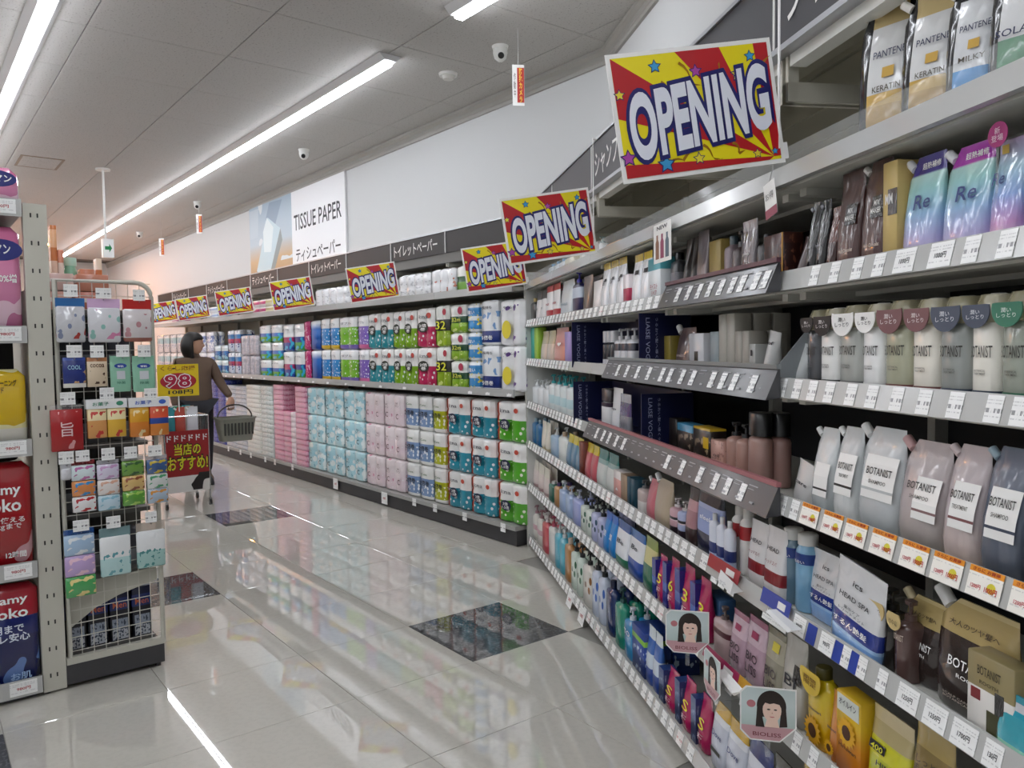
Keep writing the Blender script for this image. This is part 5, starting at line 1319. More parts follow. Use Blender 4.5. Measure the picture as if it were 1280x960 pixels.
for px, tx, w in ((997, '900円', 0.055), (1031, '900円', 0.055), (1055, None, 0.03), (1075, None, 0.03), (1100, None, 0.03), (1132, '1250円', 0.06), (1166, '1250円', 0.06), (1202, '1700円', 0.06), (1238, '130円', 0.04)):
    s = FR.s_at(px, -0.015, R_LIPS[4], 0, 5.6)
    price_tag(FR, s, R_LIPS[4], w, 0.046, M_TAG, f'white price ticket reading {tx[:-1]} on the fifth shelf rail' if tx else 'narrow white price ticket between priced tickets on the fifth shelf rail', 'tickets on the fifth shelf rail', tx)
for px in (1012, 1046, 1064):
    s = FR.s_at(px, -0.015, R_LIPS[4], 0, 5.6)
    o = link('rail_strip', MB().box(-0.02, 0.02, -0.0006, 0, 0, 0.046).mesh('rail_strip', mat('22409c', 0.35)), None, FR.w(s, -0.0165, R_LIPS[4] + 0.003), 0, (-TAG_TILT, 0, FR.a))
    tag(o, 'plain blue strip slotted in the fifth shelf rail', 'rail strip', 'blue rail strips')
for (a, b, j, c, lab) in ((884, 922, 4, 'a02c34', 'dark red strip slotted along the fifth shelf rail'), (878, 921, 5, '9c1a50', 'magenta promotional strip along the sixth shelf rail'), (921, 956, 5, 'c8941c', 'golden yellow promotional strip along the sixth shelf rail'),
                          (950, 985, 4, '22409c', 'royal blue promotional strip along the fifth shelf rail')):
    z = R_LIPS[j]; s0, s1 = FR.s_at(a, -0.02, z, 0, 5.6), FR.s_at(b, -0.02, z, 0, 5.6)
    o = thing('rail_strip', lab, 'rail strip', FR.w(s0, -0.0195, z + 0.03), 0, None, (-TAG_TILT, 0, FR.a))
    link('strip', MB().box(0, s1 - s0, -0.001, 0, 0, 0.04).mesh('strip', mat(c, 0.35, coat=0.4)), o)
    link('label', MB().box((s1 - s0) * 0.6, (s1 - s0) * 0.85, -0.0018, -0.001, 0.01, 0.028).mesh('label', M_WHITE), o)
    for q in (0.2, 0.45, 0.75):
        price_tag(FR, s0 + (s1 - s0) * q, z, 0.045, 0.045, M_TAG, f'white price ticket below the {lab.split(" ")[0]} {"strip" if j else ""} of the {ORD[j]} shelf', f'tickets below strips {lab}', y=-0.0185, dz=-0.014)
for px in (712, 727):
    s = FR.s_at(px, -0.02, 0.05, 0, 5.6)
    price_tag(FR, s, R_LIPS[6], 0.11, 0.085, M_TAGRED, 'large red printed price card hanging on the deck rail', 'large price cards on the deck', '298円', 'b02830', y=-0.03, dz=-0.04)
# tissue shelf tickets
for px in (270, 282, 292, 303, 314, 330, 352, 373, 391, 409, 432, 454, 475, 505, 530, 546, 587, 609, 636):
    s = FT.s_at(px, -0.02, T_MID, -16, -4)
    price_tag(FT, s, T_MID - 0.035, 0.055, 0.05, M_TAG, 'small white price ticket on the middle tissue shelf rail', 'tickets on the middle tissue shelf', y=-0.018, tilt=0.12)
for px in (285, 300, 313, 331, 343, 365, 517, 543, 580, 628):
    s = FT.s_at(px, -0.02, 0.12, -16, -4)
    price_tag(FT, s, 0.085, 0.06, 0.065, M_TAG, 'small white price ticket on the tissue deck edge', 'tickets on the tissue deck', y=-0.014, tilt=0.0)
for px in (419, 480):
    s = FT.s_at(px, -0.02, 0.1, -16, -4)
    price_tag(FT, s, 0.02, 0.11, 0.11, M_TAGRED, 'large white price card hanging on the tissue deck edge', 'large cards on the tissue deck', '598円', 'b02830', y=-0.016, tilt=0.0)

# ------------------------------------------------------------------ display trays and navy stands on the shampoo shelves


def price_plate(j, pa, pb, label, m, tags, ya=-0.06, hgt=0.075, edge=None, endpx=None):
    z = R_LIPS[j]; s0, s1 = FR.s_at(pa, -0.04, z, 0, 5.6), FR.s_at(pb, -0.04, z, 0, 5.6); L = s1 - s0
    t = thing('display_tray', label, 'display tray', FR.w(s0, 0, z), FR.a)
    prof = [(-0.02, 0.0), (ya, -0.004), (ya + 0.035, hgt), (ya + 0.04, hgt), (-0.018, 0.006)]
    link('front_plate', MB().loft([[(x, q[0], q[1]) for q in prof] for x in (0, L)]).mesh('front_plate', m), t)
    tl = math.atan2(0.035, hgt + 0.004)
    if edge:
        link('top_edge', MB().box(0, L, ya + 0.03, ya + 0.043, hgt, hgt + 0.012).mesh('top_edge', edge), t)
    lines = MB()
    for q in range(int(L / 0.085)):
        x = 0.03 + q * 0.085
        lines.box(x, x + 0.05, -0.0008, 0, 0.062, 0.065).box(x, x + 0.035, -0.0008, 0, 0.052, 0.054).box(x + 0.035, x + 0.055, -0.0008, 0, 0.016, 0.022)
    lo_ = link('print_lines', lines.mesh('print_lines', mat('a8a8ac', 0.5)), t, (0, ya - 0.0015 + 0.001, 0.0)); lo_.rotation_euler = (-tl, 0, 0); lo_['kind'] = 'stuff'
    for px in tags:
        s = FR.s_at(px, -0.06, z + 0.03, 0, 5.6)
        price_tag(FR, s, z, 0.034, 0.05, M_TAG, f'white price ticket on the sloping plate of the {ORD[j]} shelf display tray', f'tickets on the {ORD[j]} shelf tray', y=ya + 0.005, tilt=tl, dz=0.01)
    return t


M_PLATE = mat('3d3d40', 0.35, coat=0.4)
price_plate(1, 828, 966, 'dark grey price plate with mauve top edge on the second shelf', M_PLATE, (842, 855, 868, 881, 895, 909, 921, 938, 950), edge=mat('5a3a44', 0.4))
price_plate(2, 757, 966, 'dark grey price plate running in front of the third shelf boxes', M_PLATE, (768, 779, 792, 806, 822, 832, 847, 860, 884, 897, 911, 934), edge=mat('8f9698', 0.3, metal=0.5))
price_plate(3, 733, 966, 'dark grey price plate with pink top edge on the fourth shelf', M_PLATE, (742, 750, 757, 766, 775, 829, 847, 869, 888, 903, 921), edge=mat('a4686c', 0.4))


def navy_stand(j, pl, pr, ytl, ytr, words_l, label):
    z = R_TOP[j]; s0, s1 = FR.s_at(pl, -0.01, z, 0, 5.6), FR.s_at(pr, -0.01, z, 0, 5.6); L = s1 - s0
    h = min(FR.pix(pl + 5, ytl, -0.01)[1] - z, 0.25)
    t = thing('display_stand', label, 'display stand', FR.w(s0, 0, z), FR.a)
    link('back_board', MB().box(0, L, 0.2, 0.206, 0, h).mesh('back_board', M_NAVY), t)
    link('tray', MB().box(0, L, 0.0, 0.2, 0, 0.02).mesh('tray', M_NAVY), t)
    for x, wd in ((0.0, 0.1), (L, 0.1)):
        b = link('side_board', cached(('nvs', round(h, 3)), lambda: MB().box(0, 0.006, -0.015, 0.2, 0, h).mesh('side_board', M_NAVY)), t, (x, 0, 0))
        for off, tx, hh in ((0.025, 'LIAISE VOGUE', 0.017), (0.065, 'うるおい髪へ導くケア', 0.011)):
            me = text_mesh(tx, h * 0.85, hh, mat('aab0d0', 0.5), 0.0)
            o = link('lettering', me, b, (0.0068, -0.012 + off, h * 0.5)); o.rotation_euler = (math.pi / 2 * 0, math.pi / 2, math.pi / 2)
    return t


navy_stand(2, 716, 800, 402, 392, '', 'navy blue display stand with lettered side boards on the third shelf')
navy_stand(3, 718, 803, 478, 491, '', 'navy blue display stand with lettered side boards on the fourth shelf')
# clear silver acrylic stand beside the bottle row
s0 = FR.s_at(966, -0.01, R_TOP[2], 0, 5.6)
t = thing('acrylic_divider', 'silver acrylic divider at the end of the third shelf boxes', 'divider', FR.w(s0, 0, R_TOP[2]), FR.a)
link('plate', MB().add([(x, y, z) for x in (0, 0.005) for y, z in ((-0.05, 0), (0.2, 0), (0.2, 0.17), (0.1, 0.17))], [(3, 2, 1, 0), (4, 5, 6, 7), (0, 1, 5, 4), (1, 2, 6, 5), (2, 3, 7, 6), (3, 0, 4, 7)]).mesh('plate', mat('c8ced2', 0.1, alpha=0.4)), t)
link('foot', MB().box(-0.06, 0, -0.04, 0.1, 0, 0.008).mesh('foot', mat('9aa0a4', 0.15, metal=0.6)), t)

# small cards on the rails


def small_card(px0, px1, py0, py1, d, name, label, parts, rz=0.0, tilt=0.0, cat='card'):
    s0, z1 = FR.pix(px0, py0, d); s1, z0 = FR.pix(px1, py1, d)
    t = thing(name, label, cat, FR.w((s0 + s1) / 2, d, z0), 0, None, (0, tilt, FR.a + rz))
    w, h = (s1 - s0), z1 - z0
    parts(t, w, h)
    return t


def three_bottles(t, w, h):
    link('card', MB().box(-w / 2, w / 2, 0, 0.001, 0, h).mesh('card', M_WHITE), t)
    for x, c in ((-0.28, '8a6048'), (0.0, '8c3a58'), (0.28, '5a6a78')):
        link('bottle_print', MB().flat([(w * (x - 0.1), h * 0.1), (w * (x + 0.1), h * 0.1), (w * (x + 0.1), h * 0.52), (w * (x + 0.05), h * 0.6), (w * (x + 0.05), h * 0.72), (w * (x - 0.05), h * 0.72), (w * (x - 0.05), h * 0.6), (w * (x - 0.1), h * 0.52)], -0.0005).mesh('bottle_print', mat(c, 0.5)), t)
    link('lettering', text_mesh('NEW', w * 0.6, h * 0.1, M_INK, 0.02), t, (0, -0.0006, h * 0.84))


small_card(817, 839, 283, 324, -0.03, 'hanging_card', 'white card picturing three bottles hung below the top shelf rail', three_bottles)
small_card(958, 972, 228, 268, -0.03, 'hanging_card', 'narrow pink and white card hung below the top shelf rail', lambda t, w, h: (link('card', MB().box(-w / 2, w / 2, 0, 0.001, 0, h).mesh('card', M_WHITE), t), link('band', MB().box(-w / 2, w / 2, -0.001, 0, 0, h * 0.25).mesh('band', mat('8a3048', 0.4)), t), link('lettering', text_mesh('お得', w * 0.7, h * 0.2, M_INK), t, (0, -0.002, h * 0.5))), tilt=-0.2)


def white_fold(t, w, h):
    link('card', MB().add([(-w / 2, 0, 0), (w / 2, -0.02, 0.0), (w / 2, -0.01, h), (-w / 2, 0.01, h), (-w / 2, 0.03, 0.004), (w / 2, 0.02, 0.004)], [(0, 1, 2, 3), (3, 2, 5, 4), (1, 5, 2), (0, 3, 4)]).mesh('card', M_PLASTIC), t)
    link('lettering', text_mesh('ここから\n開ける', w * 0.6, h * 0.5, mat('8a8a90', 0.5)), t, (0, -0.022, h * 0.25))


small_card(897, 921, 712, 742, -0.05, 'folded_tag', 'crumpled white plastic tag hooked on the fifth shelf rail by the head care pouches', white_fold)
small_card(957, 994, 762, 790, -0.05, 'folded_tag', 'crumpled white plastic tag hooked on the fifth shelf rail by the spa pouches', white_fold)
small_card(894, 922, 842, 866, -0.05, 'folded_tag', 'crumpled white plastic tag hooked on the sixth shelf rail between portrait cards', white_fold)


def portrait(t, w, h):
    """Promotional card: a generic portrait above a pink strip."""
    c = w * 0.18
    out = [(-w / 2, c), (-w / 2 + c, 0), (w / 2 - c * 1.6, 0), (w / 2, c * 1.6), (w / 2, h), (-w / 2 + c * 0.6, h), (-w / 2, h - c * 0.6)]
    n = len(out)
    link('card', MB().add([(x, -0.0005, z) for x, z in out] + [(x, 0.0008, z) for x, z in out], [tuple(range(n)), tuple(range(2 * n - 1, n - 1, -1))] + [(i, i + n, (i + 1) % n + n, (i + 1) % n) for i in range(n)]).mesh('card', M_PLASTIC), t)
    q = lambda k: [((x * k), h / 2 + (z - h / 2) * k) for x, z in out]
    pr = link('portrait_print', MB().flat(q(0.95), -0.0009).mesh('portrait_print', printed(((0, 'c79aa0'), (0.26, 'c79aa0'), (0.27, 'b4c8c4'), (0.7, 'cfdcdc'), (1, 'c4d2d2')), smooth=True, rough=0.35)), t)
    el = lambda cx, cz, rx, rz, a0=0, a1=360, k=22: [(cx + rx * math.cos(math.radians(a0 + (a1 - a0) * i / k)), cz + rz * math.sin(math.radians(a0 + (a1 - a0) * i / k))) for i in range(k + 1)]
    hair, skin = mat('2a1f1b', 0.5), mat('f0cfbe', 0.5)
    W2, H2 = w, h
    link('hair', MB().flat([(-W2 * 0.22, H2 * 0.26)] + [(p[0], p[1]) for p in el(0.06 * W2, H2 * 0.66, W2 * 0.26, H2 * 0.29, 190, -10)] + [(W2 * 0.34, H2 * 0.3), (W2 * 0.2, H2 * 0.28), (W2 * 0.22, H2 * 0.5), (-W2 * 0.1, H2 * 0.45), (-W2 * 0.06, H2 * 0.26)], -0.0013).mesh('hair', hair), pr)
    link('neck', MB().flat([(-W2 * 0.06, H2 * 0.27), (W2 * 0.2, H2 * 0.27), (W2 * 0.15, H2 * 0.5), (0, H2 * 0.5)], -0.0015).mesh('neck', skin), pr)
    link('face', MB().flat(el(0.07 * W2, H2 * 0.59, W2 * 0.165, H2 * 0.225), -0.0017).mesh('face', skin), pr)
    link('fringe', MB().flat([(-0.12 * W2, H2 * 0.6), (-0.05 * W2, H2 * 0.72), (0.03 * W2, H2 * 0.7), (0.1 * W2, H2 * 0.72), (0.2 * W2, H2 * 0.7), (0.26 * W2, H2 * 0.58)] + [(p[0], p[1]) for p in el(0.07 * W2, H2 * 0.72, W2 * 0.2, H2 * 0.18, 0, 180, 10)], -0.0019).mesh('fringe', hair), pr)
    for ex in (0.01, 0.13):
        link('eye', MB().flat(el(ex * W2, H2 * 0.6, W2 * 0.03, H2 * 0.014, k=10), -0.0021).mesh('eye', mat('2a1c18', 0.4)), pr)
    link('mouth', MB().flat(el(0.07 * W2, H2 * 0.47, W2 * 0.045, H2 * 0.016, 180, 360, 10), -0.0021).mesh('mouth', mat('c0505a', 0.4)), pr)
    link('nose', MB().flat([(0.06 * W2, H2 * 0.525), (0.085 * W2, H2 * 0.525), (0.072 * W2, H2 * 0.56)], -0.0021).mesh('nose', mat('cc9a88', 0.5)), pr)
    link('round_mark', MB().flat(el(-0.3 * W2, H2 * 0.68, W2 * 0.08, H2 * 0.07, k=14), -0.0013).mesh('round_mark', mat('c07a80', 0.4)), pr)
    link('lettering', text_mesh('BIOLISS', W2 * 0.5, H2 * 0.075, mat('7a3a44', 0.5), 0.01), pr, (-0.02 * W2, -0.0015, H2 * 0.09))
    link('clip', MB().box(-0.006, 0.006, 0.0, 0.06, -0.04, 0.02).mesh('clip', M_CLEAR), t)


for (cx, cy, wpx, dd, lab, rz) in ((859, 790, 60, -0.09, 'portrait card with pink strip in front of the magenta tubes', 1.15), (960, 893, 72, -0.09, 'portrait card with pink strip in front of the pearl white pouches', 1.15), (890, 845, 22, -0.05, 'narrow portrait card turned edge on behind the other portrait cards', -0.05)):
    s, z = FR.pix(cx, cy, dd); P = FR.w(s, dd, z); dep = (P - C_POS) @ C_FWD
    w = 0.135
    h = w * 1.02
    t = thing('portrait_card', lab, 'card', P - np.array([0, 0, h / 2]), FR.a + rz, 'portrait cards on the sixth shelf')
    portrait(t, w, h)

# ------------------------------------------------------------------ opening signs
SW, SH = 0.43, 0.31
M_YEL, M_RED, M_NVO = mat('eedc12', 0.35), mat('b81a22', 0.35), mat('1a1c66', 0.4)


def star(cx, cz, r, rot=0.3):
    return [(cx + (r if k % 2 == 0 else r * 0.5) * math.cos(rot + math.pi * k / 5), cz + (r if k % 2 == 0 else r * 0.5) * math.sin(rot + math.pi * k / 5)) for k in range(10)]


def sign_parts():
    P = lambda u, v: ((u - 0.5) * SW, (v - 0.5) * SH)
    out = [('board', MB().box(-SW / 2, SW / 2, 0, 0.003, -SH / 2, SH / 2).mesh('board', mat('f2f0ec', 0.4)))]
    out.append(('yellow_print', MB().flat([P(0.025, 0.035), P(0.975, 0.035), P(0.975, 0.965), P(0.025, 0.965)], -0.0008).mesh('yellow_print', M_YEL)))
    F = P(0.93, 0.06)
    for pts in ([P(0.025, 0.035), P(0.9, 0.035), F, P(0.025, 0.14)], [P(0.025, 0.5), F, P(0.025, 0.965)], [P(0.41, 0.965), F, P(0.68, 0.965)], [P(0.89, 0.965), F, P(0.975, 0.06), P(0.975, 0.965)], [P(0.35, 0.035), F, P(0.62, 0.035)]):
        a = sum(p[0] * pts[(i + 1) % len(pts)][1] - pts[(i + 1) % len(pts)][0] * p[1] for i, p in enumerate(pts))
        out.append(('red_ray', MB().flat(pts if a > 0 else pts[::-1], -0.0014).mesh('red_ray', M_RED)))
    for c, items in (('3a9ad0', ((0.28, 0.87, 0.016), (0.86, 0.87, 0.014), (0.27, 0.11, 0.022), (0.94, 0.1, 0.009))), ('b04aa8', ((0.52, 0.8, 0.016), (0.05, 0.19, 0.02))), ('e8d438', ((0.77, 0.74, 0.018), (0.47, 0.12, 0.015), (0.05, 0.68, 0.014), (0.83, 0.1, 0.012)))):
        for u, v, r in items:
            x, z = P(u, v)
            out.append(('star_outline', MB().flat(star(x, z, r * 1.15), -0.0018).mesh('star_outline', M_NVO)))
            out.append(('star', MB().flat(star(x, z, r * 0.88), -0.0022).mesh('star', mat(c, 0.4))))
    for u0, v0, u1, v1, bend in ((0.3, 0.72, 0.36, 0.6, 0.03), (0.42, 0.85, 0.55, 0.66, 0.03), (0.66, 0.82, 0.62, 0.7, 0.02), (0.3, 0.1, 0.45, 0.2, 0.04), (0.68, 0.18, 0.75, 0.12, 0.03), (0.88, 0.78, 0.97, 0.84, 0.02), (0.5, 0.2, 0.6, 0.08, 0.02)):
        a = []; b = []
        for k in range(9):
            q = k / 8; u = u0 + (u1 - u0) * q + bend * math.sin(q * 7) * 0.5; v = v0 + (v1 - v0) * q + bend * math.cos(q * 6) * 0.6
            p = P(u, v); a.append(p); b.append((p[0] + 0.004, p[1] + 0.006 * math.cos(q * 5)))
        v_ = [(p[0], -0.0018, p[1]) for p in a] + [(p[0], -0.0018, p[1]) for p in b]
        out.append(('streamer', MB().add(v_, [(k, k + 1, k + 10, k + 9) for k in range(8)]).mesh('streamer', mat('a87818', 0.35, metal=0.4))))
    out.append(('lettering_outline', text_mesh('OPENING', SW * 0.90, SH * 0.60, M_NVO, 0.11, skewz=0.115)))
    out.append(('lettering', text_mesh('OPENING', SW * 0.86, SH * 0.53, mat('e6e8f2', 0.35), 0.036, skewz=0.115)))
    return out


SIGN = sign_parts()


def opening_sign(center, label, roll=8.5, yaw=None, hang=True):
    t = thing('opening_sign', label, 'sign', center, 0, 'yellow and red opening signs', (0, -math.radians(roll), (FR.a + math.pi / 2) if yaw is None else yaw))
    for nm, me in SIGN:
        loc = (0, 0, 0)
        if nm == 'lettering_outline':
            loc = (0.006, -0.0026, -SH * 0.32)
        elif nm == 'lettering':
            loc = (0.006, -0.0034, -SH * 0.285)
        link(nm, me, t, loc)
    link('clip', cached('clip', lambda: MB().box(SW / 2 - 0.012, SW / 2 + 0.012, 0.003, 0.012, -SH / 2 + 0.01, -SH / 2 + 0.05).mesh('clip', M_PLASTIC)), t)
    return t


def place_right_sign(px_r, py_r, label):
    s, z = FR.pix(px_r, py_r, -0.03)
    c = FR.w(s, -0.03 - SW / 2 * math.cos(math.radians(8.5)), z - SW / 2 * math.sin(math.radians(8.5)))
    opening_sign(c, label)
    h = thing('sign_holder', f'thin white holder strip carrying the {label.split(" ")[0]} opening sign', 'sign holder', FR.w(s, -0.028, z - 0.12), FR.a)
    link('strip', MB().box(-0.004, 0.004, 0, 0.003, 0, 2.44 - z + 0.12).mesh('strip', M_PLASTIC), h)
    link('hook', MB().box(-0.006, 0.006, 0, 0.03, 2.44 - z + 0.12, 2.44 - z + 0.128).mesh('hook', M_PLASTIC), h)


place_right_sign(972, 125, 'largest opening sign over the hair care shelves')
place_right_sign(741, 275, 'second opening sign at the corner end of the hair care shelves')
for (cx, cy, lab) in ((618, 333, 'opening sign on the tissue shelf next to the corner'), (466, 353, 'opening sign between two clear white roll packs'), (365, 367, 'opening sign on the tissue shelf before the cream bundle'),
                      (293, 377, 'opening sign on the tissue shelf past the pink squared bundle'), (241, 385, 'opening sign above the shopper'), (203, 390, 'opening sign farthest along the tissue shelf')):
    x, z = FT.pix(cx, cy, -0.2)
    opening_sign((x, 3.3, z), lab)

# ------------------------------------------------------------------ gondola end with wire rack (frame FL: x = across, y = away)
G = thing('gondola_end', 'beige gondola end with slotted post and hanging wire grid rack', 'gondola rack', FL.w(0, 0, 0), FL.a)
link('post', MB().box(0.434, 0.522, 0, 0.05, 0.01, 2.1).mesh('post', M_BEIGE), G)
sl = MB()
for k in range(18):
    z = 0.07 + k * 0.116
    for x in (0.462, 0.487):
        sl.box(x - 0.003, x + 0.003, -0.0012, 0, z, z + 0.018)
link('slots', sl.mesh('slots', mat('2c2a28', 0.6)), G)['kind'] = 'stuff'
link('spine_panel', MB().box(0.45, 0.5, 0.05, 8.0, 0.01, 1.75).mesh('spine_panel', M_BEIGE), G)
fr = [(0.54, 0.012, 0.1), (0.54, 0.012, 1.785)]
pts = [(0.54, 0.012, 0.11), (0.54, 0.012, 1.785), (0.86, 0.012, 1.785)] + [(0.86 + 0.065 * math.sin(a), 0.012, 1.72 + 0.065 * math.cos(a)) for a in [math.pi / 2 * k / 6 for k in range(1, 7)]] + [(0.925, 0.012, 0.11)]
link('rack_frame', MB().tube(pts, 0.011, 8).mesh('rack_frame', M_BEIGE, True, 70), G)
link('bottom_bar', MB().box(0.525, 0.93, 0, 0.03, 0.105, 0.135).mesh('bottom_bar', M_BEIGE), G)
wg = MB()
for k in range(1, 8):
    x = 0.54 + k * 0.048
    wg.box(x - 0.0015, x + 0.0015, 0.011, 0.014, 0.13, 1.78)
for k in range(28):
    z = 0.16 + k * 0.06
    wg.box(0.545, 0.922, 0.008, 0.011, z - 0.0015, z + 0.0015)
link('wire_grid', wg.mesh('wire_grid', mat('cfccc2', 0.35)), G)['kind'] = 'stuff'
link('kick_plate', MB().box(0.522, 0.925, -0.002, 0.45, 0.02, 0.105).mesh('kick_plate', mat('3d3c3e', 0.5)), G)
ft = MB()
for x in (0.45, 0.9):
    ft.cyl(x, 0.02, 0, 0.02, 0.012, 0.012, 8)
link('levelling_feet', ft.mesh('levelling_feet', M_DARK), G)
LZ = [0.135, 0.47, 0.75, 1.06, 1.38, 1.66]
for z in LZ:
    link('shelf_board', cached('lsb', lambda: MB().box(0.505, 0.9, 0.06, 7.9, -0.02, 0).mesh('shelf_board', mat('6a6864', 0.5))), G, (0, 0, z))
link('inner_panel', MB().box(0.51, 0.91, 0.3, 0.31, 0.135, 1.64).mesh('inner_panel', mat('57554f', 0.6)), G)
mb = MB().add([(x, y, z) for y in (0.05, 0.054) for x, z in ((0.55, 0.44), (0.915, 0.46), (0.915, 0.4), (0.85, 0.385), (0.75, 0.36), (0.65, 0.32), (0.55, 0.25))], [(0, 1, 2, 3, 4, 5, 6)[::-1], tuple(range(7, 14))] + [(i, (i + 1) % 7, (i + 1) % 7 + 7, i + 7) for i in range(7)])
link('side_bracket', mb.mesh('side_bracket', M_BEIGE), G)

# goods seen through the grid
for k, x in enumerate((0.575, 0.665, 0.755, 0.85)):
    put(carton(0.082, 0.09, 0.24, printed(((0, '10131f'), (0.62, '23306a'), (0.85, '141a3a')), rough=0.3), (('Men', 0.66, 0.7, 0.12, mat('c86a4a', 0.5)),), (printed(((0, 'b8bcc4'), (0.5, '8f98a8')), noise=('3a4456', 7, 0.55, 0, 1)), -0.4, 0.4, 0.05, 0.45)), FL, 'carton', 'navy carton with white lower panel on the lowest shelf behind the wire grid', 'carton', x, 0.07, LZ[0], 'navy cartons behind the wire grid')
for zi, hts in ((1, 0.17), (2, 0.2), (3, 0.2), (4, 0.18)):
    for k in range(3):
        c = RND.choice(('26262c', '3a3a44', '2c2c34', '1c1c22'))
        put(carton(0.1, 0.12, hts, printed(((0, '8a8c92'), (0.45, c)), rough=0.4), (), None), FL, 'carton', f'dark carton on the {("second lowest", "middle", "upper middle", "upper")[zi - 1]} shelf behind the wire grid', 'carton', 0.58 + k * 0.115, 0.12, LZ[zi], f'dark cartons behind the grid on shelf {zi}')
for k, (x, y, h, c, lab) in enumerate(((0.59, 0.35, 0.1, 'd8a494', 'flat salmon pack on the top shelf behind the grid'), (0.74, 0.35, 0.1, 'c87a64', 'flat rust pack on the top shelf behind the grid'), (0.6, 0.35, 0.08, 'e0bcb0', 'flat blush pack stacked on the salmon pack'), (0.75, 0.35, 0.08, 'cf8a70', 'flat terracotta pack stacked on the rust pack'))):
    put(carton(0.135, 0.16, h, printed(((0, c), (0.5, 'ece0d8'), (0.7, c)), rough=0.3)), FL, 'flat_pack', lab, 'pack', x, y, 1.66 + (0.104 if k > 1 else 0), None)
def rack_top(px0, px1, py, d, maker, name, label, cat):
    a_, z1_ = FL.pix(px0, py, d); b_, _ = FL.pix(px1, py, d)
    put(maker(b_ - a_, 0.07, z1_ - 1.662), FL, name, label, cat, (a_ + b_) / 2, d, 1.662, None)


rack_top(62, 70, 281, 0.6, lambda w, d, h: carton(w, d, h, printed(((0, 'd88a5a'), (0.4, 'e8c8b0'), (0.6, 'c8743a'), (0.75, 'e8b080'), (0.95, 'c8743a')))), 'carton', 'tall orange carton above the wire rack beside the post', 'carton')
rack_top(72, 79, 312, 0.6, lambda w, d, h: carton(w, d, h, printed(((0, 'c86a4a'), (0.5, 'e8d0c0'), (0.8, 'd88a6a')))), 'carton', 'salmon striped carton above the wire rack', 'carton')
rack_top(80, 97, 321, 0.62, lambda w, d, h: bottle(w, d, h, mat('8fc8a8', 0.2, coat=0.5), mat('b8dcc8', 0.3), 'cap', neck=0.8, square=1.0), 'canister', 'mint green canister above the wire rack', 'canister')
rack_top(120, 127, 323, 0.6, lambda w, d, h: carton(w, d, h, printed(((0, 'e0a878'), (0.5, 'c86a2c'), (0.8, 'e8d0b8')))), 'carton', 'slim orange carton above the wire rack', 'carton')
rack_top(100, 118, 336, 0.6, lambda w, d, h: carton(w, d, h, printed(((0, 'd8a090'), (0.5, 'ecdcd4'), (0.8, 'c87a5a')))), 'carton', 'low blush carton above the wire rack', 'carton')

# hanging goods on the grid


def hung(px0, py0, px1, py1, maker, name, label, cat, dep=0.02, tagpx=None, group=None, d0=-0.045):
    s0, z1 = FL.pix(px0, (py0 + py0) / 2, d0); s1, z0 = FL.pix(px1, py1, d0)
    s0b, _ = FL.pix(px0, py1, d0); s0 = (s0 + s0b) / 2
    rec = maker(s1 - s0, dep, z1 - z0)
    t = put(rec, FL, name, label, cat, (s0 + s1) / 2, d0, z0, group)
    if len(rec) == 1:
        return
    hk = MB().tube([(0, dep + 0.035 - 0.02, z1 - z0 - 0.005), (0, -0.012, z1 - z0 - 0.005)], 0.002, 6)
    if tagpx:
        h = thing('peg_hook', 'wire peg hook with ticket over the ' + ' '.join(label.split()[:8]), 'hook', FL.w(*((lambda a: (a[0], -0.05, a[1]))(FL.pix((tagpx[0] + tagpx[2]) / 2, tagpx[3], -0.05)))), FL.a, 'peg hooks on the wire grid')
        hw = (tagpx[2] - tagpx[0]) / FOC * 4.0
        hh = (tagpx[3] - tagpx[1]) / FOC * 4.0
        link('ticket', cached(('tk', round(hw, 3), round(hh, 3)), lambda: MB().box(-hw / 2, hw / 2, -0.0008, 0, 0, hh).mesh('ticket', M_TAG)), h)
        link('hook', cached('phook', lambda: MB().tube([(0, 0.0, -0.006), (0, 0.056, -0.006)], 0.0022, 6).mesh('hook', M_CHROME)), h)


def bag(mm, header=None, hz=0.8, txt=None, r=0.008):
    def mk(w, d, h):
        out = [('bag', rbox(w, d, h * hz, r, [wrinkle(mm, 3.0, 0.18)], 'bag'), (0, 0, 0), 0)]
        if header:
            out.append(('header_card', MB().box(-w / 2, w / 2, d * 0.3, d * 0.3 + 0.003, h * hz - 0.004, h).mesh('header_card', header), (0, 0, 0), 0))
        if txt:
            out.append(('lettering', text_mesh(txt[0], w * 0.7, h * 0.1, txt[1], 0.01), (0, -0.0015 if txt[2] < hz else d * 0.3 - 0.002, h * txt[2]), 0))
        return out
    return mk


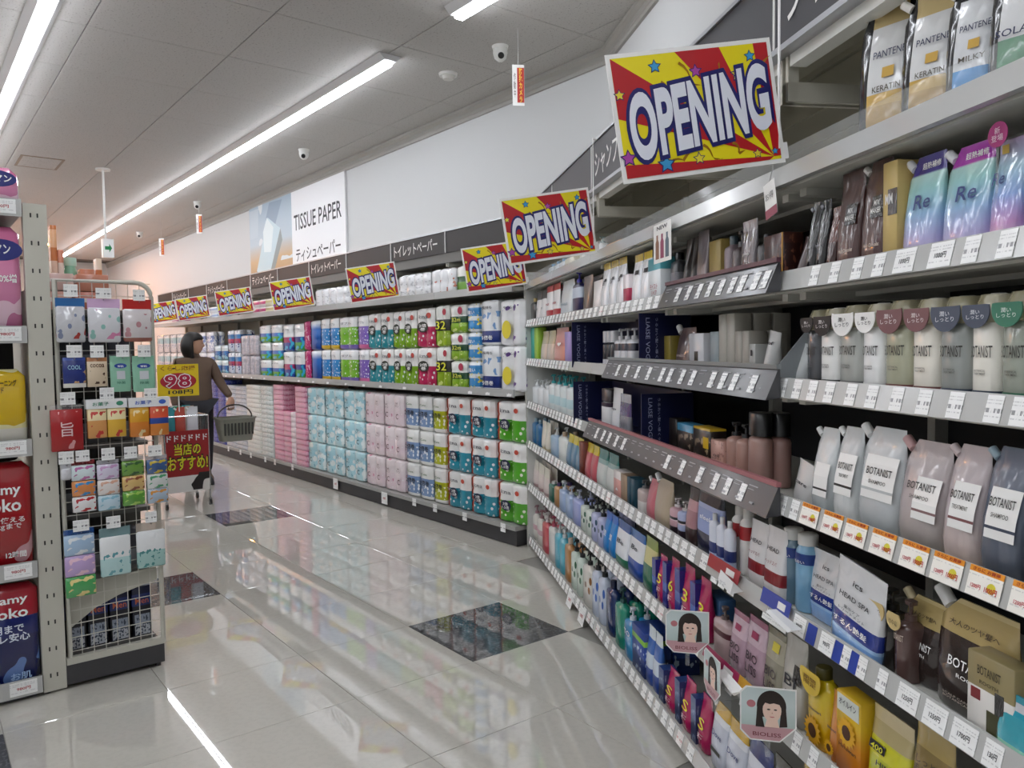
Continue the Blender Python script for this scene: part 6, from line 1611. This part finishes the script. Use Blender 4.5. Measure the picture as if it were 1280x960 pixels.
GLOS = dict(rough=0.12, coat=0.9)
hung(70, 372, 108, 428, bag(printed(((0, 'c8c8cc'), (1, 'd8d8dc')), ('7a84a0', 3.5, 0.32, 0.1, 0.85), noise=('b0322c', 2.4, 0.66, 0.1, 0.95), **GLOS), mat('2a6aa8', 0.4), 0.82), 'mask_pack', 'clear bag with blue header hanging on the top row of the grid', 'hanging pack', tagpx=(82, 358, 95, 371))
hung(110, 373, 152, 428, bag(printed(((0, 'd8d8dc'), (1, 'e0dce4')), ('8fc0b8', 3.5, 0.32, 0.1, 0.85), noise=('d88ab0', 2.4, 0.64, 0.1, 0.95), **GLOS), mat('d8b4d8', 0.4), 0.8), 'mask_pack', 'clear bag with pink lilac header hanging on the top row of the grid', 'hanging pack', tagpx=(122, 362, 137, 373))
hung(154, 374, 191, 427, bag(printed(((0, '9a5a4c'), (0.12, 'd8d0d0'), (1, 'd8c8c4')), ('b8848a', 3, 0.34, 0.15, 0.85), **GLOS), mat('c0241e', 0.4), 0.78), 'mask_pack', 'clear bag with red header hanging on the top row of the grid', 'hanging pack', tagpx=(168, 364, 180, 376))
hung(79, 447, 108, 484, lambda w, d, h: carton(w, d, h, printed(((0, 'e8e4dc'), (0.14, '1c2f78'), (0.9, '24459c')), noise=('c8a070', 3.4, 0.62, 0.15, 0.6)), (('COOL', 0.6, 0.6, 0.14, mat('a8d4e8', 0.5)),)), 'hanging_carton', 'navy blue carton on the second row of the grid', 'hanging pack', tagpx=(86, 434, 100, 447))
hung(109, 447, 135, 483, lambda w, d, h: carton(w, d, h, printed(((0, 'dcc8ac'), (0.86, 'a86a3a')), noise=('4a2c1c', 4, 0.62, 0.1, 0.55)), (('cocoa', 0.66, 0.7, 0.12, mat('5a3018', 0.5)),)), 'hanging_carton', 'beige and brown carton on the second row of the grid', 'hanging pack', tagpx=(115, 434, 128, 447))
for a, b, tg, lab in ((138, 165, (147, 433, 160, 446), 'mint green pouch with blue oval next to the beige carton'), (166, 195, (174, 433, 187, 446), 'mint green pouch with blue oval at the rack edge')):
    hung(a, 445, b, 489, lambda w, d, h: pouch(w, d, h, mat('8fc4a8', 0.2, coat=0.8), None, (('wet', 0.68, 0.3, 0.08, W_), ('除菌', 0.22, 0.4, 0.07, mat('2a6a58', 0.5))), None, (mat('c8ccd0', 0.4), -0.2, 0.2, 0.35, 0.58)) + [('oval_print', MB().flat([(w * 0.3 * math.cos(2 * math.pi * k / 16), h * 0.72 + h * 0.07 * math.sin(2 * math.pi * k / 16)) for k in range(16)], d * 0.14).mesh('oval_print', mat('2a4aa0', 0.4)), (0, 0, 0), 0)], 'wipes_pouch', lab, 'hanging pack', tagpx=tg)
hung(64, 513, 105, 562, lambda w, d, h: carton(w, d, h, printed(((0, 'a81a1e'), (1, 'b82024')), noise=('e0a0a0', 2.6, 0.66, 0.05, 0.95)), (('旨', 0.35, 0.4, 0.35, mat('e8c8c8', 0.5)),)) + [('hang_bag', MB().box(-w / 2, w / 2, d * 0.4, d * 0.4 + 0.002, h, h * 1.12).mesh('hang_bag', M_CLEAR), (0, 0, 0), 0)], 'hanging_carton', 'bright red carton on the third row of the grid', 'hanging pack', 0.03, tagpx=(78, 493, 92, 506))


def twin(ma, mb_, hd, tx):
    def mk(w, d, h):
        hh = h * 0.76
        a = rbox(w * 0.46, d, hh, 0.003, [ma], 'carton_a'); b = rbox(w * 0.46, d, hh, 0.003, [mb_], 'carton_b')
        return [('carton', a, (-w * 0.24, 0, 0), 0), ('carton', b, (w * 0.24, 0, 0), 0), ('header_card', MB().box(-w / 2, w / 2, -0.004, d, hh, h).mesh('header_card', mat('ececec', 0.4)), (0, 0, 0), 0),
                ('lettering', text_mesh(tx, w * 0.4, h * 0.1, mat(hd, 0.5), 0.01), (-w * 0.15, -0.0055, hh + h * 0.07), 0),
                ('oval_print', MB().flat([(w * 0.32 + w * 0.09 * math.cos(2 * math.pi * k / 14), hh + h * 0.12 + h * 0.06 * math.sin(2 * math.pi * k / 14)) for k in range(14)], -0.0052).mesh('oval_print', mat(hd, 0.4)), (0, 0, 0), 0)]
    return mk


hung(108, 500, 160, 545, twin(printed(((0, 'd89a5a'), (0.6, 'ecd8a8')), noise=('c8342c', 3, 0.6, 0, 0.9)), printed(((0, 'e0b03a'), (0.6, 'ecdca8')), noise=('c8342c', 3, 0.62, 0, 0.9)), '3a8a6a', 'お菓子'), 'twin_snack_pack', 'twin cream and orange snack pack with white header', 'hanging pack', 0.035, tagpx=(127, 487, 141, 502))
hung(161, 498, 213, 543, twin(printed(((0, 'd8802a'), (0.5, 'd89a1c'), (0.8, 'e0a82c')), noise=('f0d8a0', 3, 0.62, 0, 0.9)), printed(((0, 'd8802a'), (0.4, '2a4a9c'), (0.6, 'd8502a')), noise=('f0d8a0', 3, 0.66, 0, 0.9)), '3a62c0', 'お菓子'), 'twin_snack_pack', 'twin orange and red snack pack with white header', 'hanging pack', 0.035, tagpx=(182, 487, 195, 500))


def stack3(cols, mots):
    def mk(w, d, h):
        hh = h / 3.25; out = []
        for k in range(3):
            out.append(('pocket_pack', rbox(w, d, hh - 0.002, 0.004, [printed(((0, cols[2 - k]),), noise=(mots[2 - k], 3.2, 0.58, 0, 1), **GLOS)], 'pocket_pack'), (0, 0, k * hh), 0))
        out.append(('header_film', MB().box(-w / 2, w / 2, d * 0.4, d * 0.4 + 0.002, hh * 3, h).mesh('header_film', mat(cols[3], 0.2, alpha=0.6)), (0, 0, 0), 0))
        return out
    return mk


hung(90, 577, 121, 638, stack3(('d8e4e8', 'd88a4c', 'e8e4e4', 'a83038'), ('b86aa0', '3a8ac0', 'b82a30')), 'pocket_tissue_pack', 'hanging pocket tissues with red film top', 'pocket tissues', tagpx=(97, 565, 110, 577))
hung(122, 576, 151, 636, stack3(('d8d0e4', 'e4dcd8', 'bcd4e0', 'c8c8cc'), ('c89ac8', 'd8a890', '8ab8cc')), 'pocket_tissue_pack', 'hanging pastel pocket tissues', 'pocket tissues', tagpx=(129, 562, 142, 575))
hung(153, 572, 182, 630, stack3(('6a9a3c', 'd8b470', '5a9a34', 'b8b8b4'), ('2c5a24', '8a4a2c', 'a4cc5c')), 'pocket_tissue_pack', 'hanging green and tan pocket tissues', 'pocket tissues', tagpx=(157, 560, 170, 573))
hung(184, 570, 211, 627, stack3(('3a5a8a', 'd4d8d4', 'a8b8c8', 'c0c0c4'), ('c8b03a', '4a9a6a', 'c8883a')), 'pocket_tissue_pack', 'hanging blue and multicoloured pocket tissues', 'pocket tissues', tagpx=(187, 558, 201, 570))
hung(81, 664, 121, 742, stack3(('a8c4e0', 'c0a4d4', '4aa45c', '2a62b0'), ('e8ecf0', 'f0c8d8', 'e8d890')), 'pocket_tissue_pack', 'hanging blue lilac and green pocket tissues on the lowest row', 'pocket tissues', tagpx=(94, 652, 109, 664))
hung(125, 662, 165, 716, bag(printed(((0, 'b8dcdc'), (0.45, 'e6e8e8')), noise=('5a9aa4', 5, 0.62, 0, 0.6), **GLOS), mat('8fb0b4', 0.2, alpha=0.6), 0.82), 'tissue_pouch', 'white and aqua hanging tissue pouch beside the lilac pocket tissues', 'pocket tissues', tagpx=(135, 647, 149, 660))
hung(171, 655, 208, 706, bag(printed(((0, '9fc8c4'), (0.45, 'e4e6e6')), noise=('4a8a8a', 6, 0.6, 0, 0.5), **GLOS), mat('c0b4a8', 0.2, alpha=0.6), 0.82), 'tissue_pouch', 'white and mint hanging tissue pouch at the rack edge', 'pocket tissues', tagpx=(183, 641, 195, 653))
hung(76, 580, 90, 600, bag(mat('cfcfd4', 0.2, coat=0.8), mat('c8c8cc', 0.3), 0.7), 'small_sachet', 'small clear sachet hanging beside the post', 'hanging pack', tagpx=(76, 567, 90, 580))

# end shelves beside the post
E_ = thing('end_shelf_unit', 'beige end shelf unit holding nappy packs beside the slotted post', 'shelving', FL.w(0, 0, 0), FL.a)
EL = [2.05, 1.525, 1.05, 0.53, 0.03]
link('back_panel', MB().box(-0.5, 0.42, 0.42, 0.44, 0.0, 2.1).mesh('back_panel', mat('2e2c2c', 0.6)), E_)
link('kick_plate', MB().box(-0.5, 0.41, 0.01, 0.42, 0.004, 0.03).mesh('kick_plate', M_DARK), E_)
for z in EL:
    b = link('shelf_board', cached('esb', lambda: MB().box(-0.5, 0.43, 0, 0.42, 0, 0.025).mesh('shelf_board', mat('8a8884', 0.45))), E_, (0, 0, z))
    link('price_rail', cached('epr', lambda: MB().box(-0.5, 0.43, -0.012, 0.0, -0.01, 0.062).mesh('price_rail', M_RAIL)), b)
    price_tag(FL, 0.36, z, 0.1, 0.058, M_TAGRED, 'wide white price ticket on the end shelf rail', 'tickets on the end shelf rails', '980円', 'b02830', y=-0.0125, tilt=0.0, dz=0.0)


def nappy(w, d, h, mm, texts, label=None):
    out = [('wrapper', rbox(w, d, h, 0.03, [wrinkle(mm, 3.0, 0.18)], 'wrapper'), (0, 0, 0), 0)]
    if label:
        m, cx, cz, rx, rz = label
        out.append(('oval_print', MB().flat([(cx * w + rx * w * math.cos(2 * math.pi * k / 20), cz * h + rz * h * math.sin(2 * math.pi * k / 20)) for k in range(20)], -0.001).mesh('oval_print', m), (0, 0, 0), 0))
    for tx in texts:
        out.append(('lettering', text_mesh(tx[0], w * tx[2], h * tx[3], tx[4], 0.02), (w * tx[5], -0.0025, h * tx[1]), 0))
    return out


PINK = printed(((0, 'b8608c'), (0.4, 'd88aae'), (1, 'd26c9a')), smooth=True, noise=('ecc8d8', 2.2, 0.64, 0, 0.6), rough=0.15, coat=0.8)
OV = (mat('2a2f78', 0.35), 0.3, 0.78, 0.22, 0.1)
put(nappy(0.36, 0.2, 0.17, PINK, (('ンマン', 0.62, 0.26, 0.17, W_, 0.3),), (mat('2a2f78', 0.35), 0.28, 0.7, 0.2, 0.2)), FL, 'nappy_pack', 'pink nappy pack lying on the top end shelf', 'nappies', 0.248, 0.02, EL[0] + 0.026, None)
put(nappy(0.36, 0.2, 0.45, PINK, (('ンマン', 0.74, 0.24, 0.09, W_, 0.28), ('10%増', 0.48, 0.2, 0.08, W_, 0.35)), OV), FL, 'nappy_pack', 'pink nappy pack standing below the top end shelf', 'nappies', 0.243, 0.02, EL[1] + 0.026, None)
put(nappy(0.36, 0.2, 0.33, printed(((0, '6aa82c'), (0.1, 'e8e4d8'), (0.25, 'd8b41c'), (1, 'e0bc20')), noise=('e8e0a8', 2.4, 0.62, 0.25, 1), rough=0.15, coat=0.8), (('トイレトレーニング\nパッド', 0.7, 0.36, 0.17, mat('3a2410', 0.5), 0.22),)), FL, 'nappy_pack', 'yellow training pad pack on the end shelf', 'nappies', 0.243, 0.02, EL[2] + 0.026, None)
put(carton(0.055, 0.1, 0.27, mat('9a9a98', 0.4)), FL, 'carton', 'grey and yellow carton behind the yellow pad pack', 'carton', 0.38, 0.24, EL[2] + 0.026, None)
put(nappy(0.37, 0.2, 0.46, printed(((0, 'a3141e'), (1, 'b01824')), noise=('d8a0a8', 1.8, 0.72, 0.05, 0.35), rough=0.15, coat=0.8), (('Mamy', 0.68, 0.38, 0.12, W_, 0.2), ('Poko', 0.55, 0.38, 0.12, W_, 0.2), ('〜く使える\n28㎏まで', 0.38, 0.4, 0.12, mat('e8d8d8', 0.5), 0.22), ('12時間', 0.12, 0.2, 0.06, W_, 0.32))), FL, 'nappy_pack', 'red nappy pack on the second lowest end shelf', 'nappies', 0.24, 0.02, EL[3] + 0.026, None)
put(nappy(0.38, 0.2, 0.44, printed(((0, '141c58'), (0.5, '1a2468'), (0.68, 'a8162a'), (1, 'b81c30')), smooth=False, noise=('6a8ac8', 2.2, 0.68, 0.05, 0.6), rough=0.15, coat=0.8), (('Mamy', 0.8, 0.38, 0.1, W_, 0.2), ('Poko', 0.68, 0.38, 0.1, W_, 0.2), ('朝まで\nモレ安心', 0.45, 0.4, 0.17, mat('d8e0f0', 0.5), 0.2), ('お肌', 0.07, 0.2, 0.07, mat('a8c8f0', 0.5), 0.3))), FL, 'nappy_pack', 'navy and red nappy pack on the lowest end shelf', 'nappies', 0.243, 0.02, EL[4] + 0.026, None)

# ------------------------------------------------------------------ promotional cart in the aisle
FC = Frame((-7.56, 0.0), 90.0)
xa, za = FC.pix(206, 540, 0); xb, zb = FC.pix(262, 611, 0)
_, z_floor = FC.pix(240, 632, 0)
cx0, cx1 = xa - 0.005, xb + 0.005
ck = thing('wire_cart', 'wire basket cart on castors standing in the aisle', 'cart', FC.w((cx0 + cx1) / 2, 0, 0), FC.a)
hw = (cx1 - cx0) / 2; ztop = FC.pix(235, 520, 0)[1]; zbase = zb + 0.02
wires = MB(); D = 0.42
for x in (-hw, hw):
    for y in (0.0, D):
        wires.tube([(x, y, 0.06), (x, y, ztop)], 0.008, 6)
for z in (zbase, ztop):
    for a, b in (((-hw, 0), (hw, 0)), ((hw, 0), (hw, D)), ((hw, D), (-hw, D)), ((-hw, D), (-hw, 0))):
        wires.tube([(a[0], a[1], z), (b[0], b[1], z)], 0.007, 6)
link('frame', wires.mesh('frame', M_CHROME, True), ck)
mesh_w = MB()
for k in range(1, 9):
    x = -hw + 2 * hw * k / 9; mesh_w.box(x - .0015, x + .0015, D - .002, D, zbase, ztop).box(x - .0015, x + .0015, 0, D, zbase, zbase + .003)
    y = D * k / 9
    mesh_w.box(hw - .002, hw, y - .0015, y + .0015, zbase, ztop).box(-hw, -hw + .002, y - .0015, y + .0015, zbase, ztop)
link('wire_basket', mesh_w.mesh('wire_basket', M_CHROME), ck)['kind'] = 'stuff'
for x in (-hw, hw):
    for y in (0.0, D):
        c = link('castor', cached('cast', lambda: MB().loft([[(xx, 0.028 * math.cos(2 * math.pi * k / 14), 0.028 + 0.028 * math.sin(2 * math.pi * k / 14)) for k in range(14)] for xx in (-0.01, 0.01)]).mesh('castor', M_BLACK, True)), ck, (x, y, 0))
        link('fork', cached('fork', lambda: MB().box(-0.014, -0.011, -0.01, 0.01, 0.02, 0.062).box(0.011, 0.014, -0.01, 0.01, 0.02, 0.062).box(-0.014, 0.014, -0.01, 0.01, 0.058, 0.064).mesh('fork', M_CHROME)), c)
# poster on the cart
w, h = xb - xa, za - zb
po = thing('cart_poster', 'red poster with yellow Japanese lettering fixed to the cart front', 'poster', FC.w((xa + xb) / 2, -0.012, zb), FC.a)
link('sheet', MB().box(-w / 2, w / 2, 0, 0.003, 0, h).mesh('sheet', printed(((0, 'e4e0dc'), (0.12, 'e4e0dc'), (0.26, '9a1c20'), (1, '8c161c')), noise=('1c1616', 2.2, 0.62, 0.02, 0.3), rough=0.35)), po)
for tx, z, ww, hh, c, c2_ in (('ドドドドドド', 0.83, 0.95, 0.1, 'e8e8e8', None), ('当店の', 0.6, 0.62, 0.19, 'dcd42a', '1c1814'), ('おすすめ!', 0.36, 0.94, 0.22, 'e0d82a', '1c1814')):
    if c2_:
        link('lettering_outline', text_mesh(tx, w * ww * 1.05, h * hh * 1.16, mat(c2_, 0.5), 0.06), po, (0, -0.001, h * (z - 0.012)))
    link('lettering', text_mesh(tx, w * ww, h * hh, mat(c, 0.5), 0.02), po, (0, -0.002, h * z))
# price sign above the cart
xa, za = FC.pix(196, 456, 0.1); xb, zb = FC.pix(249, 494, 0.1); w, h = xb - xa, za - zb
ps = thing('price_sign', 'yellow and red price sign reading 98 on a thin pole above the cart', 'price sign', FC.w((xa + xb) / 2, 0.1, ztop), FC.a)
link('pole', MB().cyl(0, 0.008, 0.0, zb - ztop + h * 0.3, 0.006, 0.006, 8).mesh('pole', M_WHITE, True), ps)
zz = zb - ztop
link('board', MB().box(-w / 2, w / 2, 0, 0.003, zz, zz + h).mesh('board', printed(((0, 'e8c81c'), (1, 'e8c418')), noise=('2a2210', 3, 0.7, 0.8, 1), rough=0.4)), ps)
link('red_blob', MB().flat([(w * 0.44 * math.cos(2 * math.pi * k / 24), zz + h * 0.47 + h * 0.26 * math.sin(2 * math.pi * k / 24)) for k in range(24)], -0.001).mesh('red_blob', mat('b02434', 0.4)), ps)
for dg_, xo in (('9', -0.19), ('8', 0.15)):
    link('lettering_outline', text_mesh(dg_, w * 0.34, h * 0.46, W_, 0.06), ps, (w * xo, -0.0018, zz + h * 0.25))
    link('lettering', text_mesh(dg_, w * 0.29, h * 0.4, mat('b01c40', 0.5), 0.02), ps, (w * xo, -0.0026, zz + h * 0.28))
link('lettering', text_mesh('108円', w * 0.6, h * 0.14, M_INK, 0.02), ps, (w * 0.05, -0.0018, zz + h * 0.06))
link('lettering', text_mesh('くらし応援', w * 0.85, h * 0.15, mat('a8701c', 0.5), 0.02), ps, (0, -0.0018, zz + h * 0.8))
k = 0
for yy in (0.08, 0.2, 0.32):
    for xx in (-0.12, -0.02, 0.08):
        c = ('2f8a94', 'b84a3c', 'd8d8dc', '2a5aa0', '3aa06a', 'c8b8a8', '7a4a3a', 'e0e4e8', '2a9aa8')[k]
        nmz = ('teal', 'brick red', 'silver white', 'blue', 'green', 'tan', 'brown', 'pearl white', 'turquoise')[k]
        k += 1
        put(pouch(0.1, 0.06, 0.25, mat(c, 0.25, coat=0.6), mat('e8e8e8', 0.4)), FC, 'refill_pouch', f'{nmz} refill pouch heaped in the wire cart', 'refill pouch', (cx0 + cx1) / 2 + xx, yy, max(ztop - 0.17, zbase + 0.01), None, 0.2 * (k % 3 - 1))
fl = MB().box((-hw + 0.01), hw - 0.01, 0.01, D - 0.01, ztop - 0.19, ztop - 0.175)
link('basket_floor', fl.mesh('basket_floor', M_CHROME), ck)

# ------------------------------------------------------------------ the shopper behind the cart


def skin_body(name, verts, edges, radii, m, sub=2):
    me = bpy.data.meshes.new(name); me.from_pydata(verts, edges, [])
    o = bpy.data.objects.new(name, me); COL.objects.link(o)
    sk = o.modifiers.new('skin', 'SKIN'); sk.use_smooth_shade = True
    for i, r in enumerate(radii):
        v = me.skin_vertices[0].data[i]; v.radius = r if isinstance(r, tuple) else (r, r)
        v.use_root = (i == 0)
    sb = o.modifiers.new('sub', 'SUBSURF'); sb.levels = sb.render_levels = sub
    bpy.context.view_layer.update()
    dg = bpy.context.evaluated_depsgraph_get()
    out = bpy.data.meshes.new_from_object(o.evaluated_get(dg))
    bpy.data.objects.remove(o); bpy.data.meshes.remove(me)
    out.materials.clear(); out.materials.append(m); out.name = name
    out.polygons.foreach_set('use_smooth', [True] * len(out.polygons))
    return out


r = ray(243, 448); tt = -8.8 / r[0]; PX, PY = -8.8, C_POS[1] + r[1] * tt
person = thing('person', 'shopper in a brown jacket holding a grey basket behind the price sign', 'person', (PX, PY, 0), math.radians(90))
# local frame: x = across (towards the tissue shelf), -y = towards the camera side
coat = mat('6a5648', 0.8); trousers = mat('2a2a30', 0.8); skinm = mat('c79a80', 0.55); hairm = mat('17130f', 0.45)
V = [(0, 0, 0.95), (0, 0.01, 1.15), (0, 0.01, 1.32), (0, 0, 1.40), (0, -0.005, 1.46),
     (0.17, 0, 1.33), (0.26, -0.03, 1.1), (0.33, -0.14, 0.95), (-0.17, 0, 1.33), (-0.23, 0.02, 1.08), (-0.22, -0.06, 0.86),
     (0.09, 0, 0.86), (0.1, -0.01, 0.48), (0.1, 0.02, 0.1), (0.11, -0.11, 0.04), (-0.09, 0, 0.86), (-0.1, -0.01, 0.48), (-0.1, 0.02, 0.1), (-0.11, -0.11, 0.04)]
Ed = [(0, 1), (1, 2), (2, 3), (3, 4), (2, 5), (5, 6), (6, 7), (2, 8), (8, 9), (9, 10), (0, 11), (11, 12), (12, 13), (13, 14), (0, 15), (15, 16), (16, 17), (17, 18)]
Rr = [(0.16, 0.12), (0.16, 0.12), (0.15, 0.11), 0.06, 0.05, 0.075, 0.055, 0.042, 0.075, 0.055, 0.042, 0.095, 0.065, 0.045, 0.04, 0.095, 0.065, 0.045, 0.04]
link('body', skin_body('body', V, Ed, Rr, coat), person)
Vt = [(0, 0, 0.93), (0.09, 0, 0.86), (0.1, -0.01, 0.48), (0.1, 0.02, 0.12), (-0.09, 0, 0.86), (-0.1, -0.01, 0.48), (-0.1, 0.02, 0.12)]
link('trousers', skin_body('trousers', Vt, [(0, 1), (1, 2), (2, 3), (0, 4), (4, 5), (5, 6)], [(0.17, 0.13), 0.105, 0.075, 0.06, 0.105, 0.075, 0.06], trousers), person)
for x in (0.1, -0.1):
    link('shoe', MB().loft([[(x + 0.045 * math.cos(a) , -0.04 + 0.12 * math.sin(a) * -1, z) if False else (x + k_ * 0.045 * math.cos(a), -0.04 + k_ * 0.13 * math.sin(a), z) for a in [2 * math.pi * q / 14 for q in range(14)]] for k_, z in ((0.95, 0.0), (1.0, 0.02), (0.85, 0.06), (0.5, 0.09))]).mesh('shoe', M_BLACK, True, 70), person)


def head_mesh():
    mb = MB(); rings = []
    for k in range(13):
        t_ = k / 12; z = -0.115 + 0.23 * t_
        wx = 0.074 * math.sqrt(max(1e-4, 1 - ((t_ - 0.55) / 0.56) ** 2)) * (0.82 + 0.22 * min(1, t_ * 1.6)); wy = 0.093 * math.sqrt(max(1e-4, 1 - ((t_ - 0.56) / 0.57) ** 2))
        rr = []
        for q in range(20):
            a = 2 * math.pi * q / 20; x = wx * math.cos(a); y = wy * math.sin(a)
            if y < 0 and abs(x) < 0.02 and 0.34 < t_ < 0.55:
                y -= 0.018 * (1 - abs(t_ - 0.42) / 0.14 if abs(t_ - 0.42) < 0.14 else 0)
            rr.append((x, y, z))
        rings.append(rr)
    return mb.loft(rings).mesh('head', skinm, True, 80)


HZ = 1.535
hd = link('head', head_mesh(), person, (0, -0.01, HZ), 0, (0, 0, 1.2))
for x in (-0.028, 0.028):
    link('eye', cached('eye', lambda: MB().loft([[(0.012 * math.cos(a) * k_, -0.084 - d_, 0.007 * math.sin(a) * k_) for a in [2 * math.pi * q / 10 for q in range(10)]] for k_, d_ in ((1, 0), (0.8, 0.004), (0.3, 0.006))]).mesh('eye', mat('22160f', 0.3), True)), hd, (x, 0, 0.012))
for x in (-0.072, 0.072):
    link('ear', cached('ear', lambda: MB().loft([[(xx, 0.016 * math.cos(a) * k_, 0.028 * math.sin(a) * k_) for a in [2 * math.pi * q / 10 for q in range(10)]] for k_, xx in ((1, -0.006), (1, 0.004), (0.5, 0.008))]).mesh('ear', skinm, True)), hd, (x, 0.01, 0.0))
link('mouth', MB().loft([[(0.022 * math.cos(a) * k_, -0.078 - d_, -0.055 + 0.006 * math.sin(a) * k_) for a in [2 * math.pi * q / 10 for q in range(10)]] for k_, d_ in ((1, 0), (0.6, 0.006))]).mesh('mouth', mat('a8605a', 0.5), True), hd)
hr = []
for k in range(12):
    t_ = k / 11; z = -0.15 + 0.285 * t_
    wx = 0.108 * math.sqrt(max(1e-4, 1 - ((t_ - 0.45) / 0.58) ** 2)) + 0.004; wy = 0.125 * math.sqrt(max(1e-4, 1 - ((t_ - 0.45) / 0.58) ** 2)) + 0.004
    rr = []
    for q in range(20):
        a = 2 * math.pi * q / 20; y = wy * math.sin(a); x = wx * math.cos(a)
        if z < 0.055 and y < 0.0:
            y = max(y, -0.012)
        rr.append((x, y + 0.014, z))
    hr.append(rr)
link('hair', MB().loft(hr).mesh('hair', hairm, True, 80), person, (0, -0.01, HZ), 0, (0, 0, 1.2))


def hand(p, flip=1):
    base = Vector(p); rings = []
    mb = MB()
    mb.loft([[(base.x + 0.04 * k_ * math.cos(a), base.y + 0.016 * k_ * math.sin(a), base.z + z) for a in [2 * math.pi * q / 12 for q in range(12)]] for k_, z in ((0.6, 0.02), (0.95, -0.02), (1.0, -0.06), (0.85, -0.085))])
    for i, ln in enumerate((0.05, 0.06, 0.055, 0.042)):
        x = base.x - 0.028 + i * 0.019
        mb.tube([(x, base.y, base.z - 0.075), (x, base.y - 0.008, base.z - 0.075 - ln * 0.5), (x, base.y + 0.012, base.z - 0.075 - ln * 0.85), (x, base.y + 0.028, base.z - 0.075 - ln * 0.8)], 0.0085, 7)
    mb.tube([(base.x - flip * 0.036, base.y, base.z - 0.03), (base.x - flip * 0.055, base.y - 0.012, base.z - 0.06), (base.x - flip * 0.045, base.y - 0.008, base.z - 0.09)], 0.01, 7)
    return mb.mesh('hand', skinm, True, 80)


link('hand', hand((0.33, -0.15, 0.93)), person)
link('hand', hand((-0.22, -0.07, 0.84), -1), person)
# shopping basket in the hand
bk = thing('shopping_basket', 'grey plastic shopping basket hanging from the shopper hand', 'basket', (PX, PY, 0), math.radians(90))
bxc, byc, bz = 0.36, -0.17, 0.47
bw = MB()
outer = lambda k_, z: [(bxc + x * k_, byc + (y - 0.13) * k_, z) for x, y in rrect(0.4, 0.26, 0.05, 4)]
bw.loft([outer(0.8, bz), outer(1.0, bz + 0.24), outer(1.05, bz + 0.245), outer(1.05, bz + 0.26), outer(0.96, bz + 0.26), outer(0.78, bz + 0.01)], True)
link('tub', bw.mesh('tub', mat('8d8c80', 0.5, key='tub'), True, 50), bk)
sl = MB()
for k in range(9):
    x = bxc - 0.15 + k * 0.0375
    sl.box(x - 0.009, x + 0.009, byc - 0.128, byc - 0.122, bz + 0.07, bz + 0.2)
link('side_slots', sl.mesh('side_slots', mat('3c3b36', 0.6)), bk)['kind'] = 'stuff'
hp = [(bxc + 0.19 * math.cos(a), byc, bz + 0.25 + 0.145 * math.sin(a)) for a in [math.pi * k / 12 for k in range(13)]]
link('handle', MB().tube(hp, 0.008, 8).mesh('handle', mat('4a4a46', 0.5), True), bk)
